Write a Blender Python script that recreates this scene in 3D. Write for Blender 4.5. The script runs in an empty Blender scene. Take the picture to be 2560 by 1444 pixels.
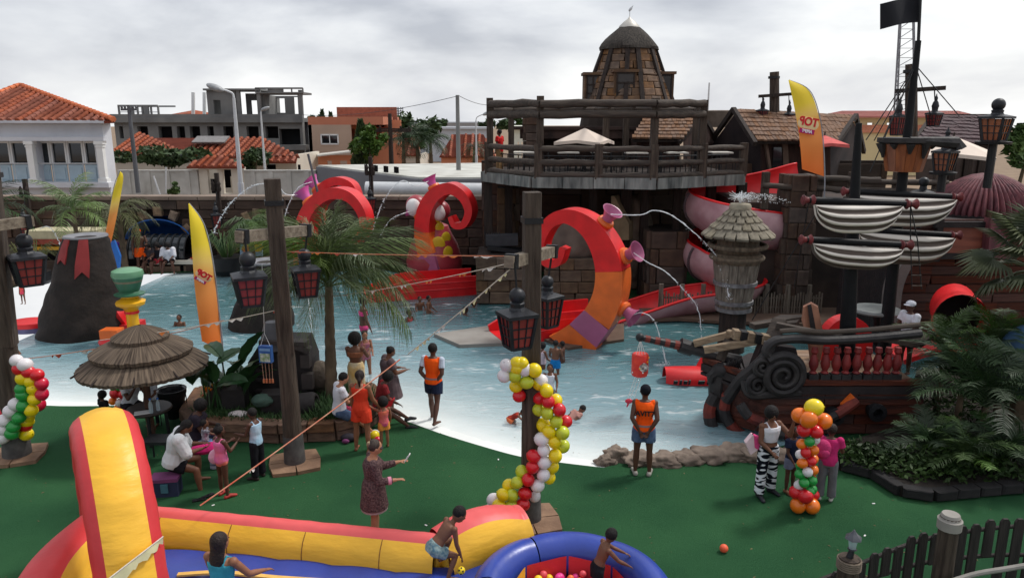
import bpy,bmesh,math,random
import numpy as np
from mathutils import Vector,Matrix,Quaternion,noise
random.seed(7)
SC=bpy.context.scene
COL=SC.collection
R=math.radians
# camera, sky, sun, exposure
F=1850.0
TH=math.atan(422/1850)
HC=6.5
cT,sT=math.cos(TH),math.sin(TH)
cam=bpy.data.cameras.new('camera');cam_o=bpy.data.objects.new('camera',cam);COL.objects.link(cam_o)
cam.sensor_width=36;cam.lens=F/2560*36;cam.clip_end=3000;cam.clip_start=.1
cam_o.location=(0,0,HC);cam_o.rotation_euler=(math.pi/2-TH,0,0)
SC.camera=cam_o
SC.view_settings.view_transform='Standard';SC.view_settings.look='None'
SC.view_settings.exposure=0.65;SC.view_settings.gamma=1;SC.view_settings.use_curve_mapping=False
SC.cycles.max_bounces=6;SC.cycles.transparent_max_bounces=12
SUN_EL,SUN_AZ=R(56),R(62)
w=bpy.data.worlds.new('World');SC.world=w;w.use_nodes=True
nt=w.node_tree;N=nt.nodes;L=nt.links
N.clear()
out=N.new('ShaderNodeOutputWorld')
sky=N.new('ShaderNodeTexSky');sky.sky_type='NISHITA';sky.sun_disc=False
sky.sun_elevation=SUN_EL;sky.sun_rotation=SUN_AZ;sky.air_density=1.2;sky.dust_density=2.5
bg1=N.new('ShaderNodeBackground');bg1 .inputs[1].default_value=.1;L.new(sky.outputs[0],bg1 .inputs[0])
tc=N.new('ShaderNodeTexCoord');sep=N.new('ShaderNodeSeparateXYZ');L.new(tc.outputs['Generated'],sep.inputs[0])
def wm(op,a,b=None,clamp=False):
 n=N.new('ShaderNodeMath');n.operation=op;n.use_clamp=clamp
 for i,q in enumerate((a,b)):
  if q is None:continue
  if isinstance(q,(int,float)):n.inputs[i].default_value=q
  else:L.new(q,n.inputs[i])
 return n.outputs[0]
cmb=N.new('ShaderNodeCombineXYZ');L.new(sep.outputs[0],cmb.inputs[0]);L.new(sep.outputs[1],cmb.inputs[1]);L.new(wm('MULTIPLY',sep.outputs[2],2.3),cmb.inputs[2])
n1=N.new('ShaderNodeTexNoise');n1 .inputs['Scale'].default_value=2.6;n1 .inputs['Detail'].default_value=7
n1 .inputs['Roughness'].default_value=.52;n1 .inputs['Distortion'].default_value=.35
mp=N.new('ShaderNodeMapping');mp.inputs['Location'].default_value=(3.1,7.3,2.0);mp.inputs['Scale'].default_value=(.85,1.0,1)
L.new(cmb.outputs[0],mp.inputs[0]);L.new(mp.outputs[0],n1 .inputs['Vector'])
sd=Vector((math.sin(SUN_AZ)*math.cos(SUN_EL),math.cos(SUN_AZ)*math.cos(SUN_EL),math.sin(SUN_EL)))
dp=N.new('ShaderNodeVectorMath');dp.operation='DOT_PRODUCT';L.new(tc.outputs['Generated'],dp.inputs[0]);dp.inputs[1].default_value=sd
glow=wm('MULTIPLY',wm('SUBTRACT',dp.outputs['Value'],.55),.62)
cf=wm('ADD',wm('SUBTRACT',wm('MULTIPLY',n1 .outputs[0],3.9),1.5),wm('MAXIMUM',wm('MULTIPLY',glow,1.5),-.25))
horiz=wm('SUBTRACT',1.0,wm('MULTIPLY',wm('MAXIMUM',sep.outputs[2],0.0),5.5),True)
cf=wm('ADD',cf,wm('MULTIPLY',horiz,.35),True)
ramp=N.new('ShaderNodeValToRGB');L.new(cf,ramp.inputs[0])
e=ramp.color_ramp.elements
e[0].position=0;e[0].color=(.345,.36,.40,1)
e[1].position=1;e[1].color=(.70,.706,.71,1)
q=e.new(.45);q.color=(.50,.513,.543,1)
q=e.new(.75);q.color=(.61,.62,.632,1)
bg2=N.new('ShaderNodeBackground');L.new(ramp.outputs[0],bg2 .inputs[0]);bg2 .inputs[1].default_value=1.0
mx=N.new('ShaderNodeMixShader');mx.inputs[0].default_value=.9
L.new(bg1 .outputs[0],mx.inputs[1]);L.new(bg2 .outputs[0],mx.inputs[2]);L.new(mx.outputs[0],out.inputs[0])
sl=bpy.data.lights.new('sun','SUN');sl.energy=1.5;sl.angle=R(10);sl.color=(1,.965,.91)
so=bpy.data.objects.new('sun',sl);COL.objects.link(so)
so.rotation_euler=(-sd).to_track_quat('-Z','Y').to_euler()
# where a photo pixel's line of sight meets the place
def ray(px,py):
 x=(px-1280)/F;y=(722-py)/F
 return Vector((x,cT+y*sT,-sT+y*cT))
def G(px,py,z=0.0):
 r=ray(px,py);t=(z-HC)/r.z
 return Vector((r.x*t,r.y*t,z))
def D(px,py,Y):
 r=ray(px,py);t=Y/r.y
 return Vector((r.x*t,Y,HC+r.z*t))
def mpp(p):
 return(p[1]*cT+(HC-p[2])*sT)/F
# materials
def lin(c):
 return tuple((x/255/12.92 if x/255<=.04045 else((x/255+.055)/1.055)**2.4)for x in c)
MATS={}
def mat(name,rgb,rough=.65,var=.18,scale=4.0,bump=.0,bscale=None,rnd=0.0,stretch=(1,1,1),spec=.35,metal=0.0,rgb2=None,detail=5,alpha=1.0,gain=1.0,coat=0.0,sss=0.0,emis=None):
 """Principled with noise-mottled colour, fine bump and an optional per-object random shade. rgb in 0..255 sRGB."""
 if name in MATS:return MATS[name]
 m=bpy.data.materials.new(name);m.use_nodes=True;MATS[name]=m
 nt=m.node_tree;nn=nt.nodes;ll=nt.links
 b=nn['Principled BSDF']
 c=[min(.9,x*gain)for x in lin(rgb)]
 c2=[min(.9,x*gain)for x in lin(rgb2)]if rgb2 else[x*(1+var)for x in c]
 c1=c if rgb2 else[x*(1-var)for x in c]
 tc=nn.new('ShaderNodeTexCoord');mp=nn.new('ShaderNodeMapping');mp.inputs['Scale'].default_value=stretch
 ll.new(tc.outputs['Object'],mp.inputs[0])
 n=nn.new('ShaderNodeTexNoise');n.inputs['Scale'].default_value=scale;n.inputs['Detail'].default_value=detail
 ll.new(mp.outputs[0],n.inputs['Vector'])
 oi=nn.new('ShaderNodeObjectInfo')
 rp=nn.new('ShaderNodeValToRGB');rp.color_ramp.elements[0].position=.32;rp.color_ramp.elements[1].position=.68
 rp.color_ramp.elements[0].color=(*c1,1);rp.color_ramp.elements[1].color=(*c2,1)
 ll.new(n.outputs[0],rp.inputs[0])
 src=rp.outputs[0]
 if rnd:
  hs=nn.new('ShaderNodeHueSaturation');ll.new(src,hs.inputs['Color'])
  mr=nn.new('ShaderNodeMapRange');mr.inputs[3].default_value=1-rnd;mr.inputs[4].default_value=1+rnd
  ll.new(oi.outputs['Random'],mr.inputs[0]);ll.new(mr.outputs[0],hs.inputs['Value'])
  mr2=nn.new('ShaderNodeMath');mr2 .operation='MULTIPLY_ADD';ll.new(oi.outputs['Random'],mr2 .inputs[0]);mr2 .inputs[1].default_value=17.3;mr2 .inputs[2].default_value=0
  fr=nn.new('ShaderNodeMath');fr.operation='FRACT';ll.new(mr2 .outputs[0],fr.inputs[0])
  ms=nn.new('ShaderNodeMapRange');ms.inputs[3].default_value=1-rnd;ms.inputs[4].default_value=1+rnd
  ll.new(fr.outputs[0],ms.inputs[0]);ll.new(ms.outputs[0],hs.inputs['Saturation'])
  src=hs.outputs[0]
 ll.new(src,b.inputs['Base Color'])
 b.inputs['Roughness'].default_value=rough;b.inputs['Metallic'].default_value=metal
 b.inputs['Specular IOR Level'].default_value=spec;b.inputs['Alpha'].default_value=alpha
 if coat:b.inputs['Coat Weight'].default_value=coat;b.inputs['Coat Roughness'].default_value=.15
 if sss:b.inputs['Subsurface Weight'].default_value=sss;b.inputs['Subsurface Radius'].default_value=(.02,.01,.006)
 if emis:b.inputs['Emission Color'].default_value=(*lin(emis[0]),1);b.inputs['Emission Strength'].default_value=emis[1]
 if bump:
  n2=nn.new('ShaderNodeTexNoise');n2 .inputs['Scale'].default_value=bscale or scale*4;n2 .inputs['Detail'].default_value=6
  ll.new(mp.outputs[0],n2 .inputs['Vector'])
  bp=nn.new('ShaderNodeBump');bp.inputs['Strength'].default_value=bump;bp.inputs['Distance'].default_value=.03
  ll.new(n2 .outputs[0],bp.inputs['Height']);ll.new(bp.outputs[0],b.inputs['Normal'])
 return m
# geometry helpers
ORG={}
def _axes(d,up=Vector((0,0,1))):
 d=d.normalized()
 if abs(d.dot(up))>.98:up=Vector((0,1,0))
 a=d.cross(up).normalized();return a,a.cross(d).normalized()
class MB:
 def __init__(s):s.v=[];s.f=[];s.m=[];s.cur=0
 def add(s,vs,fs,mi=None):
  o=len(s.v);s.v+=[Vector(v)for v in vs]
  for f in fs:s.f.append([o+i for i in f]);s.m.append(s.cur if mi is None else mi)
 def box(s,c,size,rz=0.0,rot=None,mi=None,taper=1.0):
  x,y,z=size[0]/2,size[1]/2,size[2]/2;c=Vector(c)
  rot=rot or Matrix.Rotation(rz,3,'Z');t=taper
  vs=[(-x,-y,-z),(x,-y,-z),(x,y,-z),(-x,y,-z),(-x*t,-y*t,z),(x*t,-y*t,z),(x*t,y*t,z),(-x*t,y*t,z)]
  s.add([c+rot@Vector(v)for v in vs],[(0,3,2,1),(4,5,6,7),(0,1,5,4),(1,2,6,5),(2,3,7,6),(3,0,4,7)],mi)
  return s
 def beam(s,p0,p1,w,h,up=Vector((0,0,1)),mi=None,roll=0.0):
  p0,p1=Vector(p0),Vector(p1);a,u=_axes(p1-p0,up)
  if roll:
   q=Quaternion((p1-p0).normalized(),roll);a=q@a;u=q@u
  vs=[]
  for p in(p0,p1):
   vs+=[p-a*w/2-u*h/2,p+a*w/2-u*h/2,p+a*w/2+u*h/2,p-a*w/2+u*h/2]
  s.add(vs,[(0,1,2,3),(7,6,5,4),(0,4,5,1),(1,5,6,2),(2,6,7,3),(3,7,4,0)],mi);return s
 def tube(s,pts,r,n=8,cap=True,closed=False,mi=None,flat=1.0,up=None,jag=0.0):
  pts=[Vector(p)for p in pts];k=len(pts)
  rs=list(r)if isinstance(r,(list,tuple))else[r]*k
  a=None;rows=[]
  for i,p in enumerate(pts):
   d=(pts[(i+1)%k]-pts[i-1])if closed else(pts[min(i+1,k-1)]-pts[max(i-1,0)])
   if d.length<1e-9:d=Vector((0,0,1))
   d.normalize()
   if a is None:
    a,u=_axes(d,up or Vector((0,0,1)))
   else:
    a=(a-d*a.dot(d))
    a=a.normalized()if a.length>1e-6 else _axes(d)[0]
   u=a.cross(d).normalized()
   rows.append([p+(a*math.cos(t)+u*math.sin(t)*flat)*rs[i]*(1+random.uniform(-jag,jag))for t in(2*math.pi*j/n for j in range(n))])
  o=[v for row in rows for v in row];fs=[]
  kk=k if closed else k-1
  for i in range(kk):
   for j in range(n):
    i2=(i+1)%k;fs.append((i*n+j,i*n+(j+1)%n,i2*n+(j+1)%n,i2*n+j))
  if cap and not closed:fs+=[tuple(range(n-1,-1,-1)),tuple((k-1)*n+j for j in range(n))]
  s.add(o,fs,mi);return s
 def lathe(s,c,prof,n=16,mi=None,rot=None,flat=1.0,cap=True,jag=None):
  c=Vector(c);rot=rot or Matrix.Identity(3);o=[];fs=[];k=len(prof)
  for i,(r,z)in enumerate(prof):
   for j in range(n):
    t=2*math.pi*j/n;rr=r*(jag(i,j)if jag else 1)
    o.append(c+rot@Vector((rr*math.cos(t),rr*math.sin(t)*flat,z)))
  for i in range(k-1):
   for j in range(n):fs.append((i*n+j,i*n+(j+1)%n,(i+1)*n+(j+1)%n,(i+1)*n+j))
  if cap:fs+=[tuple(range(n-1,-1,-1)),tuple((k-1)*n+j for j in range(n))]
  s.add(o,fs,mi);return s
 def ell(s,c,r,n=12,m=8,rot=None,mi=None):
  if isinstance(r,(int,float)):r=(r,r,r)
  prof=[(math.sin(math.pi*i/m),-math.cos(math.pi*i/m))for i in range(m+1)]
  prof[0]=(.02,-1);prof[-1]=(.02,1)
  c=Vector(c);rot=rot or Matrix.Identity(3);o=[];fs=[]
  for(q,z)in prof:
   for j in range(n):
    t=2*math.pi*j/n;o.append(c+rot@Vector((q*math.cos(t)*r[0],q*math.sin(t)*r[1],z*r[2])))
  for i in range(m):
   for j in range(n):fs.append((i*n+j,i*n+(j+1)%n,(i+1)*n+(j+1)%n,(i+1)*n+j))
  fs+=[tuple(range(n-1,-1,-1)),tuple(m*n+j for j in range(n))]
  s.add(o,fs,mi);return s
 def prism(s,poly,ext,mi=None):
  poly=[Vector(p)for p in poly];ext=Vector(ext);k=len(poly)
  fs=[tuple(range(k)),tuple(range(2*k-1,k-1,-1))]+[(i,i+k,(i+1)%k+k,(i+1)%k)for i in range(k)]
  s.add(poly+[p+ext for p in poly],fs,mi);return s
 def sheet(s,rows,mi=None,thick=None):
  """grid of points; thick gives it a back side"""
  n=len(rows[0]);k=len(rows);o=[Vector(p)for r_ in rows for p in r_]
  fs=[(i*n+j,i*n+j+1,(i+1)*n+j+1,(i+1)*n+j)for i in range(k-1)for j in range(n-1)]
  if thick is not None:
   t=Vector(thick);b=len(o);o+=[p+t for p in o[:b]]
   fs+=[tuple(b+x for x in reversed(f))for f in list(fs)]
   rim=[i for i in range(n)]+[i*n+n-1 for i in range(1,k)]+[(k-1)*n+j for j in range(n-2,-1,-1)]+[i*n for i in range(k-2,0,-1)]
   fs+=[(rim[i],rim[(i+1)%len(rim)],b+rim[(i+1)%len(rim)],b+rim[i])for i in range(len(rim))]
  s.add(o,fs,mi);return s
 def ribbon(s,pts,B,ws,ts,mis=(0,0,0,0),cap=True):
  """rectangular section swept along pts; B = sideways axis, ws widths along B, ts thickness across"""
  pts=[Vector(p)for p in pts];k=len(pts);B=Vector(B).normalized();o=[]
  for i,p in enumerate(pts):
   d=(pts[min(i+1,k-1)]-pts[max(i-1,0)]).normalized();nn=B.cross(d).normalized()
   w=ws[i]/2;t=ts[i]/2
   o+=[p-B*w-nn*t,p+B*w-nn*t,p+B*w+nn*t,p-B*w+nn*t]
  base=len(s.v);s.v+=o
  for i in range(k-1):
   for j in range(4):
    s.f.append([base+i*4+j,base+i*4+(j+1)%4,base+i*4+4+(j+1)%4,base+i*4+4+j])
    mj=mis[j];s.m.append(mj(i/(k-1))if callable(mj)else mj)
  if cap:
   m0=mis[0]
   for q,tt in((0,0),(k-1,1)):
    s.f.append([base+q*4+j for j in range(4)]);s.m.append(m0(tt)if callable(m0)else m0)
  return s
 def mesh(s,name,mats,off=Vector((0,0,0)),smooth=35):
  me=bpy.data.meshes.new(name)
  me.from_pydata([tuple(v-off)for v in s.v],[],s.f)
  for m in(mats if isinstance(mats,(list,tuple))else[mats]):me.materials.append(m)
  me.polygons.foreach_set('material_index',s.m)
  if smooth:
   me.polygons.foreach_set('use_smooth',[True]*len(s.f))
   if smooth<180:me.set_sharp_from_angle(angle=R(smooth))
  me.update();return me
 def build(s,name,mats,parent=None,local=False,base=None,smooth=35,kind=None,label=None):
  if parent is not None:off=Vector((0,0,0))if local else ORG.get(parent.name,Vector((0,0,0)))
  else:
   if base is None:
    xs=[v.x for v in s.v];ys=[v.y for v in s.v];zs=[v.z for v in s.v]
    base=((min(xs)+max(xs))/2,(min(ys)+max(ys))/2,min(zs))
   off=Vector(base)
  o=bpy.data.objects.new(name,s.mesh(name,mats,off,smooth));COL.objects.link(o)
  if parent is not None:o.parent=parent;ORG[o.name]=Vector((0,0,0))if local else off
  else:o.location=off;ORG[o.name]=off
  if kind:o['kind']=kind
  if label:o['label']=label
  return o
def tag(o,label=None,cat=None,group=None,kind=None):
 for k,v in(('label',label),('category',cat),('group',group),('kind',kind)):
  if v:o[k]=v
 return o
def thing(name,label,cat,loc=(0,0,0),rz=0.0,group=None,kind=None):
 o=bpy.data.objects.new(name,None);COL.objects.link(o);o.location=loc;o.rotation_euler=(0,0,rz)
 o.empty_display_size=.2;ORG[o.name]=Vector(loc)
 return tag(o,label,cat,group,kind)
def piece(name,me,parent,loc,rot=None,scale=None,label=None):
 """one alike piece (shared mesh), placed in the parent's space; loc in world coordinates"""
 o=bpy.data.objects.new(name,me);COL.objects.link(o);o.parent=parent
 o.location=Vector(loc)-ORG.get(parent.name,Vector((0,0,0)))
 if rot is not None:
  o.rotation_mode='QUATERNION';o.rotation_quaternion=rot.to_quaternion()if isinstance(rot,Matrix)else rot
 if scale is not None:o.scale=scale
 if label:o['label']=label
 ORG[o.name]=Vector(loc)
 return o
def copy_tree(o,parent=None,loc=None,rz=None,label=None):
 c=o.copy();COL.objects.link(c)
 if parent is not None:c.parent=parent
 if loc is not None:c.location=loc;ORG[c.name]=Vector(loc)
 if rz is not None:c.rotation_euler=(0,0,rz)
 if label:c['label']=label
 for ch in o.children:copy_tree(ch,c)
 return c
_um={}
def unit_block(m,bev=.06,wob=.0,seed=0):
 """a block of size 1 with chamfered front edges, for stones, planks, shingles"""
 key=(m.name,bev,wob,seed)
 if key in _um:return _um[key]
 rr=random.Random(seed);b=MB();h=.5;g=.5-bev
 j=lambda:rr.uniform(-wob,wob)
 back=[(-h+j(),h,-h+j()),(h+j(),h,-h+j()),(h+j(),h,h+j()),(-h+j(),h,h+j())]
 mid=[(x,-g+.0,z)for(x,y,z)in back]
 fr=[(x*g/h,-h+j()*.5,z*g/h)for(x,y,z)in back]
 fs=[(3,2,1,0)]+[(i,(i+1)%4,4+(i+1)%4,4+i)for i in range(4)]+[(4+i,4+(i+1)%4,8+(i+1)%4,8+i)for i in range(4)]+[(8,9,10,11)]
 b.add(back+mid+fr,fs)
 _um[key]=b.mesh(m.name+'_block',m,smooth=0);return _um[key]
def frame_rot(x,y,z):
 return Matrix((Vector(x),Vector(y),Vector(z))).transposed()
def stone_courses(parent,name,m,o,u,width,height,rows,lmin,lmax,depth=.18,skip=None,gap=.025,nrm=None,limit=300,seed=3,v=None):
 """blocks laid in courses on the plane through o spanned by u (along) and v (up); nrm points to the viewer"""
 rr=random.Random(seed);u=Vector(u).normalized();v=Vector(v or(0,0,1)).normalized();nrm=Vector(nrm).normalized()if nrm else-u.cross(v)
 rot=frame_rot(u,-nrm,v);hh=height/rows;cnt=0
 for i in range(rows):
  x=-rr.uniform(0,lmin)
  while x<width:
   l=rr.uniform(lmin,lmax);x0,x1=max(x,0),min(x+l,width);x+=l
   if x1-x0<.08:continue
   c=o+u*(x0+x1)/2+v*(i+.5)*hh
   if skip and skip(c):continue
   if cnt>=limit:return
   d=depth*rr.uniform(.8,1.25)
   piece(name,unit_block(m,.07,.03,rr.randint(0,5)),parent,c+nrm*(d/2-depth*.4),rot,(x1-x0-gap,d,hh-gap));cnt+=1
def poly_sheet(loops,z,name,m,kind='structure'):
 cu=bpy.data.curves.new(name,'CURVE');cu.dimensions='2D';cu.fill_mode='BOTH'
 for lp in loops:
  sp=cu.splines.new('POLY');sp.points.add(len(lp)-1);sp.use_cyclic_u=True
  for p,q in zip(sp.points,lp):p.co=(q[0],q[1],0,1)
 t=bpy.data.objects.new('tmp',cu);COL.objects.link(t)
 me=bpy.data.meshes.new_from_object(t.evaluated_get(bpy.context.evaluated_depsgraph_get()))
 bpy.data.objects.remove(t);me.name=name
 me.materials.clear();me.materials.append(m)
 o=bpy.data.objects.new(name,me);COL.objects.link(o);o.location=(0,0,z);o['kind']=kind;ORG[o.name]=Vector((0,0,z))
 return o
def smooth_path(pts,n=6,closed=False):
 pts=[Vector(p)for p in pts];out=[];k=len(pts)
 for i in range(k if closed else k-1):
  p0,p1,p2,p3=(pts[(i+j)%k]if closed else pts[max(0,min(k-1,i+j))]for j in(-1,0,1,2))
  for t in(x/n for x in range(n)):
   out.append(.5*((2*p1)+(p2-p0)*t+(2*p0-5*p1+4*p2-p3)*t*t+(3*p1-p0-3*p2+p3)*t**3))
 if not closed:out.append(pts[-1])
 return out
def text_mesh(s,size,name,m,depth=.004,mirror=False,bold=0.0):
 cu=bpy.data.curves.new(name,'FONT');cu.body=s;cu.size=size;cu.extrude=depth;cu.align_x='CENTER';cu.align_y='CENTER';cu.offset=bold
 t=bpy.data.objects.new('tmp',cu);COL.objects.link(t)
 me=bpy.data.meshes.new_from_object(t.evaluated_get(bpy.context.evaluated_depsgraph_get()))
 bpy.data.objects.remove(t);me.name=name;me.materials.clear();me.materials.append(m)
 if mirror:
  me.transform(Matrix.Scale(-1,4,(1,0,0)));me.flip_normals()
 return me
# common materials
turf_m=mat('turf_green',(50,92,58),.9,rgb2=(33,72,46),scale=.45,detail=9,bump=.9,bscale=160,spec=.12,gain=1.22)
soil_m=mat('dusty_ground',(132,112,92),.95,scale=.6,bump=.3)
paving_m=mat('brown_paving',(98,80,68),.85,scale=2.5,bump=.4,bscale=30)
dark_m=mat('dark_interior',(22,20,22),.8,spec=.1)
black_m=mat('black_metal',(28,29,32),.45,bump=.25,bscale=40,scale=14)
timber_m=mat('weathered_timber',(88,76,66),.8,rgb2=(50,40,34),scale=3,stretch=(6,6,.5),bump=.8,bscale=10)
timber_h=mat('weathered_rail',(84,74,66),.8,rgb2=(56,49,45),scale=2,stretch=(.5,6,6),bump=.6,bscale=9,gain=1.05)
timber_dk=mat('dark_timber',(62,50,44),.8,rgb2=(34,27,25),scale=3,stretch=(5,5,.6),bump=.7,bscale=10,gain=.9)
grey_wood=mat('silvery_wood',(136,128,116),.85,rgb2=(84,76,68),scale=3,stretch=(5,5,.5),bump=.7,bscale=10)
stone_m=mat('brown_stone',(104,86,74),.85,rgb2=(74,60,54),scale=1.2,bump=.6,bscale=7,rnd=.26,gain=.8)
sand_m=mat('sandstone',(122,102,82),.85,rgb2=(90,72,60),scale=1.6,bump=.5,bscale=8,rnd=.24,gain=.72)
mortar_m=mat('dark_mortar',(50,41,36),.95,scale=3,bump=.6,bscale=20)
red_m=mat('red_plastic',(214,34,38),.36,var=.14,scale=2.2,detail=8,spec=.45,bump=.06,bscale=3)
orange_m=mat('orange_plastic',(222,104,40),.38,var=.15,scale=2.2,detail=8,spec=.45,bump=.06,bscale=3)
yellow_m=mat('yellow_plastic',(240,178,32),.35,var=.08,scale=1.2,spec=.5)
mauve_m=mat('mauve_plastic',(168,92,128),.35,var=.1,scale=1.5,spec=.5)
pink_m=mat('pink_plastic',(196,96,168),.35,var=.08,scale=1.5,spec=.5)
white_m=mat('white_paint',(224,224,222),.6,var=.05,scale=1.2)
glass_m=mat('dark_glass',(30,36,40),.06,var=.3,scale=.5,spec=.8)
conc_m=mat('raw_concrete',(142,142,140),.9,rgb2=(108,108,108),scale=.35,bump=.2,gain=.85)
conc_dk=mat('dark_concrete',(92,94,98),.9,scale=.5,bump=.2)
steel_m=mat('galvanised_steel',(196,198,200),.45,var=.06,metal=.3)
terra_m=mat('terracotta',(182,104,76),.85,rgb2=(146,78,58),scale=1.6,bump=.4,rnd=.1,gain=.72)
terra_u=mat('terracotta_under',(120,56,40),.9,scale=1)
# ground, pool, water
shore=[(-700,1000),(-250,1001),(0,1006),(150,1014),(320,1012),(520,1004),(700,1000),(870,1012),(1000,1047),(1100,1082),(1200,1113),(1300,1140),(1400,1155),(1510,1168)]
rest=[(1570,1150),(1720,1140),(1900,1125),(2300,1040),(2450,830),(2000,815),(1800,808),(1700,801),(1600,806),(1500,800),(1340,745),(1190,722),(1190,640),(1000,640),(900,660),(760,668)]
back=[(560,678),(340,686),(150,700),(60,712),(-20,730),(-300,775),(-700,830)]
def gpts(l):return[G(*p)for p in l]
pool=smooth_path(gpts(shore),4)+gpts(rest)+smooth_path(gpts(back),4)
P2=[(p.x,p.y)for p in pool]
poly_sheet([[(-400,-60),(400,-60),(400,900),(-400,900)],P2],-.012,'ground',soil_m)
turf_out=[(-20,1),(20,1),(20,34),(-20,34)]
poly_sheet([turf_out,P2],0,'turf',turf_m)
nsh=smooth_path(gpts(shore),4);bsh=smooth_path(gpts(back),4)
def dist_line(P,line):
 d=np.full(len(P),1e9)
 for a,b in zip(line[:-1],line[1:]):
  a=np.array([a.x,a.y]);b=np.array([b.x,b.y]);ab=b-a
  t=np.clip(((P-a)@ab)/(ab@ab),0,1)
  d=np.minimum(d,np.linalg.norm(P-(a+t[:,None]*ab),axis=1))
 return d
gx=np.arange(-15,14.01,.25);gy=np.arange(11.5,37.1,.25)
XX,YY=np.meshgrid(gx,gy);PP=np.stack([XX.ravel(),YY.ravel()],1)
dn=dist_line(PP,nsh);db=dist_line(PP,bsh)
wig=np.array([noise.noise(Vector((x*.35,y*.35,0)))for x,y in PP])
dep=np.minimum(np.minimum(np.maximum(dn-.15,0.0)*.062,np.maximum(db+.5,0)*.11),.62)
dep=np.clip(dep,.002,None)
def grid_obj(name,z,m,attr=None):
 ny,nx=XX.shape
 vs=[(float(x),float(y),float(q))for(x,y),q in zip(PP,z)]
 fs=[(i*nx+j,i*nx+j+1,(i+1)*nx+j+1,(i+1)*nx+j)for i in range(ny-1)for j in range(nx-1)]
 me=bpy.data.meshes.new(name);me.from_pydata(vs,[],fs);me.materials.append(m)
 if attr is not None:
  a=me.attributes.new('depth','FLOAT','POINT');a.data.foreach_set('value',attr.astype(np.float32))
 me.polygons.foreach_set('use_smooth',[True]*len(fs))
 o=bpy.data.objects.new(name,me);COL.objects.link(o);o['kind']='structure';return o
floor_m=mat('white_pool_floor',(232,235,232),.6,var=.05,scale=.8,spec=.3)
grid_obj('pool_floor',-.03-dep,floor_m)
wmt=bpy.data.materials.new('pool_water');wmt.use_nodes=True
nn=wmt.node_tree.nodes;ll=wmt.node_tree.links;b=nn['Principled BSDF']
at=nn.new('ShaderNodeAttribute');at.attribute_name='depth'
tcn=nn.new('ShaderNodeTexCoord')
def noise_n(scale,stretch=(1,1,1),detail=4,dist=0.0):
 mp=nn.new('ShaderNodeMapping');mp.inputs['Scale'].default_value=stretch;ll.new(tcn.outputs['Object'],mp.inputs[0])
 n=nn.new('ShaderNodeTexNoise');n.inputs['Scale'].default_value=scale;n.inputs['Detail'].default_value=detail;n.inputs['Distortion'].default_value=dist
 ll.new(mp.outputs[0],n.inputs['Vector']);return n.outputs[0]
def mth(op,a,b=0.0,clamp=False):
 n=nn.new('ShaderNodeMath');n.operation=op;n.use_clamp=clamp
 for i,q in enumerate((a,b)):
  if isinstance(q,(int,float)):n.inputs[i].default_value=q
  else:ll.new(q,n.inputs[i])
 return n.outputs[0]
lap=noise_n(1.1,(.55,1.5,1),5,.6);rip=noise_n(4.2,(.6,1.25,1),5,.5);fine=noise_n(13,(.7,1.2,1),3,.3)
dd=mth('ADD',at.outputs['Fac'],mth('MULTIPLY',mth('SUBTRACT',lap,.5),mth('MULTIPLY',at.outputs['Fac'],.9)))
al=mth('SUBTRACT',1.0,mth('POWER',2.718,mth('MULTIPLY',dd,-7.5)),True)
fo=nn.new('ShaderNodeValToRGB');fo.color_ramp.elements[0].position=.565;fo.color_ramp.elements[1].position=.66
fo.color_ramp.elements[0].color=(0,0,0,1);fo.color_ramp.elements[1].color=(1,1,1,1)
ll.new(mth('MULTIPLY',mth('ADD',rip,lap),.5),fo.inputs[0])
cr=nn.new('ShaderNodeValToRGB');ll.new(at.outputs['Fac'],cr.inputs[0])
ce=cr.color_ramp.elements;ce[0].position=.0;ce[0].color=(.46,.60,.65,1);ce[1].position=.58;ce[1].color=(.065,.16,.175,1)
qq=ce.new(.2);qq.color=(.22,.37,.42,1);qq=ce.new(.4);qq.color=(.12,.245,.275,1)
mxc=nn.new('ShaderNodeMix');mxc.data_type='RGBA';ll.new(mth('MULTIPLY',fo.outputs[0],.62),mxc.inputs[0]);ll.new(cr.outputs[0],mxc.inputs[6]);mxc.inputs[7].default_value=(.75,.8,.82,1)
ll.new(mxc.outputs[2],b.inputs['Base Color']);ll.new(mth('MINIMUM',mth('MULTIPLY',al,.96),.96),b.inputs['Alpha'])
b.inputs['Roughness'].default_value=.07;b.inputs['IOR'].default_value=1.33
bp=nn.new('ShaderNodeBump');bp.inputs['Strength'].default_value=.62;bp.inputs['Distance'].default_value=.12
hgt=mth('ADD',mth('MULTIPLY',lap,.9),mth('ADD',mth('MULTIPLY',rip,.75),mth('MULTIPLY',fine,.16)))
ll.new(hgt,bp.inputs['Height']);ll.new(bp.outputs[0],b.inputs['Normal'])
grid_obj('water',np.full(len(PP),-.042),wmt,dep)
WZ=-.042
fl_m=MB();rr=random.Random(77)
for i in range(420):
 x,y=rr.uniform(-9,9),rr.uniform(8,15.5);a=rr.uniform(0,6.28);l=rr.uniform(.012,.035);d=Vector((math.cos(a),math.sin(a),0));n_=Vector((-d.y,d.x,0));p=Vector((x,y,.006))
 if y>15.2-abs(x)*.12 and x>-2:continue
 fl_m.add([p-d*l,p+n_*l*.4+Vector((0,0,.008)),p+d*l,p-n_*l*.4+Vector((0,0,.004))],[(0,1,2,3)])
tag(fl_m.build('fallen_leaves',mat('dry_leaf',(128,122,84),.8,rgb2=(84,72,50),scale=2),smooth=0,base=(0,11,0)),'tiny dry leaf flecks scattered over the green turf','leaves',kind='stuff')
def zz_(py,Y):return D(1280,py,Y).z
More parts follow.
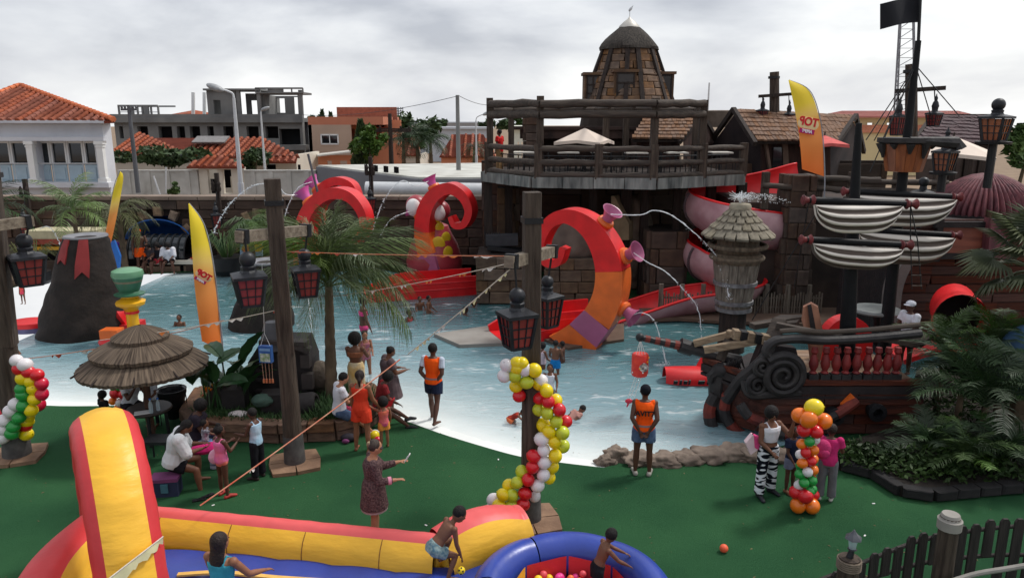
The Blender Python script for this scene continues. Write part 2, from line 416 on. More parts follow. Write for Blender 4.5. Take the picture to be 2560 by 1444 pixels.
# houses beyond the park
def facade(mb,x0,x1,z0,z1,Y,th,holes,mi=None):
 """front wall with real openings; holes = (x0,x1,z0,z1)"""
 xs=sorted({x0,x1,*[h[0]for h in holes],*[h[1]for h in holes]});zs=sorted({z0,z1,*[h[2]for h in holes],*[h[3]for h in holes]})
 for a,b_ in zip(xs[:-1],xs[1:]):
  run=None
  for c,d in zip(zs[:-1],zs[1:]):
   mx_,mz_=(a+b_)/2,(c+d)/2
   solid=x0<=mx_<=x1 and z0<=mz_<=z1 and not any(h[0]<mx_<h[1]and h[2]<mz_<h[3]for h in holes)
   if solid:run=(run[0],d)if run else(c,d)
   if(not solid or d==zs[-1])and run:
    mb.box(((a+b_)/2,Y+th/2,(run[0]+run[1])/2),(b_-a,th,run[1]-run[0]),mi=mi);run=None
 return mb
def PX(px,py,Y):return D(px,py,Y).x
def rect(px0,px1,py0,py1,Y):
 return PX(px0,py1,Y),PX(px1,py1,Y),zz_(py1,Y),zz_(py0,Y)
def tiled_roof(parent,e0,e1,r0,r1,spacing=.42,rad=.12,m=None,course=.42,limit=300):
 """sloped plane from eave e0-e1 to ridge r0-r1, covered with rows of round tiles (each row a part)"""
 e0,e1,r0,r1=map(Vector,(e0,e1,r0,r1));m=m or terra_m
 ed=(e1-e0);ln=ed.length;ed.normalize()
 U=(r0-e0)-ed*(r0-e0).dot(ed);sl_=U.length;U.normalize()
 a=(r0-e0).dot(ed)/ln;b_=(r1-e0).dot(ed)/ln
 nn_=ed.cross(U).normalized()
 if nn_.z<0:nn_=-nn_
 base=MB();base.add([e0,e1,r1,r0]if(r1-r0).length>.05 else[e0,e1,r0],[(0,1,2,3)]if(r1-r0).length>.05 else[(0,1,2)])
 base.prism(base.v[:],-nn_*.12);base.build('roof_deck',terra_u,parent,smooth=0)
 n=min(limit,int(ln/spacing))
 for i in range(n):
  s=(i+.5)/n;t=1.0
  if a>1e-3:t=min(t,s/a)
  if b_<1-1e-3:t=min(t,(1-s)/(1-b_))
  if t*sl_<.2:continue
  p=e0+ed*ln*s;k=max(2,int(t*sl_/course));mb=MB();pts=[];rs=[]
  for j in range(k):
   for q,r_ in((.02,rad*1.08),(.98,rad*.86)):
    pts.append(p+U*t*sl_*(j+q)/k+nn_*.02);rs.append(r_)
  mb.tube(pts,rs,6);mb.build('tile',m,parent,smooth=60)
Y=42.0
hw=thing('white_house','white two storey house with glazed balcony under an orange tiled hip roof','house',D(120,495,Y))
x0,x1=PX(-160,440,Y),PX(270,440,Y)
bw=MB()
hs=[rect(-70,76,353,456,Y),rect(99,248,353,456,Y)]
facade(bw,x0,x1,0,zz_(303,Y),Y,.9,hs)
bw.prism([(x1-.02,Y+.88,0),(x1-.02,Y+.88,zz_(303,Y)-.01),(x1*1.26,Y*1.24,zz_(303,Y)-.01),(x1*1.26,Y*1.24,0)],(-.3,0,0))
bw.box(((x0+x1)/2,Y-.15,zz_(461,Y)),(x1-x0+.5,.7,.28));bw.box(((x0+x1)/2,Y-.12,zz_(347,Y)),(x1-x0+.4,.55,.22))
bw.box(((x0+x1)/2,Y-.2,zz_(304,Y)),(x1-x0+.9,.8,.16))
bw.build('wall',mat('white_stucco',(222,224,230),.75,rgb2=(204,206,212),scale=.7,detail=8,gain=.88),hw,smooth=0)
for px in(-62,88,261):
 c=MB();xx=PX(px,410,Y);za,zb=zz_(456,Y),zz_(352,Y)
 c.box((xx,Y-.2,(za+zb)/2),(.34,.3,zb-za));c.box((xx,Y-.2,zb-.1),(.5,.42,.18));c.box((xx,Y-.2,zb-.3),(.42,.36,.08));c.box((xx,Y-.2,za+.12),(.5,.42,.24))
 c.build('column',white_m,hw,smooth=0)
for(a,b_,muls)in((-70,76,(-20,32)),(99,248,(131,172,214))):
 xs=[a]+list(muls)+[b_]
 for q,r_ in zip(xs[:-1],xs[1:]):
  p=MB();rx=rect(q,r_,353,410,Y+.6);p.box(((rx[0]+rx[1])/2,Y+.7,(rx[2]+rx[3])/2),(rx[1]-rx[0]+.02,.04,rx[3]-rx[2]+.1));wp=p.build('window',glass_m,hw,smooth=0)
  f=MB();f.box((rx[0]+.05,Y+.6,(rx[2]+rx[3])/2),(.12,.14,rx[3]-rx[2]));f.box((rx[1]-.05,Y+.6,(rx[2]+rx[3])/2),(.12,.14,rx[3]-rx[2]));f.box(((rx[0]+rx[1])/2,Y+.61,rx[3]-.06),(rx[1]-rx[0]-.2,.1,.1));f.build('frame',white_m,wp,smooth=0)
  lp=MB();rx=rect(q,r_,412,455,Y+.5);lp.box(((rx[0]+rx[1])/2,Y+.6,(rx[2]+rx[3])/2),(rx[1]-rx[0]-.08,.06,rx[3]-rx[2]));lp.box(((rx[0]+rx[1])/2,Y+.55,(rx[2]+rx[3])/2),((rx[1]-rx[0])*.7,.06,(rx[3]-rx[2])*.7));lp.build('panel',mat('pale_blue_panel',(172,190,200),.6,var=.05),hw,smooth=0)
 rl=MB();rx=rect(a,b_,409,455,Y);rl.tube([(rx[0],Y+.1,rx[3]),(rx[1],Y+.1,rx[3])],.035)
 for k in range(5):xx=rx[0]+(rx[1]-rx[0])*k/4;rl.tube([(xx,Y+.1,rx[2]),(xx,Y+.1,rx[3])],.02,6)
 rl.build('railing',steel_m,hw)
ex0,ex1=PX(-175,303,41.4),PX(284,303,41.4);ze=zz_(303,41.4);zr=zz_(216,47.5);xr=PX(50,216,47.5)
tiled_roof(hw,(ex0,41.4,ze),(ex1,41.4,ze),(xr-.02,47.5,zr),(xr,47.5,zr),.44,.14)
tiled_roof(hw,(ex0*1.3,53.8,ze),(ex0,41.4,ze),(xr,47.5,zr),(xr,47.5,zr),.44,.14)
tiled_roof(hw,(ex1,41.4,ze),(ex1*1.3,53.8,ze),(xr,47.5,zr),(xr,47.5,zr),.6,.14)
rd=MB()
for a_,c_ in(((ex1,41.4,ze),(xr,47.5,zr)),((ex0,41.4,ze),(xr,47.5,zr))):
 a_,c_=Vector(a_),Vector(c_);k=int((c_-a_).length/.4)
 for i in range(k):rd.tube([a_.lerp(c_,i/k)+Vector((0,0,.1)),a_.lerp(c_,(i+1)/k)+Vector((0,0,.1))],[.17,.13],6)
rd.build('ridge',mat('terracotta_ridge',(206,116,76),.85,var=.2,scale=3),hw,smooth=60)
Y=76.0
gb=thing('unfinished_building','unfinished grey concrete building with empty window openings and open top storey','building',D(520,480,Y))
x0,x1=PX(290,350,Y),PX(758,350,Y);m_=MB();zt=zz_(288,Y)
ops=[rect(a,b_,316,346,Y)for a,b_ in((300,310),(346,372),(398,432),(444,464),(476,502),(520,536),(560,585),(618,648),(665,697))]+[rect(700,752,322,362,Y)]
facade(m_,x0,x1,0,zt,Y,.8,ops)
m_.box(((x0+x1)/2,Y+7,zz_(300,Y)),(x1-x0-.3,12,.4));m_.box((x0+.2,Y+7,zt/2),(.4,12,zt-.02));m_.prism([(x1-.4,Y+.8,0),(x1-.4,Y+.8,zt-.02),(x1*1.16,Y+12,zt-.02),(x1*1.16,Y+12,0)],(.3,0,0))
m_.box(((x0+x1)/2,Y-.25,zz_(300,Y)),(x1-x0+.4,.5,.5));m_.box(((x0+x1)/2,Y-.2,zz_(290,Y)),(x1-x0+.3,.4,.35));m_.box((PX(690,365,Y),Y-.3,zz_(368,Y)),(6.5,1.2,.5))
m_.build('wall',conc_m,gb,smooth=0)
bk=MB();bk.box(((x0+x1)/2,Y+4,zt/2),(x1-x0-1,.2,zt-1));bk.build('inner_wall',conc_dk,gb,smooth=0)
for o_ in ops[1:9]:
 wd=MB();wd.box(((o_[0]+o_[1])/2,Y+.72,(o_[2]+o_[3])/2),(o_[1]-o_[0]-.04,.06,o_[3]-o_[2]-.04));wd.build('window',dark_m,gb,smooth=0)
up=MB();zb=zz_(290,Y)
a=rect(520,592,222,290,Y);facade(up,a[0],a[1],zb,a[3],Y+.1,.4,[rect(535,553,250,288,Y)]);up.box((a[0]+.15,Y+3,(zb+a[3])/2),(.3,5,a[3]-zb-.01));up.build('wing_wall',conc_m,gb,smooth=0);up=MB()
a=rect(600,650,232,290,Y);facade(up,a[0],a[1],zb,a[3],Y+2,.3,[rect(612,628,250,288,Y)]);up.build('wing_wall',conc_m,gb,smooth=0)
for px in(597,648,752):xx=PX(px,260,Y);MB().box((xx,Y+.1,(zb+zz_(225,Y))/2),(.35,.35,zz_(225,Y)-zb)).build('post',conc_m,gb,smooth=0)
for px,py in((655,230),(750,230)):xx=PX(px,260,Y+5);MB().box((xx,Y+5,(zb+zz_(228,Y))/2),(.35,.35,zz_(228,Y)-zb)).build('post',conc_m,gb,smooth=0)
up=MB()
a=rect(640,758,221,232,Y);xs=[PX(p_,226,Y)for p_ in(640,672,692,708,730,758)]
up.box(((a[0]+a[1])/2,Y-.1,a[3]),(a[1]-a[0],.3,.16));up.box(((a[0]+a[1])/2,Y-.1,a[2]),(a[1]-a[0],.3,.12));up.box(((xs[1]+xs[2])/2+.3,Y-.1,(a[2]+a[3])/2),(1.3,.2,a[3]-a[2]))
for q in xs:up.box((q,Y-.12,(a[2]+a[3])/2),(.12,.12,a[3]-a[2]))
up.box(((a[0]+a[1])/2,Y+1.6,zz_(233,Y)),(a[1]-a[0],3.2,.2));up.build('roof_frame',conc_m,gb,smooth=0);MB().box((PX(580,226,Y),Y+2,zz_(224,Y)),(5.6,4.5,.18)).build('roof_slab',conc_m,gb,smooth=0);up=MB();up.box(((PX(650,226,Y)+xs[0])/2,Y+4,(zb+zz_(233,Y))/2),(.2,5,2))
facade(up,PX(655,260,Y+5),PX(750,260,Y+5),zb,zz_(236,Y),Y+5.2,.25,[rect(692,712,246,282,Y+5),rect(735,748,243,285,Y+5)]);up.build('rear_wall',conc_m,gb,smooth=0);up=MB()
a=rect(291,390,264,286,Y)
for px in(291,317,322,338,350,360,372,390):up.box((PX(px,275,Y),Y+.5,(a[2]+a[3])/2),(.14 if px not in(360,322)else.5,.2,a[3]-a[2]))
up.box(((a[0]+a[1])/2,Y+.5,a[3]),(a[1]-a[0],.25,.16));up.build('roof_parapet',conc_m,gb,smooth=0);up=MB();up.box(((a[0]+a[1])/2,Y+4.5,a[3]),(a[1]-a[0],.25,.16));up.build('rear_beam',conc_m,gb,smooth=0);up=MB();up.box(((a[0]+a[1])/2,Y+.5,(a[2]+a[3])/2-.2),(a[1]-a[0],.06,.06))
up.build('roof_parapet',conc_m,gb,smooth=0)
for px in(483,511):MB().tube([D(px,290,Y+6),D(px,231,Y+6)],.2,8).build('pipe',white_m,gb)
rr_=MB();rr_.lathe(D(487,288,Y+8),[(3.2,0),(0.05,.55)],4);rr_.build('roof_cap',terra_m,gb,smooth=0)
Y=58.0
bg=thing('bungalow','low bungalow with orange tiled roofs behind the white boundary wall','house',D(520,480,Y))
cream_m=mat('cream_render',(206,198,184),.8,var=.06,scale=.6)
b_=MB();facade(b_,PX(290,420,Y),PX(742,420,Y),0,zz_(388,Y),Y,.3,[rect(560,600,415,470,Y),rect(665,690,410,424,Y)]);b_.box((PX(740,420,Y)-.2,Y+4,zz_(388,Y)/2),(.3,7,zz_(388,Y)));b_.build('wall',cream_m,bg,smooth=0)
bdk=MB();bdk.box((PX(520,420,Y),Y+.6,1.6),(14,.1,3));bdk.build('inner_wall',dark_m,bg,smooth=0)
E=lambda px,py,Y_:D(px,py,Y_)
ze=zz_(386,Y-.6);zr=zz_(333,Y+4.5)
tiled_roof(bg,(PX(276,386,Y),Y-.6,ze),(PX(480,386,Y),Y-.6,ze),(PX(345,333,Y+4.5),Y+4.5,zr),(PX(352,333,Y+4.5),Y+4.5,zr),.5,.15)
ze2=zz_(392,Y-.3);zr2=zz_(345,Y+4)
tiled_roof(bg,(PX(455,388,Y),Y-.3,ze2),(PX(752,392,Y),Y-.3,ze2),(PX(380,345,Y+4),Y+4,zr2),(PX(655,347,Y+4),Y+4,zr2),.5,.15)
tiled_roof(bg,(PX(610,406,Y),Y-1.1,zz_(405,Y-1.1)),(PX(750,406,Y),Y-1.1,zz_(405,Y-1.1)),(PX(610,394,Y),Y-.35,zz_(393,Y-.35)),(PX(746,394,Y),Y-.35,zz_(393,Y-.35)),.5,.13)
sp=MB();c=D(528,353,Y+2.2);sp.box(c+Vector((0,-.05,.12)),(2.6,1.3,.12),rot=Matrix.Rotation(R(20),3,'X'));sp.build('solar_panel',mat('grey_panel',(120,116,114),.4),bg,smooth=0)
Y=51.0
gp=thing('gate_porch','gatehouse porch with small orange tiled roof and dark open doorway','porch',D(553,482,Y))
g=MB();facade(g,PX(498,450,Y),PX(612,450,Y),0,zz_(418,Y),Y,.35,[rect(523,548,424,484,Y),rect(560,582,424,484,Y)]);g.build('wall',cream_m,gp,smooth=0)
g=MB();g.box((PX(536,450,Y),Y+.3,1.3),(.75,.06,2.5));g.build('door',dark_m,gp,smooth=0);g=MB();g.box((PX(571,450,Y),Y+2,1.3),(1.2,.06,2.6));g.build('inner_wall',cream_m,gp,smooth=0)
tiled_roof(gp,(PX(474,418,Y),Y-.5,zz_(417,Y-.5)),(PX(618,418,Y),Y-.5,zz_(417,Y-.5)),(PX(512,390,Y+1.5),Y+1.5,zz_(391,Y+1.5)),(PX(560,390,Y+1.5),Y+1.5,zz_(391,Y+1.5)),.45,.13)
for name_,pa,pb,lab in(('boundary_wall',300,497,'white boundary wall left of the gatehouse porch'),('boundary_wall',613,792,'white boundary wall right of the gatehouse porch')):
 wl=MB();xa,xb=PX(pa,455,Y),PX(pb,455,Y);zt=zz_(428,Y);wl.box(((xa+xb)/2,Y,zt/2),(xb-xa,.25,zt));wl.box(((xa+xb)/2,Y,zt+.04),(xb-xa,.4,.1))
 for k in range(4):wl.box((xa+(xb-xa)*(k+.5)/4,Y-.15,zt/2),(.3,.1,zt))
 tag(wl.build(name_,mat('grimy_white',(204,203,198),.8,rgb2=(172,170,164),scale=.9,detail=8,gain=.9),smooth=0),lab,'wall')
Y=70.0
bb=thing('beige_building','plain beige building with one white framed window','building',D(830,400,Y))
m_=MB();x0,x1=PX(772,340,Y),PX(878,340,Y);wh=rect(804,846,337,360,Y);facade(m_,x0,x1,0,zz_(312,Y),Y,.3,[wh]);m_.box((x0+.15,Y+5,zz_(312,Y)/2),(.3,10,zz_(312,Y)-.01));m_.build('wall',mat('beige_render',(176,152,134),.85,var=.08,scale=.5),bb,smooth=0)
m_=MB();m_.box(((x0+x1)/2+1.5,Y+5,zz_(302,Y)),(x1-x0+3,10,zz_(292,Y)-zz_(312,Y)));m_.build('parapet',mat('salmon_render',(186,118,92),.85,var=.08,scale=.5),bb,smooth=0)
wn=MB();wn.box(((wh[0]+wh[1])/2,Y+.2,(wh[2]+wh[3])/2),(wh[1]-wh[0],.05,wh[3]-wh[2]));wo=wn.build('window',glass_m,bb,smooth=0)
fr=MB()
for dx,dz,sx,sz in((-.5,0,.12,1),(.5,0,.12,1),(0,-.5,1.06,.12),(0,.5,1.06,.12),(0,0,.07,1)):
 W_,H_=wh[1]-wh[0],wh[3]-wh[2];fr.box(((wh[0]+wh[1])/2+dx*W_,Y-.02,(wh[2]+wh[3])/2+dz*H_),(sx*W_ if sx>1 else sx,.1,sz*H_ if sz>=1 else sz))
fr.build('frame',white_m,wo,smooth=0)
oh=thing('salmon_house','salmon pink house with arched balcony beside the beige building','house',D(940,400,Y+4))
m_=MB();a=rect(878,1004,300,372,Y+4);facade(m_,a[0],a[1],0,a[3],Y+4,.3,[rect(877.9,888,322,350,Y+4),rect(925,955,325,356,Y+4)]);m_.build('wall',mat('salmon_wall',(204,132,100),.85,var=.06,scale=.5),oh,smooth=0)
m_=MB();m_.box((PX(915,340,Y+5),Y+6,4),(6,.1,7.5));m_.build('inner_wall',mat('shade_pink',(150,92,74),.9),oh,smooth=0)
tiled_roof(oh,(PX(876,320,Y),Y+2.8,zz_(318,Y+2.8)),(PX(958,320,Y),Y+2.8,zz_(318,Y+2.8)),(PX(890,306,Y),Y+5.5,zz_(306,Y+5.5)),(PX(925,306,Y),Y+5.5,zz_(306,Y+5.5)),.5,.14)
tiled_roof(oh,(PX(860,307,Y+6),Y+4,zz_(306,Y+4)),(PX(1010,307,Y+6),Y+4,zz_(306,Y+4)),(PX(880,297,Y+8),Y+9,zz_(297,Y+9)),(PX(985,299,Y+8),Y+9,zz_(297,Y+9)),.6,.15)
lean=thing('lean_to_shed','low shed with pale tin roof in front of the beige building','shed',D(840,410,64))
m_=MB();m_.prism([D(793,388,63),D(895,376,63),D(900,372,66),D(793,384,66)],(0,0,-.12));m_.build('roof',mat('pale_tin',(196,192,184),.5,var=.08),lean,smooth=0)
m_=MB();a=rect(796,890,388,416,64);facade(m_,a[0],a[1],0,a[3],64,.2,[rect(818,830,402,416,64),rect(850,868,402,416,64)]);m_.build('wall',mat('salmon_wall',(190,130,100),.85),lean,smooth=0)
def hip_house(name,lab,px0,px1,pe,prr,rx0,rx1,Y,wallc,depth=8,m=None):
 t=thing(name,lab,'house',D((px0+px1)/2,pe+30,Y));ze=zz_(pe,Y);zr=zz_(prr,Y+depth/2)
 b=MB();x0,x1=PX(px0+4,pe,Y),PX(px1-4,pe,Y);wins=[]
 k=max(2,int((x1-x0)/4))
 for i in range(k):xx=x0+(x1-x0)*(i+.5)/k;wins.append((xx-.6,xx+.6,max(.4,ze-2.2),max(1,ze-.8)))
 facade(b,x0,x1,0,ze,Y+.4,.25,wins);b.box((x1-.15,Y+depth/2,ze/2),(.3,depth-1,ze-.02));b.box((x0+.15,Y+depth/2,ze/2),(.3,depth-1,ze-.02));b.build('wall',wallc,t,smooth=0)
 for q in wins:MB().box(((q[0]+q[1])/2,Y+.6,(q[2]+q[3])/2),(q[1]-q[0],.05,q[3]-q[2])).build('window',glass_m,t,smooth=0)
 a0,a1=PX(px0,pe,Y),PX(px1,pe,Y);r0,r1=PX(rx0,prr,Y),PX(rx1,prr,Y)
 tiled_roof(t,(a0,Y,ze),(a1,Y,ze),(r0,Y+depth/2,zr),(r1,Y+depth/2,zr),.7,.17,m)
 return t
hip_house('orange_roofed_house','far house with bright orange roof seen past the palm clump',1098,1240,392,336,1125,1205,80,mat('salmon_wall',(190,130,100)))
hip_house('orange_roofed_house','small orange roofed house behind the dark utility pole',985,1052,388,345,985,1025,74,cream_m)
for name,lab,a in(('far_building','long pale grey warehouse on the skyline left of the pirate deck',(1076,1226,322,380,120)),('far_building','small white house glimpsed under the deck pergola',(1284,1316,322,380,70)),('far_building','low blue grey shed roof far behind the palms',(1050,1215,308,335,150))):
 q=rect(*a);b=MB();hx=(q[1]-q[0]);facade(b,q[0],q[1],0,q[3],a[4],.4,[(q[0]+hx*.3,q[0]+hx*.42,q[3]-3,q[3]-1.2),(q[0]+hx*.6,q[0]+hx*.72,q[3]-3,q[3]-1.2)]);b.box(((q[0]+q[1])/2,a[4]+4,q[3]+.1),(hx+.8,9,.3))
 tag(b.build(name,mat('far_wall_%d'%a[4],(186,190,196)if a[4]!=70 else(214,214,200),.8,var=.05),smooth=0),lab,'building')
hall=thing('flat_roofed_hall','low grey hall with angled front and pale flat roof','building',(-6,44,0))
zt=3.4;A=Vector((PX(790,416,51),51,0));B_=Vector((PX(1042,447,40),40,0));C_=Vector((PX(1212,447,40),40,0));up_=Vector((0,0,zt))
q=MB();q.prism([A,B_,B_+up_,A+up_],(.3,.3,0));q.prism([B_+Vector((.02,0,0)),C_,C_+up_,B_+up_+Vector((.02,0,0))],(0,.3,0));q.build('wall',mat('slate_render',(112,114,120),.9,var=.05,scale=.4),hall,smooth=0)
q=MB();q.prism([A+up_+Vector((.1,.1,.003)),B_+up_+Vector((.1,.1,.003)),C_+up_+Vector((0,.1,.003)),C_+up_+Vector((0,14,.003))],(0,0,.1));q.build('roof',mat('pale_roof_sheet',(206,206,198),.7,rgb2=(168,166,158),scale=.6),hall,smooth=0)
for i in range(7):MB().box(D(915+i*13+(i%2)*9,422+i*1.1,45-i*.3),(.18,.1,.5)).build('vent',dark_m,hall,smooth=0)
q=MB();q.tube([D(915,474,38.5),D(1205,478,38.5)],.42,12);q.tube([D(915,484,38.4),D(1205,487,38.4)],.09,8);tag(q.build('roof_pipe',steel_m),'long silver pipe running behind the park wall','pipe')
rh=thing('red_roofed_hall','long cream hall with faded red roof behind the masts','building',D(2240,400,90))
q=MB();a=rect(2050,2440,288,370,90);facade(q,a[0],a[1],0,a[3],90,.4,[(a[0]+(a[1]-a[0])*(k+.3)/8,a[0]+(a[1]-a[0])*(k+.62)/8,a[3]-1.6,a[3]-.9)for k in range(8)]);q.build('wall',mat('cream_yellow',(214,196,150),.85,var=.06,scale=.3),rh,smooth=0)
q=MB();q.box(((a[0]+a[1])/2,89.9,zz_(322,90)),(a[1]-a[0],.4,.9));q.build('band',mat('faded_orange',(200,132,104),.85),rh,smooth=0)
q=MB();q.add([D(2040,290,89),D(2450,290,89),D(2395,277,96),D(2105,277,96)],[(0,1,2,3)]);q.prism(q.v[:],(0,0,-.2));q.build('roof',mat('faded_red_sheet',(182,116,108),.8,var=.06,scale=.3),rh,smooth=0)
# street lamps, poles, wires
def street_lamp(px,pb,pt,Y,arm,label,r=.09,head=.55):
 base=D(px,pb,Y);top=D(px,pt,Y);top.x=base.x
 t=thing('street_lamp',label,'street lamp',base,group='street lamps beyond the park wall')
 b=MB();b.tube([base,base.lerp(top,.45),top],[r*1.25,r,r*.7],10);b.tube([base,base+Vector((0,0,.6))],r*1.5,10)
 if arm:
  e=top+Vector((arm,-.3,abs(arm)*.75));b.tube(smooth_path([top,top+Vector((arm*.15,0,abs(arm)*.4)),e],5),r*.5,8)
 else:e=top
 b.build('pole',steel_m,t)
 h=MB();h.ell(e+Vector((arm*.25,-.05,.03)),(head*.55,head*.32,head*.2),12,8,Matrix.Rotation(-.35*(1 if arm>0 else-1),3,'Y'));h.build('lamp_head',mat('lamp_grey',(150,152,154),.4),t)
 return t
street_lamp(604,486,245,39,-.62,'tall white street lamp with large round head before the grey building',.11,.85)
street_lamp(664,446,283,52,.35,'slender white street lamp right of the tallest lamp',.08,.6)
street_lamp(1191,408,302,58,.7,'thin street lamp with grey head left of the pirate deck',.07,.7)
def util_pole(name,px,pb,pt,Y,r,m,label,arms=()):
 base=D(px,pb,Y);top=D(px,pt,Y);top.x=base.x;t=thing(name,label,'utility pole',base)
 b=MB();b.tube([base,top],[r*1.15,r*.85],10);b.build('pole',m,t)
 for py,half in arms:
  c=D(px,py,Y);c.x=base.x;a=MB();a.box(c,(half*2,.15,.14))
  for k in(-.9,-.5,.5,.9):a.lathe(c+Vector((half*k,0,.07)),[(.05,0),(.09,.08),(.04,.2)],8)
  a.build('crossarm',m,t,smooth=0)
util_pole('utility_pole',346,482,264,48,.13,conc_dk,'weathered concrete pole left of the white boundary wall',((274,.5),))
util_pole('utility_pole',1147,460,238,46,.13,conc_m,'tall plain concrete pole behind the octopus slides')
util_pole('utility_pole',979,418,284,62,.18,timber_dk,'dark wooden utility pole with loaded crossarm by the palm clump',((323,1.7),(328,1.7)))
util_pole('utility_pole',1768,300,207,100,.12,steel_m,'thin white mast rising behind the pirate huts')
util_pole('utility_pole',996,300,268,130,.12,conc_dk,'distant small pole with three crossarms on the skyline',((272,.9),(278,.9),(284,.9)))
def wire(a,b,sag,r,label,grp=None):
 pts=[a.lerp(b,i/16)-Vector((0,0,sag*4*(i/16)*(1-i/16)))for i in range(17)]
 m=MB();m.tube(pts,r,5);tag(m.build('overhead_wire',black_m),label,'wire',grp)
wire(D(740,286,72),D(1146,240,46),.5,.018,'thin overhead wire running to the tall concrete pole',None)
wire(D(1148,240,46),D(1235,262,60),.2,.018,'short overhead wire leaving the tall concrete pole',None)
for px,pt,pb,sl_ in((415,430,482,0),(392,452,486,-8),):
 MBt=MB();MBt.tube([D(px-sl_,pb,46),D(px+sl_,pt-12,46)],.05,6);tag(MBt.build('fence_pole',steel_m),'thin pole leaning before the white boundary wall' if sl_ else 'thin upright pole before the white boundary wall','pole')
MBt=MB();MBt.tube([D(808,560,30),D(800,505,30),D(770,385,30)],.05,6);tag(MBt.build('leaning_pole',conc_dk),'thin grey pole leaning left above the red tentacle','pole')
# trees
leaf_dk=mat('leaf_dark',(52,74,40),.6,rgb2=(84,112,58),scale=1.2,rnd=.2,gain=.62,spec=.3)
leaf_md=mat('leaf_mid',(70,100,48),.6,rgb2=(110,140,66),scale=1.2,rnd=.2,gain=.62,spec=.3)
frond_m=mat('frond_green',(66,96,46),.5,rgb2=(100,128,66),scale=.8,rnd=.25,gain=.7,spec=.4)
frond_dk=mat('frond_dark',(44,70,40),.5,rgb2=(74,100,60),scale=.8,rnd=.3,gain=.58,spec=.35)
frond_dry=mat('frond_olive',(92,100,58),.6,rgb2=(122,124,84),scale=.8,rnd=.2,gain=.65)
bark_m=mat('bark',(112,96,76),.9,rgb2=(66,56,46),scale=4,stretch=(1,1,.5),bump=.8,bscale=10)
def crown(mb,c,rad,n,leaf,seed):
 rr=random.Random(seed);lobes=[]
 for _ in range(9):lobes.append((Vector((rr.gauss(0,.5),rr.gauss(0,.5),rr.gauss(0,.45))),rr.uniform(.35,.62)))
 for i in range(n):
  lc,lr=rr.choice(lobes);d=Vector((rr.gauss(0,1),rr.gauss(0,1),rr.gauss(0,1))).normalized()*lr*rr.uniform(.55,1.05)
  p=lc+d;p=Vector((p.x*rad[0],p.y*rad[1],p.z*rad[2]))+c
  a=Vector((rr.gauss(0,1),rr.gauss(0,1),rr.gauss(0,.6))).normalized();b=a.cross(Vector((rr.gauss(0,1),rr.gauss(0,1),rr.gauss(0,1)))).normalized()
  s=leaf*rr.uniform(.6,1.3);mb.add([p-a*s,p+b*s*.45,p+a*s,p-b*s*.45],[(0,1,2,3)])
def tree(name,px,pb,pt,Y,wpx,label,m=None,leaf=.28,n=900,seed=1,group=None,conical=False):
 base=D(px,pb,Y);top=D(px,pt,Y);top.x=base.x;h=top.z-base.z;s=mpp(base);w_=wpx*s/2
 t=thing(name,label,'tree' if name!='shrub' else 'shrub',base,group=group);b=MB();lo=.12 if name=='shrub' else.3
 b.tube([base,base+Vector((.05*h,0,h*.4)),base+Vector((0,0,h*.8))],[h*.03,h*.022,h*.01],8)
 for k in range(4):a=k*1.6+seed;q=base+Vector((0,0,h*(.3+.08*k)));b.tube([q,q+Vector((math.cos(a)*w_*.5,math.sin(a)*w_*.5,h*.22))],[h*.012,h*.005],6)
 b.build('trunk',bark_m,t);c=MB()
 if conical:
  rr=random.Random(seed)
  for i in range(n):
   u=rr.random();a=rr.uniform(0,6.28);r_=w_*(1-u)**.8*rr.uniform(.6,1.05)+.05;p=base+Vector((math.cos(a)*r_,math.sin(a)*r_,h*(.08+.92*u)))
   q=Vector((math.cos(a)*.5,math.sin(a)*.5,.9)).normalized();x=q.cross(Vector((rr.gauss(0,1),rr.gauss(0,1),.2))).normalized();s_=leaf*rr.uniform(.6,1.3);c.add([p-q*s_,p+x*s_*.4,p+q*s_,p-x*s_*.4],[(0,1,2,3)])
 else:crown(c,base+Vector((0,0,h*(.5+lo*.5))),(w_,w_,h*(1-lo)/2*1.05),n,leaf,seed)
 c.build('crown',m or leaf_dk,t,smooth=0);return t
tree('leafy_tree',422,432,364,54,130,'dark rounded tree over the boundary wall left of the gatehouse',leaf_dk,.3,1300,2)
tree('leafy_tree',640,432,372,54,74,'small dark tree behind the white lamp right of the gatehouse',leaf_dk,.28,800,3)
tree('conifer_tree',906,420,303,60,46,'narrow dark conifer before the salmon house',leaf_dk,.3,700,4,conical=True)
tree('leafy_tree',925,420,338,58,62,'bushy mid green tree right of the conifer',leaf_md,.28,800,5)
tree('leafy_tree',1040,420,284,85,95,'large dark tree behind the palm clump',leaf_dk,.42,1100,6)
for i,(px,pt,wd)in enumerate(((1095,304,40),(1270,300,60),(1320,306,50),(790,285,34),(1225,303,34),(870,292,24),(1298,292,20))):tree('distant_tree',px,330,pt,140,wd,['far small tree on the skyline right of the dark tree','far rounded tree under the pergola beam','far low tree beside the small white house','thin feathery tree top above the beige building','far low tree left of the pirate deck','small pointed tree top above the salmon house','dark tree top glimpsed between pergola beams'][i],leaf_dk,.6,260,20+i)
for i,(px,pt)in enumerate(((806,276),(827,283))):tree('cypress_tree',px,300,pt,95,8,['taller dark cypress tip above the beige building','shorter dark cypress tip above the beige building'][i],leaf_dk,.3,120,40+i,conical=True)
tree('shrub',432,486,466,47,26,'yellow green spiky shrub by the foot of the white wall',leaf_md,.18,300,8)
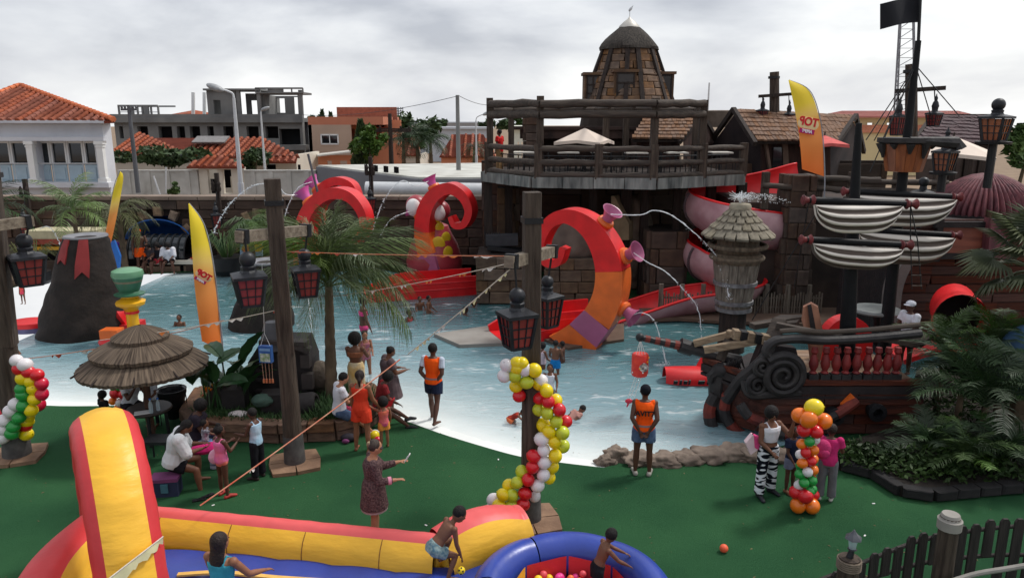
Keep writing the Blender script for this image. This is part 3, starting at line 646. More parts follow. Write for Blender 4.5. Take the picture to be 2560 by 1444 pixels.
# palms
frond_lt=mat('frond_light',(98,126,70),.5,rgb2=(128,148,92),scale=.8,rnd=.2,gain=.75,spec=.4)
def frond_mesh(L_,droop,n=26,leaf=.5,wid=.022,seed=0,lift=.6,hang=.5,name='frond',m=None,spread=1.0):
 """a feather frond in local space: starts at the origin, runs along +X, arches up and droops"""
 rr=random.Random(seed);b=MB();pts=[];wid*=.55
 for i in range(13):
  t=i/12;pts.append(Vector((L_*t*(1-.12*droop*t),rr.uniform(-.01,.01),L_*(lift*t-droop*t*t))))
 b.tube(pts,[max(.006,.022*(1-.8*i/12))for i in range(13)],5)
 for i in range(n):
  t=.12+.88*i/(n-1);k=min(11,int(t*12));p=pts[k].lerp(pts[k+1],t*12-k);d=(pts[k+1]-pts[k]).normalized()
  ll_=leaf*(math.sin(math.pi*(.12+.82*t))**.6)*rr.uniform(.75,1.12)
  for sgn in(-1,1):
   a=(d*.75*rr.uniform(.7,1.3)+Vector((0,sgn*spread,rr.uniform(0,.35)))).normalized()
   tip=p+a*ll_+Vector((0,0,-hang*ll_));md=p+a*ll_*.55+Vector((0,0,-hang*ll_*.22))
   s_=d*wid
   b.add([p-s_*.5,p+s_*.5,md+s_*.7,tip,md-s_*.7],[(0,1,2,4),(4,2,3)])
 return b.mesh(name,m or frond_m,smooth=0)
def palm(label,base,trunk_h,r,n,L_,name='palm_tree',lean=(0,0),m=None,seed=0,elev=(-35,80),leaf=.5,droop=(.5,1.0),hang=.6,wid=.022,nl=26,trunks=None,group=None,cat='palm',spread=1.0,upscale=1.0,crown_up=0):
 rr=random.Random(seed);t=thing(name,label,cat,base,group=group);base=Vector(base)
 top=base+Vector((lean[0],lean[1],trunk_h));k=max(6,int(trunk_h/.12));b=MB()
 pts=[];rs=[]
 for i in range(k+1):
  u=i/k;pts.append(base.lerp(top,u)+Vector((lean[0]*(u*u-u)*.5,0,0)));rs.append(r*(1.25-.55*u)*(1+(.06 if i%2 else-.04)))
 b.tube(pts,rs,10,jag=.05);b.build('trunk',bark_m,t,smooth=60)
 ms=[frond_mesh(L_,rr.uniform(*droop),nl,leaf,wid,seed*9+j,rr.uniform(.45,.75),hang,m=m,spread=spread)for j in range(4)]
 for i in range(n):
  az=i*2.399+rr.uniform(-.25,.25);el=R(elev[0]+(elev[1]-elev[0])*((i+.5)/n));s_=rr.uniform(.8,1.08)*(upscale if el>R(55)else 1)
  rot=Matrix.Rotation(az,3,'Z')@Matrix.Rotation(-el*.75+rr.uniform(-.1,.1),3,'Y')@Matrix.Rotation(rr.uniform(-.4,.4),3,'X')
  piece('frond',ms[i%4],t,top,rot,(s_,s_,s_))
 for i in range(crown_up):
  if i==0:mu=[frond_mesh(L_*.88,.22+.1*j,nl,leaf*.8,wid,seed*9+5+j,.3,.45,m=m,spread=.6)for j in range(2)]
  piece('frond',mu[i%2],t,top,Matrix.Rotation(i*2.4,3,'Z')@Matrix.Rotation(-R(50+26*(i%3)/2),3,'Y')@Matrix.Rotation(rr.uniform(-.5,.5),3,'X'),(rr.uniform(.8,1.05),)*3)
 return t
for i,(px,pt,h_)in enumerate(((1010,330,0),(1045,318,0),(1078,335,0))):
 Y=66;b_=D(px,420,Y);palm(['left palm of the far clump behind the park','middle tallest palm of the far clump','right drooping palm of the far clump'][i],b_,D(px,pt+22,Y).z-b_.z,.16,16,2.0,m=frond_dk,seed=11+i,leaf=.8,droop=(.7,1.3),hang=.8,wid=.07,nl=18,group='palms beyond the park wall')
palm('small distant palm by the thin street lamp',D(1186,408,70),D(1186,372,70).z-D(1186,408,70).z,.15,12,1.7,m=frond_dk,seed=15,leaf=.7,droop=(.8,1.2),hang=.8,wid=.06,nl=14)
# park wall with its caves
Y=33.5;WT=zz_(492,Y)
pw=thing('park_wall','long brown stone wall with arched caves along the back of the pool','wall',D(590,672,Y))
xa,xb=PX(-60,580,Y),PX(1214,580,Y)
caves=[(D(412,672,Y),1.55,2.25),(D(655,672,Y),1.05,2.2)]
def incave(c,g=0.0):return any(((c.x-q.x)/(a+g))**2+(c.z/(b+g))**2<1 for q,a,b in caves)
mw=MB();hol=[]
for q,a,b in caves:
 for k in range(6):
  z0,z1=b*k/6,b*(k+1)/6;hw_=a*math.sqrt(max(0,1-((z0+z1)/2/b)**2));hol.append((q.x-hw_,q.x+hw_,z0,z1))
facade(mw,xa,xb,0,WT-.12,Y+.1,.5,hol);mw.build('wall_core',mortar_m,pw,smooth=0)
stone_courses(pw,'stone',stone_m,Vector((xa,Y,0)),(1,0,0),xb-xa,WT-.14,7,.7,1.7,.26,skip=lambda c:incave(c,.42),nrm=(0,-1,0),limit=260,gap=.03)
cp=MB();k=18
for i in range(k):cp.box((xa+(xb-xa)*(i+.5)/k,Y+.2,WT-.04),((xb-xa)/k-.03,.85,.16))
cp.build('coping',mat('coping_stone',(128,112,100),.85,var=.2,scale=1,bump=.4),pw,smooth=0)
vs_m=mat('voussoir_stone',(146,124,102),.85,rgb2=(110,92,78),scale=2,bump=.6,rnd=.15)
blue_m=mat('blue_cave_paint',(48,96,176),.6,rgb2=(36,110,190),scale=.9,gain=1.0)
for q,a,b in caves:
 for i in range(7):
  ang=R(22+136*i/6);p=Vector((q.x+math.cos(ang)*(a+.22),Y-.06,math.sin(ang)*(b+.22)))
  rot=Matrix.Rotation(-(ang-math.pi/2),3,'Y');piece('stone',unit_block(vs_m,.2,.05,i%6),pw,p,rot,(.36,.3,.44))
 dm=MB();rows=[]
 for i in range(9):
  ph=math.pi/2*i/8;rows.append([Vector((q.x+math.cos(th)*a*math.cos(ph)*1.12,Y+.5+1.8*math.sin(ph),max(0,math.sin(th)*b*math.cos(ph)*1.12)))for th in(math.pi*j/16 for j in range(17))])
 dm.sheet(rows);dm.build('cave_lining',blue_m if a>1.2 else mat('rock_cave',(92,84,70),.9,bump=.6,scale=3),pw)
q=caves[0][0]
cn=MB();rows=[]
for i in range(5):rows.append([Vector((q.x+math.cos(th)*(1.5-.05*i),Y-.35+i*.25,1.15+math.sin(th)*(1.02-.1*i)))for th in(R(8)+R(164)*j/16 for j in range(17))])
cn.sheet(rows,thick=(0,0,-.05));tag(cn.build('blue_canopy',blue_m),'curved blue canopy over the mouth of the cave','canopy')
tn=thing('ribbed_tunnel','black ribbed half round play tunnel with tinted panels in the cave','tunnel',(q.x+.3,Y-.6,0))
g_=MB();rows=[]
for i in range(7):rows.append([Vector((q.x-.9+i*.42,Y-.7+math.cos(th)*.75,.55+math.sin(th)*.95))for th in(math.pi*j/12 for j in range(13))])
g_.sheet(rows);g_.build('tinted_panel',glass_m,tn)
for i in range(9):x=q.x-.9+i*.315;MB().tube([Vector((x,Y-.72+math.cos(th)*.78,.55+math.sin(th)*.98))for th in(math.pi*j/12 for j in range(13))],.035,6).build('rib',black_m,tn)
g_=MB();g_.box((q.x+.36,Y-.7,.28),(2.7,1.5,.54));g_.build('base',dark_m,tn,smooth=0)
bn=thing('stone_bench','low cream bench ledge in front of the black tunnel','bench',D(480,672,32.2))
g_=MB();c=D(478,665,32.2);g_.box((c.x,32.2,.42),(3.4,.7,.16));g_.build('seat',cream_m,bn,smooth=0)
for dx in(-1.4,0,1.4):MB().box((c.x+dx,32.2,.17),(.25,.5,.34)).build('leg',stone_m,bn,smooth=0)
g_=MB();g_.ell((c.x+.75,32.15,.56),(.75,.25,.09),12,6);tag(g_.build('red_float',red_m),'flat red swimming float lying on the cream bench','float')
kk=thing('poolside_kiosk','low kiosk with cream slab roof and red fascia left of the volcano','kiosk',D(165,672,32.5))
x0,x1=PX(85,580,32),PX(255,580,32);z1=zz_(572,32);z0=zz_(592,32)
for nm_,z_,h_,m_ in(('roof',(z1+z0)/2,z1-z0,mat('cream_slab',(190,182,150),.7,var=.1)),('fascia',z0-.12,.22,mat('dull_red',(150,72,58),.7)),('counter',zz_(616,32),.14,yellow_m),('back_panel',z0-.9,1.5,dark_m)):
 g_=MB();dy={'roof':0,'fascia':-.05,'counter':.1,'back_panel':.6}[nm_];g_.box(((x0+x1)/2,32+dy,z_),((x1-x0)*(1 if nm_!='counter' else.96),1.2 if nm_!='back_panel' else.1,h_));g_.build(nm_,m_,kk,smooth=0)
for px in(90,170,250):MB().box((PX(px,620,32),31.6,z0/2),(.14,.14,z0)).build('post',timber_dk,kk,smooth=0)
g_=MB();g_.box((PX(160,650,31.5),31.3,.3),(3.2,.3,.6));g_.build('base_wall',stone_m,kk,smooth=0)
def grass_pot(px,py,Y,r,h,label,n=70,L_=1.2,m=None):
 base=G(px,py);base=Vector((PX(px,py,Y),Y,0));t=thing('potted_plant',label,'potted plant',base);b=MB()
 b.lathe(base,[(r*.8,0),(r,h*.3),(r*.95,h),(r*.8,h),(.05,h*.9)],16);b.build('pot',black_m,t)
 rr=random.Random(int(px));g=MB()
 for i in range(n):
  a=rr.uniform(0,6.28);l=L_*rr.uniform(.6,1);o_=base+Vector((math.cos(a)*r*.3,math.sin(a)*r*.3,h));d=Vector((math.cos(a),math.sin(a),0));s_=d.cross(Vector((0,0,1)))*.02
  p1=o_+d*l*.35+Vector((0,0,l*.7));p2=o_+d*l*.8+Vector((0,0,l*.45));g.add([o_-s_,o_+s_,p1+s_,p1-s_,p2],[(0,1,2,3),(3,2,4)])
 g.build('blades',m or frond_m,t,smooth=0);return t
grass_pot(570,668,31.5,.75,.75,'grassy plant in a black drum beneath the stone wall',L_=1.6)
grass_pot(90,690,29.5,.6,.5,'drooping grassy plant in a dark pot behind the left lantern',L_=1.8,m=frond_dry)
kb=MB();pts=gpts([(-120,742),(60,709),(150,697),(340,683),(560,675),(760,665)])
for a,b in zip(pts[:-1],pts[1:]):
 k=max(1,int((b-a).length/1.3))
 for i in range(k):kb.beam(a.lerp(b,(i+.04)/k)+Vector((0,.3,.1)),a.lerp(b,(i+.96)/k)+Vector((0,.3,.1)),.5,.28)
tag(kb.build('stone_kerb',mat('kerb_stone',(120,100,84),.85,var=.25,scale=1.5,bump=.5),smooth=0),'low brown stone kerb along the far beach','kerb')
m_=MB();m_.prism([D(258,700,30),D(240,640,30),D(262,612,30),D(285,600,30),D(300,640,30),D(296,690,30)],(0,.12,0));tag(m_.build('wave_board',blue_m,smooth=0),'blue wave shaped board behind the thin edge on flag','board')
cb_=thing('cartoon_wall_panel','orange and yellow painted play panel behind the left lantern arm','panel',D(628,660,31));m_=MB();m_.prism([D(600,640,31),D(600,585,31),D(655,580,31),D(655,640,31)],(0,.12,0));m_.build('panel',mat('pale_blue_board',(150,170,196),.6),cb_,smooth=0)
for q_,mm in(((612,600),orange_m),((636,594),yellow_m),((642,618),yellow_m),((620,622),orange_m)):m_=MB();m_.ell(D(q_[0],q_[1],30.9),(.28,.06,.2),12,6);m_.build('painted_flame',mm,cb_)
m_=MB();m_.beam(D(628,640,31),D(628,676,31),.2,.1);m_.build('stand',timber_dk,cb_,smooth=0)
def palm_at(px,pb,Y,ptop,**k):
 b_=D(px,pb,Y);return b_,D(px,ptop,Y).z-b_.z
b_,h_=palm_at(198,640,29.5,528);b_.z=0;palm('slender palm with upright feathery fronds behind the volcano',b_,D(198,528,29.5).z,.1,14,1.75,m=frond_lt,seed=3,elev=(-25,85),leaf=.62,droop=(.55,.95),hang=.7,wid=.045,nl=26)
b_=Vector((PX(-20,560,27),27,0));palm('palm at the far left edge behind the lamp post',b_,D(-20,520,27).z,.14,16,2.0,m=frond_dk,seed=4,elev=(-30,75),leaf=.6,wid=.04,nl=24)
b_=Vector((PX(300,560,31),31,0));palm('drooping palm in front of the stone wall right of the thin flag',b_,D(300,535,31).z,.12,14,1.7,m=frond_dry,seed=5,elev=(-50,50),leaf=.6,droop=(.8,1.3),hang=.9,wid=.045,nl=22)
b_=Vector((PX(628,600,30.5),30.5,0));palm('short palm with hanging fronds before the small cave',b_,D(628,560,30.5).z,.13,14,1.4,m=frond_m,seed=6,elev=(-50,40),leaf=.6,droop=(.8,1.2),hang=.9,wid=.045,nl=22)
# the pirate deck
ZD=4.25
edge_px=[(1207,452),(1330,468),(1640,472),(1858,460)]
def edge(px,z=ZD):
 for(a,ya),(b,yb)in zip(edge_px[:-1],edge_px[1:]):
  if px<=b or b==1858:
   u=(px-a)/(b-a);p=G(a,ya,ZD).lerp(G(b,yb,ZD),u);return Vector((p.x,p.y,z))
dk=thing('pirate_deck','raised dark timber terrace with log railings and pergola over the slides','terrace',(edge(1500).x,30,0))
slab=MB();front=[G(px,py,ZD)for px,py in edge_px]
slab.prism(front+[Vector((front[-1].x,35,ZD)),Vector((front[0].x,35,ZD))],(0,0,.3));slab.build('deck_slab',timber_dk,dk,smooth=0)
fas=mat('stained_fascia',(140,142,138),.85,rgb2=(72,76,76),scale=2.2,stretch=(2.2,2.2,.35),bump=.4,rnd=.18)
for a,b in zip(front[:-1],front[1:]):
 k=max(2,int((b-a).length/.85));
 for i in range(k):
  p,q=a.lerp(b,i/k),a.lerp(b,(i+1)/k);d=(q-p).normalized();n_=Vector((d.y,-d.x,0))
  m_=MB();m_.beam(p+d*.012+n_*.05+Vector((0,0,.17)),q-d*.012+n_*.05+Vector((0,0,.17)),.1,.36+.02*(i%2));m_.build('fascia_panel',fas,dk,smooth=0)
def log(p,q,r,name='rail',m=None,parent=None,n=8):
 rr=random.Random(int(p[0]*1000));k=6;b=MB()
 b.tube([Vector(p).lerp(Vector(q),i/k)+Vector((0,0,rr.uniform(-.16,.16)*r))for i in range(k+1)],[r*rr.uniform(.88,1.1)for _ in range(k+1)],n);return b.build(name,m or timber_h,parent if parent is not None else dk,smooth=60)
tall=[(1227,245),(1350,240),(1632,246),(1747,250)]
for px,pt in tall:
 b=edge(px);b.y+=.15;b.z=ZD+.3;m_=MB();tz=zz_(pt,b.y);m_.box((b.x,b.y,(b.z+tz)/2),(.24,.24,tz-b.z));m_.build('post',timber_m,dk,smooth=0)
for px in(1222,1345,1497,1632,1750,1854):
 b=edge(px);b.y+=.02;m_=MB();m_.box((b.x,b.y,ZD+.3+.58),(.26,.22,1.16));m_.build('post',timber_m,dk,smooth=0)
rl=[1222,1345,1497,1632,1750,1854]
for a,b in zip(rl[:-1],rl[1:]):
 for zz__ in(ZD+.42,ZD+.84,ZD+1.3):p,q=edge(a,zz__),edge(b,zz__);log(p,q,.1)
for a,b in zip(tall[:-1],tall[1:]):
 for py in(259,286):
  p,q=edge(a[0]),edge(b[0]);p.y-=.02;q.y-=.02;p.z=zz_(py,p.y);q.z=zz_(py,q.y);log(p,q,.135,'beam')
for px,Yp in((1278,31),(1515,31),(1565,32),(1740,31)):
 x=PX(px,320,Yp);m_=MB();tz=zz_(270,Yp);m_.box((x,Yp,(ZD+.3+tz)/2),(.24,.24,tz-ZD-.3));m_.build('post',timber_m,dk,smooth=0)
for a,b in(((1227,27.9),(1278,31)),((1278,31),(1515,31)),((1515,31),(1740,31)),((1747,27),(1740,31))):
 for dz in(0,):
  p=Vector((PX(a[0],280,a[1]),a[1],zz_(274,31)+dz));q=Vector((PX(b[0],280,b[1]),b[1],zz_(274,31)+dz));log(p,q,.11,'beam')
for i in range(5):
 px=1400+i*60;p=edge(px);p.z=zz_(268,p.y);log(p,Vector((p.x+.2,31,p.z+.05)),.06,'beam')
slt=MB()
for i in range(46):
 px=1232+i*13.4;p=edge(px);p.y+=1.2;slt.tube([p+Vector((0,0,.3)),p+Vector((0,0,1.0))],.018,5)
slt.tube([edge(1232)+Vector((0,1.2,1.0)),edge(1340)+Vector((0,1.2,1.0)),edge(1640)+Vector((0,1.2,1.0)),edge(1840)+Vector((0,1.2,1.0))],.025,6);slt.build('inner_railing',black_m,dk)
def cafe_set(px,Y,label):
 x=PX(px,390,Y);t=thing('cafe_table','small dark cafe table with pale top '+label,'table',(x,Y,ZD+.3),group='tables on the deck')
 m_=MB();m_.box((x,Y,ZD+1.03),(.8,.8,.05));m_.build('table_top',mat('pale_top',(206,200,190),.4),t,smooth=0);m_=MB();m_.tube([(x,Y,ZD+.3),(x,Y,ZD+1.0)],.04);m_.build('leg',black_m,t)
 for k,dx in enumerate((-.75,.75)):
  c=thing('cafe_chair','dark slatted chair %s of the table %s'%(('left','right')[k],label),'chair',(x+dx,Y,ZD+.3),group='chairs on the deck')
  m_=MB();m_.box((x+dx,Y,ZD+.75),(.42,.42,.04));m_.build('seat',black_m,c,smooth=0)
  m_=MB();s_=1 if dx>0 else-1
  for i in range(4):m_.box((x+dx+s_*.2,Y-.15+i*.1,ZD+1.0),(.03,.04,.5))
  m_.box((x+dx+s_*.2,Y,ZD+1.25),(.035,.42,.06));m_.build('backrest',black_m,c,smooth=0)
  for a in(-1,1):
   for b_ in(-1,1):MB().tube([(x+dx+a*.18,Y+b_*.18,ZD+.3),(x+dx+a*.18,Y+b_*.18,ZD+.75)],.018,6).build('leg',black_m,c)
for px,Y,lab in((1310,29,'beside the red shirted visitor'),(1420,29,'under the left of the cream parasol'),(1500,29.6,'under the right of the cream parasol'),(1590,28.6,'before the small shingled hut'),(1690,28.8,'beneath the right end of the pergola'),(1800,29,'by the right end of the railing')):cafe_set(px,Y,lab)
def parasol(label,c,half,drop,pole_z,m,rz=.6,name='parasol'):
 t=thing(name,label,'parasol',(c.x,c.y,pole_z));b=MB();n=4;ap=c;ring=[]
 for i in range(8):
  a=rz+i*math.pi/4;r_=half*(1 if i%2==0 else.74);ring.append(c+Vector((math.cos(a)*r_,math.sin(a)*r_,-drop*(1 if i%2==0 else.82))))
 b.add([ap]+ring,[(0,i+1,(i+1)%8+1)for i in range(8)]);b.add([p for p in ring]+[p+Vector((0,0,-.12))for p in ring],[(i,(i+1)%8,8+(i+1)%8,8+i)for i in range(8)])
 b.build('canopy',m,t,smooth=0);p=MB();p.tube([(c.x,c.y,pole_z),(c.x,c.y,c.z+.12)],.03);p.build('pole',timber_dk,t)
 for i in range(0,8,2):q=MB();q.tube([c+Vector((0,0,-.1)),ring[i]+Vector((0,0,-.03))],.015,5);q.build('rib',timber_dk,t)
cream_cl=mat('cream_canvas',(222,206,192),.8,var=.05,scale=2)
parasol('square cream parasol standing on the pirate deck',D(1462,320,30.5),1.35,.55,ZD+.3,cream_cl,.35)
parasol('cream parasol on the right terrace by the lantern posts',D(2385,340,26.5),1.75,.68,4.0,cream_cl,.3)
parasol('faded red parasol partly behind the right feather flag',D(2062,338,30),1.0,.35,4.2,mat('faded_red_cloth',(206,96,92),.8),.8)
cols=thing('deck_columns','dark round and square columns carrying the pirate deck','columns',(5,28,0))
for px,Y,r in((1221,28.4,.16),(1272,29,.15),(1480,28,.14),(1560,28,.2),(1608,27.6,.14),(1688,27.2,.14),(1770,27.5,.16),(1845,27.6,.16),(1338,27.2,.15)):
 x=PX(px,600,Y);MB().box((x,Y,ZD/2),(r*2,r*2,ZD-.01)).build('column',timber_dk,cols,smooth=0)
bw_=thing('grotto_wall','dark stone wall in the shade beneath the pirate deck','wall',(5,32,0))
x0,x1=PX(1205,600,32),PX(2200,600,32);m_=MB();m_.box(((x0+x1)/2,32.3,2.4),(x1-x0,.4,4.8));m_.build('wall_core',mortar_m,bw_,smooth=0)
stone_courses(bw_,'stone',stone_m,Vector((x0,32.1,0)),(1,0,0),x1-x0,4.7,7,1.0,2.2,.22,nrm=(0,-1,0),limit=90)
def pier(px0,px1,pt,Y,label,rows,depth=1.6,m=None,name='stone_pier',lm=(.5,.9),zb=0.0):
 a,b=PX(px0,pt+60,Y),PX(px1,pt+60,Y);h=zz_(pt,Y);t=thing(name,label,'stonework',((a+b)/2,Y+depth/2,zb));h-=zb
 c=MB();c.box(((a+b)/2,Y+depth/2,zb+h/2),(b-a-.06,depth-.06,h-.02));c.build('core',mortar_m,t,smooth=0)
 stone_courses(t,'stone',m or sand_m,Vector((a,Y,zb)),(1,0,0),b-a,h,rows,lm[0],lm[1],.2,nrm=(0,-1,0),seed=int(px0));
 stone_courses(t,'stone',m or sand_m,Vector((b,Y,zb)),(0,1,0),depth,h,rows,lm[0],lm[1],.2,nrm=(1,0,0),seed=int(px0)+1)
 if px0>1280:stone_courses(t,'stone',m or sand_m,Vector((a,Y,zb)),(0,1,0),depth,h,rows,lm[0],lm[1],.2,nrm=(-1,0,0),seed=int(px0)+2)
 return t
pier(1190,1325,642,26.2,'low block of brown stones beneath the black lounge chair',4,2.4)
pier(1372,1505,645,26.0,'stone plinth under the round boulder behind the big tentacle',4,1.8)
pier(1242,1290,470,29.5,'tall brown stone pillar at the left under the deck',6,1.0,lm=(.8,1.1))
pier(1625,1712,578,26.6,'square dark stone box beside the spiral slide',4,2.0,stone_m,lm=(.9,1.4))
pier(1975,2036,438,24.5,'stone gate pier below the right feather flag',9,.9,stone_m,lm=(.45,.9))
def boulder(name,c,r,label,seed,m,cat='rock',rough=.28,fr=1.3,flatz=1.0,parent=None):
 bm=bmesh.new();bmesh.ops.create_icosphere(bm,subdivisions=4,radius=1.0);off=Vector((seed*3.1,seed*1.7,0))
 for v in bm.verts:
  d=v.co.normalized();q=1+rough*noise.fractal(d*fr+off,.9,2.1,4)
  v.co=Vector((d.x*r[0]*q,d.y*r[1]*q,d.z*r[2]*q*flatz))
 me=bpy.data.meshes.new(name);bm.to_mesh(me);bm.free();me.materials.append(m);me.polygons.foreach_set('use_smooth',[True]*len(me.polygons))
 o=bpy.data.objects.new(name,me);COL.objects.link(o);o.location=c;ORG[o.name]=Vector(c)
 if parent is not None:o.parent=parent;o.location=Vector(c)-ORG[parent.name]
 elif label:tag(o,label,cat)
 return o
rock_m=mat('grey_brown_rock',(128,116,102),.9,rgb2=(78,70,62),scale=1.6,bump=.9,bscale=8)
boulder('boulder',D(1438,600,27),(.95,.8,.95),'large round grey boulder inside the curl of the big tentacle',2,mat('boulder_grey',(122,106,96),.9,rgb2=(84,72,66),scale=1.3,bump=.6),rough=.15)
boulder('boulder',D(1585,610,28.5),(.8,.6,1.7),'tall grey rock pillar right of the big tentacle',5,rock_m,rough=.2)
pb=MB();pb.prism([D(1528,600,27.5),D(1528,490,27.5),D(1536,490,27.5),D(1572,560,27.5),D(1572,600,27.5)],(.25,.5,0));tag(pb.build('angled_board',mat('pale_board',(150,132,104),.8,var=.2,scale=3),smooth=0),'pale angled board standing below the deck','board')
lg=thing('lounge_chair','black lounge chair with slatted back on the stone block','chair',D(1255,640,27.2))
m_=MB();c=D(1262,622,27.2);m_.box(c,(1.3,.7,.12),rot=Matrix.Rotation(.12,3,'Y'));m_.build('seat',black_m,lg,smooth=0)
for i in range(7):MB().beam(D(1220+i*5,622,27.4),D(1212+i*6,580,27.6),.04,.03).build('slat',black_m,lg,smooth=0)
MB().beam(D(1215,600,27.5),D(1295,598,27.5),.5,.4).build('cushion',mat('dark_cushion',(58,58,62),.8),lg,smooth=0)
for dx in(-.5,.5):MB().tube([c+Vector((dx,-.2,-.05)),c+Vector((dx,-.2,-.4))],.03).build('leg',black_m,lg)
# the stone tower
Y=36.0;cc=Vector((PX(1567,255,Y),Y,0));s=mpp(D(1567,200,Y))
tw=thing('stone_tower','patchwork stone tower with thatched dome roof and dark timber ribs','tower',(cc.x,Y,ZD))
prof=[(112,262),(100,225),(90,195),(78,178),(60,122)]
pr=[(r*s,zz_(py,Y))for r,py in prof];pr=[(2.6,ZD)]+pr
m_=MB();m_.lathe(cc,[(r-.06,z)for r,z in pr],24);m_.build('core',mortar_m,tw,smooth=0)
ts_m=mat('tower_stone',(128,100,76),.85,rgb2=(92,72,58),scale=1.2,bump=.4,rnd=.28,gain=1.05)
rr=random.Random(4);cnt=0
for(r0,z0),(r1,z1)in zip(pr[1:-1],pr[2:]):
 k=max(1,round((z1-z0)/.36))
 for i in range(k):
  u=(i+.5)/k;r_=r0+(r1-r0)*u;z=z0+(z1-z0)*u;n=int(2*math.pi*r_/.55);tilt=math.atan2(r0-r1,z1-z0);off=rr.random()
  for j in range(n):
   th=2*math.pi*(j+off)/n
   if math.sin(th)>.35 or cnt>=300:continue
   nrm=Vector((math.cos(th),math.sin(th),0));u_=Vector((-math.sin(th),math.cos(th),0));nv=(nrm*math.cos(tilt)+Vector((0,0,math.sin(tilt)))).normalized();v_=nv.cross(u_)
   if v_.z<0:v_=-v_
   piece('stone',unit_block(ts_m,.1,.05,j%6),tw,Vector((cc.x+nrm.x*r_,cc.y+nrm.y*r_,z)),frame_rot(u_,-nv,v_),(2*math.pi*r_/n*rr.uniform(.93,.99),rr.uniform(.12,.17),(z1-z0)/k*rr.uniform(.94,.99)));cnt+=1
for th in(-100,-80,-135,-45,-165,-15):
 th=R(th);d=Vector((math.cos(th),math.sin(th),0));MB().beam(cc+d*(pr[1][0]+.1)+Vector((0,0,pr[1][1])),cc+d*(pr[-1][0]+.1)+Vector((0,0,pr[-1][1])),.2,.16).build('timber_rib',timber_dk,tw,smooth=0)
rf=MB();zr0=zz_(124,Y);zr1=zz_(72,Y);R0=64*s
rp=[(r_*s,zz_(py_,Y))for r_,py_ in((60,122),(68,127),(73,126),(73,120),(67,110),(57,98),(46,87),(35,77),(27,70),(20,66))]
thatch_m=mat('dark_thatch',(78,72,66),.95,rgb2=(40,37,35),scale=5,stretch=(3,3,.5),bump=1.0,bscale=18)
rf.lathe(cc,rp,40,jag=lambda i,j:1+.025*math.sin(j*7.1+i)+.012*math.sin(j*13.7));ro=rf.build('roof',thatch_m,tw)
cp_=MB();zc=zz_(73,Y);cp_.lathe(cc,[(27*s,zc),(25*s,zc+.12),(14*s,zc+.32),(5*s,zc+.44),(.015,zc+.54)],20);cp_.build('metal_cap',mat('pale_zinc',(196,192,184),.5,var=.1,metal=.2),ro)
wv=MB();z_=zc+.54;wv.tube([(cc.x,Y,z_),(cc.x,Y,z_+.25)],.015,6);wv.ell((cc.x+.03,Y,z_+.33),(.13,.04,.06),8,6,Matrix.Rotation(-.9,3,'Y'));wv.prism([(cc.x+.05,Y,z_+.42),(cc.x+.16,Y,z_+.5),(cc.x+.1,Y,z_+.36)],(0,.02,0));wv.build('weathervane',steel_m,tw)
for px0,px1,pt,dy,cols_,rows_ in((1467,1497,190,-.9,2,3),(1541,1583,183,-1.85,1,3),(1627,1676,188,-.9,1,1)):
 Yb=Y+dy;a=rect(px0,px1,pt,256,Yb);b=MB();w_=a[1]-a[0];h_=a[3]-a[2]
 b.box(((a[0]+a[1])/2,Yb+.5,(a[2]+a[3])/2),(w_+.25,1.0,h_+.1));b.box(((a[0]+a[1])/2,Yb+.45,a[3]+.1),(w_+.4,1.15,.12));bo=b.build('bay',mat('bay_stone',(112,86,64),.85,rgb2=(76,58,46),scale=1.5,bump=.5),tw,smooth=0)
 wn=MB();wn.box(((a[0]+a[1])/2,Yb-.02,(a[2]+a[3])/2),(w_,.05,h_));wn.build('window',mat('dim_pane',(58,52,50),.25,var=.3,scale=1),bo,smooth=0)
 fr=MB()
 for i in range(cols_+1):fr.box((a[0]+w_*i/cols_,Yb-.06,(a[2]+a[3])/2),(.07,.06,h_))
 for i in range(rows_+1):fr.box(((a[0]+a[1])/2,Yb-.065,a[2]+h_*i/rows_),(w_+.07,.05,.07))
 fr.build('window_frame',timber_dk,bo,smooth=0)
# shingled huts on the terrace
def shingle_roof(parent,e0,e1,r0,r1,rows,per,m,limit=300):
 e0,e1,r0,r1=map(Vector,(e0,e1,r0,r1));b=MB();nn_=(e1-e0).cross(r0-e0).normalized();nn_=-nn_ if nn_.z<0 else nn_
 b.prism([e0,e1,r1,r0],-nn_*.1);b.build('roof_deck',timber_dk,parent,smooth=0)
 rr=random.Random(int(e0 .x*100));cnt=0
 for i in range(rows):
  u0,u1=i/rows,(i+1.25)/rows;n=per
  for j in range(n):
   if cnt>=limit:return
   s0,s1=j/n,(j+1)/n;sh=rr.uniform(-.3,.3)/n
   f=lambda s_,u:e0 .lerp(e1,s_).lerp(r0 .lerp(r1,s_),min(u,1))
   c=f((s0+s1)/2,(u0+u1)/2);ux=(f(s1,u0)-f(s0,u0));vx=(f((s0+s1)/2,min(1,u1))-f((s0+s1)/2,u0));ln,hh=ux.length,vx.length
   ux.normalize();vv=(nn_.cross(ux)).normalized();
   if vv.dot(vx)<0:vv=-vv
   tilt=Matrix.Rotation(-.13,3,ux)@frame_rot(ux,-nn_,vv)
   piece('shingle',unit_block(m,.1,.06,rr.randint(0,5)),parent,c+nn_*(.05+rr.uniform(0,.02))+vv*rr.uniform(-.03,.03),tilt,(ln*rr.uniform(.94,1.02),.08,hh));cnt+=1
sh_m=mat('brown_shingle',(136,104,82),.85,rgb2=(112,84,66),scale=2,stretch=(2,2,1),bump=.3,bscale=8,rnd=.16,gain=.85)
sh_p=mat('plum_shingle',(98,80,82),.85,rgb2=(78,62,66),scale=2,stretch=(2,2,1),bump=.3,bscale=8,rnd=.14,gain=.85)
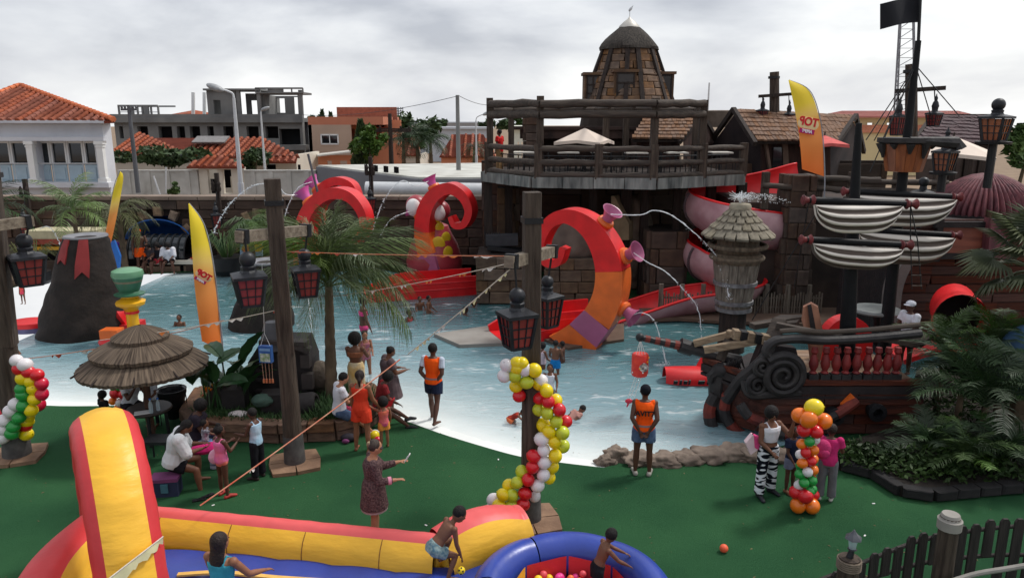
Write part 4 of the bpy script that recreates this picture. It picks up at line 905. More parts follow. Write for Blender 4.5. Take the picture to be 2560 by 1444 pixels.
hut_w=mat('hut_wall',(88,62,54),.85,rgb2=(56,40,38),scale=2,stretch=(4,4,.6),bump=.5,gain=.75)
h1=thing('shingled_hut','small hut with brown shingle roof at the back of the pirate deck','hut',D(1660,440,33))
e0,e1,r0,r1=D(1577,350,31.6),D(1706,350,31.2),D(1612,294,34),D(1752,292,33.6)
shingle_roof(h1,e0,e1,r0,r1,7,13,sh_m)
m_=MB();m_.prism([D(1592,352,32),D(1700,352,31.8),D(1700,440,31.8),D(1592,440,32)],(0,1.8,0));m_.prism([D(1708,345,31.6),D(1752,294,33.4),D(1790,345,35),D(1790,430,35),D(1708,430,31.6)],(.1,.1,0));m_.build('wall',hut_w,h1,smooth=0)
m_=MB();m_.beam(D(1698,356,31.1),D(1756,288,33.6),.14,.16);m_.beam(D(1756,288,33.6),D(1795,352,35),.14,.16);m_.build('barge_board',timber_dk,h1,smooth=0)
ls=MB();ls.box(D(1455,320,34),(6.5,1.5,.14));ls.box(D(1455,332,33.5),(5.5,.3,.5));ls.box(D(1470,390,34.5),(5.2,.3,2.6));tag(ls.build('deck_bar',mat('bar_boards',(72,54,48),.85,rgb2=(44,34,32),scale=2),smooth=0),'low dark bar building with flat roof behind the parasol','bar')
pier(1315,1345,292,33,'brown stone chimney stack at the left rear of the deck',6,1.0,stone_m,name='chimney_stack',zb=ZD+.3)
h2=thing('shingled_hut','long hut with brown shingle roof behind the right feather flag','hut',D(1990,440,32))
e0,e1,r0,r1=D(1893,355,30.6),D(2087,353,30.6),D(1836,277,33),D(2138,293,33)
shingle_roof(h2,e0,e1,r0,r1,7,24,sh_m)
m_=MB();m_.prism([D(1905,356,31.2),D(2076,356,31.2),D(2076,450,31.2),D(1905,450,31.2)],(0,.3,0));m_.build('front_wall',hut_w,h2,smooth=0)
m_=MB();m_.prism([D(1905,356,31.3),D(1838,285,33),D(1772,372,35),D(1772,450,35),D(1905,450,31.3)],(.15,.15,0));m_.build('gable_wall',mat('gable_dark',(60,50,50),.85,rgb2=(42,36,38),scale=1.5),h2,smooth=0);m_=MB();m_.prism([D(2076,356,31.3),D(2134,298,33),D(2150,372,35),D(2150,450,35),D(2076,450,31.3)],(-.1,.15,0));m_.build('gable_wall',mat('gable_dark',(60,50,50),.85,rgb2=(42,36,38),scale=1.5),h2,smooth=0)
for a,b in((D(1888,360,30.4),D(1834,273,33)),(D(1834,273,33),D(1762,376,35.4)),(D(2092,358,30.4),D(2140,289,33)),(D(2140,289,33),D(2160,380,35.4))):MB().beam(a,b,.16,.2).build('barge_board',timber_dk,h2,smooth=0)
for px0,px1,ta,tb in((1922,1928,-8,0),(1958,1966,4,0),(2030,2040,0,0)):
 MB().beam(D(px0+ta,358,31.05),D(px1,446,31.05),.22,.1).build('timber_post',mat('pale_stud',(104,84,72),.85,var=.15),h2,smooth=0)
MB().box(D(1944,402,31.1),(.42,.06,1.1)).build('window',glass_m,h2,smooth=0)
h4=thing('shingled_hut','hut with plum brown shingles behind the right lantern posts','hut',D(2400,440,29))
e0,e1,r0,r1=D(2288,352,28),D(2490,366,28),D(2338,292,30.5),D(2480,292,30.5)
shingle_roof(h4,e0,e1,r0,r1,8,14,sh_p)
m_=MB();m_.prism([D(2300,356,28.4),D(2484,366,28.4),D(2484,450,28.4),D(2300,450,28.4)],(0,.3,0));m_.build('front_wall',mat('hut_grey_wall',(112,98,90),.85,rgb2=(80,68,64),scale=1.5,bump=.4),h4,smooth=0)
for px in(2380,2420,2455):MB().box(D(px,410,28.3),(.3,.1,1.3)).build('timber_post',timber_dk,h4,smooth=0)
m_=MB();m_.beam(D(2284,356,27.9),D(2334,288,30.5),.14,.18);m_.beam(D(2334,289,30.5),D(2484,289,30.5),.14,.12);m_.build('barge_board',timber_dk,h4,smooth=0)
vt=MB();vt.lathe(D(1799,318,36),[(.75,0),(.75,.75),(.6,.78)],12);tag(vt.build('roof_tank',mat('tank_brown',(112,98,86),.8)),'squat brown tank between the two shingled huts','tank')
tr=thing('terrace_rail','heavy log rails along the upper terrace above the sails','railing',D(2180,480,25))
for py,a,b in((445,2040,2200),(462,1905,1978),(470,2040,2120),(452,2120,2370),(474,2120,2340),(498,2110,2330)):log(D(a,py,24.5),D(b,py+6,24.5),.1,'rail',timber_h,tr)
for px in(1912,2046,2128,2240,2340):MB().box(D(px,476,24.6),(.22,.22,1.2)).build('post',timber_m,tr,smooth=0)
tf=MB();x0,x1=PX(1850,500,25),PX(2600,500,25);zt=zz_(505,25);tf.box(((x0+x1)/2,27.2,zt-.2),(x1-x0,4.6,.4));tf.box(((x0+x1)/2,25.4,zt/2-.25),(x1-x0-.4,.5,zt-.42));tag(tf.build('upper_terrace',mat('terrace_wall',(74,62,56),.9,rgb2=(48,42,40),scale=1,bump=.6),smooth=0),'dark upper terrace wall behind the sails','terrace')
# slides
def onplane(px,py,P0,n):
 r=ray(px,py);c=Vector((0,0,HC));t=(Vector(P0)-c).dot(n)/r.dot(n);return c+r*t
def halfpipe(pts,r,th=.07,arc=175,n=14,bank=None):
 """open channel along pts: returns (inner, outer+rim) builders"""
 pts=[Vector(p)for p in pts];k=len(pts);inn,outr=[],[]
 for i,p in enumerate(pts):
  d=(pts[min(i+1,k-1)]-pts[max(i-1,0)]);d.z*=.5;d.normalize();side=d.cross(Vector((0,0,1))).normalized();up=side.cross(d).normalized()
  o_=bank(i)if bank else 0;ac=arc if not bank or i>16 else 120+3*i;a=[R(o_-ac/2+ac*j/n)for j in range(n+1)]
  inn.append([p+side*math.sin(t)*r-up*math.cos(t)*r for t in a]);outr.append([p+side*math.sin(t)*(r+th)-up*math.cos(t)*(r+th)for t in a])
 A=MB();A.sheet(inn);B=MB();B.sheet(outr)
 rim=MB()
 for s_ in(0,n):rim.tube([inn[i][s_].lerp(outr[i][s_],.5)for i in range(k)],th*.75,6)
 return A,B,rim
sp=thing('spiral_slide','red and mauve spiral water slide winding down behind the barrel tower','slide',D(1850,740,26))
cs=Vector((PX(1852,600,26.5),26.5,0));Rr=1.2;z_top=zz_(492,25);
path=[Vector((PX(2020,445,27.4),27.55,z_top+.8)),Vector((PX(1960,455,27.4),27.5,z_top+.5))]
hel=[]
for i in range(41):
 t=i/40;a=R(70+560*t);hel.append(cs+Vector((math.cos(a)*Rr,math.sin(a)*Rr,z_top+.1-t*2.75)))
exitp=[hel[-1]+Vector((-.7,-.55,-.25)),Vector((PX(1700,715,24.6),24.6,zz_(728,24.6))),Vector((PX(1590,750,24.3),24.3,zz_(762,24.3))),Vector((PX(1470,780,23.9),23.9,zz_(800,23.9))),Vector((PX(1330,800,23.4),23.4,zz_(822,23.4)))]
full=smooth_path(path+hel[::3]+exitp,5)
bank_=lambda i:38*min(1,max(0,(len(full)-22-i)/10));A,B,rim=halfpipe(full,.8,arc=170,bank=bank_);slide_mauve=mat('slide_mauve',(206,168,172),.4,rgb2=(164,116,124),scale=1.1,detail=8,spec=.5)
A.build('inner_channel',red_m,sp,smooth=180);B.build('outer_shell',slide_mauve,sp,smooth=180);rim.build('rim',red_m,sp,smooth=180)
for i in range(14,len(full)-24,9):
 p=full[i];d=(full[i+1]-full[i-1]).normalized();side=d.cross(Vector((0,0,1))).normalized();up=side.cross(d)
 MB().tube([p+side*math.sin(t)*.9-up*math.cos(t)*.9 for t in(R(-50+168*j/12)for j in range(13))],.05,6).build('joint_band',mat('joint_grey',(92,78,82),.5),sp)
MB().tube([cs,cs+Vector((0,0,z_top))],.16,12).build('central_post',timber_dk,sp)
for i in(22,40,58):MB().tube([cs+Vector((0,0,full[i].z-.9)),full[i]-Vector((0,0,.62))],.05,8).build('bracket',black_m,sp)
def trough(label,a,b,w_,h,nm='slide_trough'):
 t=thing(nm,label,'slide',Vector((a.x,a.y,WZ)));d=(b-a).normalized();sd_=Vector((-d.y,d.x,0))
 for sg in(-1,1):
  m_=MB();k=10;pts=[a.lerp(b,i/k)+sd_*sg*w_/2 for i in range(k+1)]
  m_.ribbon([p+Vector((0,0,h/2*(.35+.65*min(1,3*(1-i/k)))-.05))for i,p in enumerate(pts)],sd_,[.1]*(k+1),[h*(.35+.65*min(1,3*(1-i/k)))for i in range(k+1)]);m_.build('side_wall',red_m,t)
  for hh in(.35,.68):MB().tube([p+sd_*sg*.05+Vector((0,0,h*hh*(.35+.65*min(1,3*(1-i/k)))))for i,p in enumerate(pts)],.025,6).build('moulding',red_m,t)
 m_=MB();m_.ribbon([a.lerp(b,i/8)+Vector((0,0,.04))for i in range(9)],sd_,[w_]*9,[.06]*9);m_.build('channel_floor',red_m,t);return t
trough('red slide trough running left beneath the second octopus arm',G(1190,722,0),G(915,742,0),1.5,.75)
trough('red slide trough leaving the big tentacle to the left',G(1490,818,0),G(1240,845,0),1.3,.85)
ps=MB();slp=[G(1085,838),G(1150,866),G(1330,858),G(1345,822),G(1240,815)];ps.prism([p+Vector((0,0,-.3))for p in slp],(0,0,.36));tag(ps.build('grey_slab',mat('grey_mat',(150,146,140),.8,rgb2=(124,118,112),scale=1,bump=.2),smooth=0),'flat grey landing slab at the end of the red trough','slab')
sb=MB();slp=[G(1340,842),G(1420,872),G(1560,850),G(1560,800),G(1400,800)];sb.prism([p+Vector((0,0,-.3))for p in slp],(0,0,.34));tag(sb.build('brown_slab',paving_m,smooth=0),'brown paved plinth under the big tentacle and its trough','slab')
# octopus arms
def trumpet(parent,c,d,r):
 d=Vector(d).normalized();a,u=_axes(d);rot=frame_rot(a,u,d)
 if rot.determinant()<0:rot=frame_rot(-a,u,d)
 m_=MB();m_.lathe(c,[(r*.55,-.1*r),(r*.8,0),(r*.86,r*.25),(r*.74,r*.5),(r*.5,r*.55)],18,rot=rot);m_.build('collar',orange_m,parent)
 m_=MB();m_.lathe(c,[(r*.52,r*.4),(r*.55,r*.8),(r*.7,r*1.2),(r*1.0,r*1.62),(r*1.04,r*1.66),(r*.96,r*1.64),(r*.62,r*1.2),(r*.3,r*.8),(.02,r*.75)],22,rot=rot);m_.build('water_trumpet',pink_m if c.x<0 else mauve_m,parent)
 return Vector(c)+d*r*1.2
def tentacle(label,ctrl,P0,U,w_,bands,suckers,name='tentacle_slide',thk=.72):
 """ctrl: (px,py,thickness px) along the arm in the arm's own plane; bands: (fraction, material index)"""
 U=Vector(U).normalized();n=Vector((U.y,-U.x,0));n=-n if n.y>0 else n
 t=thing(name,label,'octopus arm',Vector((P0 .x,P0 .y,WZ)))
 pts=[onplane(x,y,P0,n)for x,y,_ in ctrl];sm=smooth_path(pts,8);s_=mpp(P0);k=len(sm)
 ths=[]
 for i in range(k):
  u=i/8;j=min(int(u),len(ctrl)-2);f=u-j;ths.append((ctrl[j][2]*(1-f)+ctrl[j+1][2]*f)*s_*thk)
 ws=[w_*(1-.5*i/(k-1))for i in range(k)]
 def mi(u):
  r_=0
  for f,q in bands:
   if u>=f:r_=q
  return r_
 for q in sorted({b_[1]for b_ in bands}):
  pass
 cuts=[int(f*(k-1))for f,_ in bands]+[k-1]
 for(a,b),(_,q)in zip(zip(cuts[:-1],cuts[1:]),bands):
  m_=MB();
  if b<=a:continue
  m_.ribbon(sm[a:b+1],n,ws[a:b+1],ths[a:b+1]);m_.build('arm_section',[red_m,orange_m,mauve_m][q],t,smooth=40)
 outs=[]
 for fr,r_,dx,dz,sgn in suckers:
  i=int(fr*(k-1));d=(sm[i+1]-sm[i-1]).normalized();nn_=n.cross(d).normalized()*sgn
  c=sm[i]+nn_*ths[i]/2;outs.append((trumpet(t,c,nn_+Vector((0,0,dz))+n*dx,r_),nn_))
 return t,outs,sm
P3=G(1470,856)
tB,oB,_=tentacle('largest red and orange octopus arm spouting water from three trumpets',[(1440,872,190),(1470,830,120),(1507,785,104),(1528,735,98),(1533,680,94),(1522,630,86),(1496,582,74),(1460,550,60),(1420,538,46),(1384,553,42),(1362,590,38),(1358,628,34),(1374,653,29),(1400,652,27),(1414,618,22)],P3,(.9,-.44,0),.95,[(0,1),(.075,2),(.135,1),(.3,0)],[(.19,.3,.25,-.2,-1),(.335,.3,.25,.15,-1),(.44,.3,.25,.35,-1)])
P2_=G(1085,705)
t2,o2,_=tentacle('second red octopus arm curling right before the spotted body',[(1092,700,74),(1078,640,62),(1066,585,58),(1070,530,54),(1092,488,46),(1128,470,38),(1162,488,33),(1178,525,28),(1166,558,24),(1142,562,20),(1130,540,16)],P2_,(.93,-.36,0),.9,[(0,1),(.06,2),(.12,1),(.22,0)],[(.28,.3,.1,.3,1),(.42,.3,.1,.5,1)])
P1_=Vector((PX(800,640,29),29,0))
t1,o1,_=tentacle('leftmost red octopus arm arching behind the palm crown',[(770,700,70),(765,610,64),(768,560,58),(790,512,52),(832,483,46),(880,490,42),(912,530,38),(915,575,34),(890,605,28)],P1_,(.93,-.36,0),.9,[(0,1),(.1,0)],[(.36,.34,.1,.3,1)],thk=.6)
t1b,o1b,_=tentacle('small red octopus arm rising behind the leftmost arm',[(790,560,46),(800,500,44),(815,468,40),(845,452,36),(880,462,32),(895,490,28)],Vector((PX(830,500,30.5),30.5,0)),(.93,-.36,0),.75,[(0,0)],[(.3,.34,.1,.4,1)],thk=.55)
ob=thing('spotted_octopus','maroon spotted octopus body with bulging white eyes behind the second arm','octopus',Vector((PX(1080,640,30.5),30.5,0)))
mar=mat('maroon_plastic',(156,52,62),.4,var=.15,scale=1.2,spec=.5);c=D(1085,590,30.5)
m_=MB();m_.lathe((c.x,c.y,0),[(.9,-.1),(1.14,.3),(1.18,.8),(.98,1.5),(.7,2.0),(.6,2.25),(.02,2.5)],24);m_.build('body',mar,ob)
ol=mat('spot_yellow',(206,176,40),.4,var=.08)
for px,py,r_ in((1112,572,.2),(1125,600,.26),(1098,612,.3),(1122,632,.24),(1060,610,.2),(1105,548,.16)):
 z=zz_(py,29.6);th=math.asin(max(-.95,min(.95,(PX(px,py,29.6)-c.x)/1.1)));rb=np.interp(z,[0,.3,.8,1.5,2.0,2.25],[.9,1.14,1.18,.98,.7,.6])
 nrm=Vector((math.sin(th),-math.cos(th),0));MB().ell(Vector((c.x,c.y,z))+nrm*rb*.985,(r_,.05,r_*1.15),14,6,frame_rot((math.cos(th),math.sin(th),0),nrm,(0,0,1))).build('spot',ol,ob)
for px,py,r_ in((1036,518,.38),(1096,530,.36)):
 e_=D(px,py,30.0);m_=MB();m_.ell(e_+Vector((.06,.18,.05)),(r_*1.15,r_*1.1,r_*1.15),18,12);so_=m_.build('eye_socket',mar,ob);m_=MB();m_.ell(e_,(r_*.9,r_*.95,r_),18,12);m_.build('eye',white_m,so_)
# barrel lighthouse
Y=20.6;cx_=PX(1838,700,Y);lc=Vector((cx_,Y,0));s=mpp(D(1838,650,Y));Z_=lambda py:zz_(py,Y)
lh=thing('barrel_tower','weathered barrel tower with shingled cone roof and fountain cap','water tower',(cx_,Y,0))
ow=mat('weathered_cladding',(120,106,88),.85,rgb2=(76,66,56),scale=3,stretch=(4,4,.6),bump=.6)
m_=MB();m_.lathe(lc,[(34*s,WZ-.2),(33*s,Z_(775))],16);m_.build('post',timber_dk,lh)
nb=16;r_t,r_b=56*s,40*s;zt,zb=Z_(655),Z_(775)
for j in range(nb):
 th=2*math.pi*j/nb;n_=Vector((math.cos(th),math.sin(th),0));u_=Vector((-math.sin(th),math.cos(th),0));m_=MB();w0,w1=r_b*math.pi/nb*.96,r_t*math.pi/nb*.96
 m_.add([lc+n_*r_b-u_*w0+Vector((0,0,zb)),lc+n_*r_b+u_*w0+Vector((0,0,zb)),lc+n_*r_t+u_*w1+Vector((0,0,zt)),lc+n_*r_t-u_*w1+Vector((0,0,zt)),lc+n_*(r_b-.08)-u_*w0*.9+Vector((0,0,zb)),lc+n_*(r_b-.08)+u_*w0*.9+Vector((0,0,zb)),lc+n_*(r_t-.08)+u_*w1*.9+Vector((0,0,zt)),lc+n_*(r_t-.08)-u_*w1*.9+Vector((0,0,zt))],[(0,1,2,3),(7,6,5,4),(0,4,5,1),(1,5,6,2),(2,6,7,3),(3,7,4,0)]);m_.build('stave',grey_wood,lh,smooth=0)
m_=MB();m_.lathe(lc,[(r_b-.06,zb+.02),(r_t-.06,zt-.02)],16);m_.build('barrel_core',dark_m,lh)
hoop=mat('hoop_grey',(138,138,140),.5,rgb2=(92,92,94),scale=6,metal=.3)
for py in(705,752,770):u=(Z_(py)-zb)/(zt-zb);r_=r_b+(r_t-r_b)*u+.02;MB().lathe(lc,[(r_,Z_(py)-.06),(r_+.035,Z_(py)-.05),(r_+.035,Z_(py)+.05),(r_,Z_(py)+.06)],24,cap=False).build('hoop',hoop,lh)
m_=MB();m_.lathe(lc,[(54*s,zt-.05),(60*s,Z_(648)),(58*s,Z_(632)),(50*s,Z_(628)),(52*s,Z_(618)),(50*s,Z_(596)),(60*s,Z_(590))],20,jag=lambda i,j:1+.03*math.sin(j*5.3));m_.build('neck',ow,lh)
for py,r_ in((642,62),(613,68)):MB().tube([lc+Vector((math.cos(t)*r_*s,math.sin(t)*r_*s,Z_(py)))for t in(2*math.pi*i/24 for i in range(24))],.07,8,closed=True).build('ring',ow,lh)
rows=[(82,592),(64,573),(48,557),(35,542),(21,527)];lsh=mat('grey_shingle',(146,138,120),.85,rgb2=(112,104,90),scale=2,bump=.3,rnd=.12,gain=.85)
m_=MB();m_.lathe(lc,[(76*s,Z_(590)),(24*s,Z_(522))],20);m_.build('roof_core',dark_m,lh)
for(r0,p0),(r1,p1)in zip(rows[:-1],rows[1:]):
 n=18 if r0>55 else 14
 for j in range(n):
  th=2*math.pi*(j+.5*(rows.index((r0,p0))%2))/n;n_=Vector((math.cos(th),math.sin(th),0));u_=Vector((-math.sin(th),math.cos(th),0));a=n_*r0*s+Vector((0,0,Z_(p0)));b=n_*(r1-3)*s+Vector((0,0,Z_(p1-3)));v_=(b-a).normalized();nv=u_.cross(v_).normalized();nv=-nv if nv.dot(n_)<0 else nv
  piece('shingle',unit_block(lsh,.12,.07,j%6),lh,lc+(a+b)/2+nv*.045,Matrix.Rotation(-.16,3,u_)@frame_rot(u_,-nv,v_),(2*math.pi*(r0+r1)/2*s/n*.98,.09,(b-a).length*random.uniform(1.0,1.08)))
m_=MB();m_.lathe(lc,[(18*s,Z_(528)),(26*s,Z_(522)),(27*s,Z_(515)),(24*s,Z_(509)),(.02,Z_(507))],20);m_.build('cap_stone',mat('cap_stone',(156,148,130),.9,var=.15,bump=.5),lh)
FOUNT=lc+Vector((0,0,Z_(507)))
pf=thing('paling_fence','low fence of thin silvery palings behind the barrel tower','fence',G(1830,795));rr=random.Random(9)
fa,fb=G(1650,788),G(2050,790);n=62
for i in range(n):
 p=fa.lerp(fb,i/(n-1));h_=rr.uniform(.55,.78)if i%8 else 1.0;w_=.05 if i%8 else.14
 m_=MB();m_.box(p+Vector((0,0,.1+h_/2)),(w_,.03 if i%8 else.12,h_),rz=rr.uniform(-.2,.2));m_.build('paling' if i%8 else 'post',grey_wood,pf,smooth=0)
for z in(.3,.62):MB().beam(fa+Vector((0,.05,z)),fb+Vector((0,.05,z)),.03,.05).build('rail',grey_wood,pf,smooth=0)
kb2=MB();kb2 .prism([G(1590,806),G(1700,802),G(1800,809),G(2000,816),G(2460,832),G(2460,770),G(1600,770)],(0,0,.1));o_=kb2 .build('brown_poolside',paving_m,smooth=0);o_['kind']='structure'
# the pirate ship
def S(px,py,Y=14.6):return D(px,py,Y)
ship=thing('pirate_ship','dark wooden pirate ship at the pool edge with scrolled bow and red balusters','ship',(S(2020,1100).x,15.6,0))
hull_m=mat('hull_plank',(122,66,50),.75,rgb2=(74,42,36),scale=2.2,stretch=(.6,4,4),bump=.6,bscale=9,rnd=.25,gain=.55)
wale_m=mat('hull_dark',(48,40,40),.7,rgb2=(30,26,28),scale=3,bump=.4)
carv_m=mat('carved_dark',(58,55,55),.6,rgb2=(36,34,36),scale=3,bump=.4,gain=.9)
def hullY(x):
 x0,x1=S(1800,1000).x,S(1960,1000).x;u=min(1,max(0,(x-x0)/(x1-x0)));return 14.6+1.2*(1-u)**2.2
xl,xr_=S(1815,1000).x,S(2300,1000).x
for r_ in range(4):
 z0,z1=.03+r_*.235,.03+(r_+1)*.235;x=xl+.1*(3-r_)
 seg=[x,xl+1.5+.5*(r_%2),xl+3.0-.3*(r_%2),xr_]
 for a,b in zip(seg[:-1],seg[1:]):
  pts=[Vector((a+.01+(b-a-.02)*i/8,0,(z0+z1)/2))for i in range(9)]
  for p in pts:p.y=hullY(p.x)+.05-.05*r_
  m_=MB();m_.ribbon(pts,(0,0,1),[.222]*9,[.09]*9);m_.build('plank',hull_m,ship,smooth=30)
for(z,h_,th,m2)in((1.05,.16,.2,wale_m),(1.2,.1,.14,hull_m),(.9,.06,.2,wale_m)):
 pts=[Vector((xl-.2+(xr_-xl+.2)*i/20,0,z+.1*max(0,1-i/6)))for i in range(21)]
 for p in pts:p.y=hullY(p.x)-.06
 m_=MB();m_.ribbon(pts,(0,0,1),[h_]*21,[th]*21);m_.build('wale',m2,ship,smooth=30)
m_=MB();core=[(xl+.1,15.75),(S(1960,1000).x,14.75),(xr_,14.75),(xr_,17.2),(S(1960,1000).x,17.0)];m_.prism([Vector((x,y,-.1))for x,y in core],(0,0,1.15));m_.build('hull_core',wale_m,ship,smooth=0)
dkp=mat('pale_deck_board',(150,126,104),.8,rgb2=(118,96,80),scale=2,stretch=(.5,4,4),bump=.4,rnd=.12)
for i in range(9):m_=MB();m_.box(((S(1985,960).x+xr_)/2,14.9+i*.25,1.09),(xr_-S(1985,960).x,.235,.05));m_.build('deck_board',dkp,ship,smooth=0)
bal_m=mat('red_brown_paint',(142,48,46),.5,rgb2=(96,34,36),scale=3)
for px in(2028,2057,2084,2109,2135,2162,2186,2211,2234):
 b=S(px,972,14.62);b.z=1.12;zt=S(px,868,14.62).z;h_=zt-b.z
 m_=MB();m_.lathe(b,[(.06,.3*h_),(.085,.33*h_),(.05,.38*h_),(.085,.48*h_),(.1,.58*h_),(.07,.72*h_),(.045,.82*h_),(.075,.88*h_),(.06,h_)],12);bo=m_.build('baluster',bal_m,ship)
 m_=MB();m_.box(b+Vector((0,0,.15*h_)),(.19,.17,.3*h_));m_.build('foot',carv_m,bo,smooth=0)
pts=smooth_path([S(1945,905,14.5),S(1915,880,14.5),S(1935,853,14.5),S(1990,846,14.5),S(2060,850,14.5),S(2150,846,14.5),S(2240,838,14.5),S(2300,832,14.5)],6)
MB().tube(pts,[.1+.02*min(1,i/10)for i in range(len(pts))],10,flat=.8).build('hand_rail',carv_m,ship)
pts=[p+Vector((0,.05,.16))for p in pts[14:]];MB().tube(pts,.055,8).build('hand_rail',timber_h,ship)
def spiral(c,r,turns,tr,a0=90,ccw=1,Y=14.45):
 pts=[];rs=[]
 for i in range(int(26*turns)+1):
  u=i/(26*turns);a=R(a0)+ccw*2*math.pi*turns*u;q=r*(1-u)**.75+.02
  pts.append(c+Vector((math.cos(a)*q,-.06*u,math.sin(a)*q)));rs.append(tr*(1-.55*u))
 m_=MB();m_.tube(pts,rs,8);return m_
spiral(S(1957,938,14.45),.43,2.6,.095,135,-1).build('scroll',carv_m,ship)
m_=MB();m_.ell(S(1957,938,14.52),(.36,.06,.36),20,8);m_.build('scroll_disc',carv_m,ship)
spiral(S(1906,915,14.5),.2,2,.07,90,-1).build('scroll',carv_m,ship);spiral(S(1893,962,14.55),.22,2,.075,0,1).build('scroll',carv_m,ship)
m_=MB();m_.tube(smooth_path([S(1925,855,14.6),S(1915,890,14.6),S(1880,925,14.7),S(1850,950,14.9),S(1815,1000,15.1)],6),[.13]*25,8);m_.tube(smooth_path([S(1860,950,14.8),S(1875,985,14.6),S(1930,985,14.5),S(2000,980,14.5)],6),[.09]*19,8);m_.build('bow_carving',carv_m,ship)
m_=MB();m_.prism([S(1850,1000,15),S(1905,860,15),S(1990,870,14.9),S(2020,990,14.8)],(0,.25,0));m_.build('bow_panel',wale_m,ship,smooth=0)
m_=MB();m_.tube(smooth_path([S(1815,1040,15.4),S(1795,990,15.4),S(1798,945,15.4),S(1812,920,15.4)],6),[.26,.25,.24,.22,.22,.21,.2,.2,.2,.2,.2,.19,.19,.18,.18,.17,.16,.15,.13],10);m_.ell(S(1804,925,15.35),(.22,.2,.17),12,8);m_.tube([S(1795,925,15.35),S(1776,940,15.3),S(1775,958,15.3)],[.13,.1,.05],8)
for k in range(4):m_.tube([S(1815+k*9,925-k*3,15.3),S(1824+k*10,905-k*2,15.25),S(1834+k*9,920,15.25)],[.07,.06,.015],6)
m_.build('figurehead',carv_m,ship)
pr_pts=smooth_path([S(1790,985,15.3),S(1773,1025,15.3),S(1785,1075,15.2),S(1825,1108,15.0),S(1885,1112,14.8)],6);red_dk=mat('dull_red_wood',(140,58,46),.7,rgb2=(92,42,38),scale=3,bump=.4,gain=.85)
for i in range(0,len(pr_pts)-1,4):MB().tube(pr_pts[i:i+5],.14,8).build('prow_band',red_dk if(i//4)%2 else carv_m,ship)
pr2=smooth_path([S(1818,985,15.1),S(1812,1030,15.1),S(1835,1072,15.0),S(1875,1095,14.9)],6)
for i in range(0,len(pr2)-1,5):MB().tube(pr2[i:i+6],.12,8).build('prow_band',red_dk if(i//5)%2==0 else carv_m,ship)
pr3=smooth_path([S(1850,1010,14.6),S(1872,1040,14.5),S(1905,1055,14.5),S(1960,1085,14.4),S(2030,1060,14.35),S(2090,1035,14.3),S(2140,1000,14.4)],5)
for i in range(0,len(pr3)-1,5):MB().tube(pr3[i:i+6],.11,8).build('tentacle_band',red_dk if(i//5)%2 else carv_m,ship)
for px,py in((2182,1022),(2078,1032)):
 c=S(px,py,14.5);m_=MB();rot=Matrix.Rotation(R(90),3,'X');m_.lathe(c+Vector((0,.25,0)),[(.24,0),(.24,.08),(.17,.1),(.15,.38),(.19,.42),(.19,.48),(.1,.49),(.09,.3)],18,rot=rot);m_.build('cannon',black_m,ship)
m_=MB();m_.prism([S(2105,1010,14.35),S(2130,985,14.35),S(2142,998,14.35),S(2118,1030,14.35),S(2100,1035,14.35)],(0,.08,0));m_.build('orange_paddle',orange_m,ship,smooth=0)
a,b=S(1600,843,15.9),S(1722,868,15.9)
for i in range(10):MB().tube([a.lerp(b,i/10),a.lerp(b,(i+1)/10)],.075+.004*i,10).build('spar_band',red_dk if i%2 else black_m,ship)
MB().ell(a,(.1,.1,.1),10,8).build('spar_knob',black_m,ship);m_=MB();m_.tube([b,S(1800,892,15.7),S(1850,905,15.5)],[.13,.14,.16],10);m_.tube([S(1700,862,15.9),S(1730,872,15.9)],.17,10);m_.build('bowsprit',carv_m,ship)
rw=mat('raw_beam',(156,136,112),.8,rgb2=(112,94,76),scale=3,stretch=(1,6,6),bump=.5)
for p,q in((S(1735,858,15.8),S(1822,836,15.6)),(S(1760,874,15.4),S(1890,852,15.2)),(S(1818,832,15.6),S(1925,850,15.0))):MB().beam(p,q,.14,.14).build('timber_beam',rw,ship,smooth=0)
for i in range(5):p=S(1840+i*18,836+i*3,15.4-i*.08);MB().beam(p+Vector((-.07,0,.02)),p+Vector((.07,0,0)),.24,.2).build('lashing',black_m if i%2 else rw,ship,smooth=0)
for p,q,w_ in((S(1940,812,15.1),S(2112,846,14.7),.16),(S(1925,860,15.0),S(1950,800,15.3),.3),(S(1800,900,15.4),S(1822,850,15.5),.16),(S(1880,815,15.6),S(2000,795,16),.2)):MB().beam(p,q,w_,.12).build('timber_beam',timber_h,ship,smooth=0)
m_=MB();m_.prism([S(1895,820,15.6),S(1950,795,16.2),S(2010,795,16.2),S(1990,815,15.6)],(0,0,.08));m_.build('hatch_board',timber_h,ship,smooth=0)
m_=MB();pts=[S(2018,850,15.3),S(2004,800,15.4),S(2008,768,15.45),S(2028,758,15.5),S(2045,768,15.5),S(2062,850,15.4),S(2050,905,15.3),S(2025,905,15.3)];m_.prism(pts,(.06,.16,0));m_.build('rounded_board',mat('tan_board',(176,124,98),.6,rgb2=(138,92,74),scale=2,stretch=(4,4,.5)),ship,smooth=0)
m_=MB();m_.prism([S(2018,762,15.4),S(2028,760,15.42),S(2045,850,15.3),S(2030,850,15.28)],(-.01,-.03,0));m_.build('board_stripe',wale_m,ship,smooth=0)
fan=[S(2118,905,16)];m_=MB();cpt=S(2120,858,16.2);rad=cpt.x-S(2058,858,16.2).x
m_.prism([cpt+Vector((math.cos(t)*rad,0,math.sin(t)*rad*1.08))for t in(math.pi*i/18 for i in range(19))]+[cpt+Vector((rad*-1,0,-.5)),cpt+Vector((rad,0,-.5))][::1],(0,.35,0));tag(m_.build('red_slide_hood',red_m,smooth=0),'red half round slide hood rising from the ship deck','slide')
sail_m=bpy.data.materials.new('painted_sail');sail_m.use_nodes=True;q_=sail_m.node_tree.nodes;l_=sail_m.node_tree.links;bs=q_['Principled BSDF'];bs.inputs['Roughness'].default_value=.7
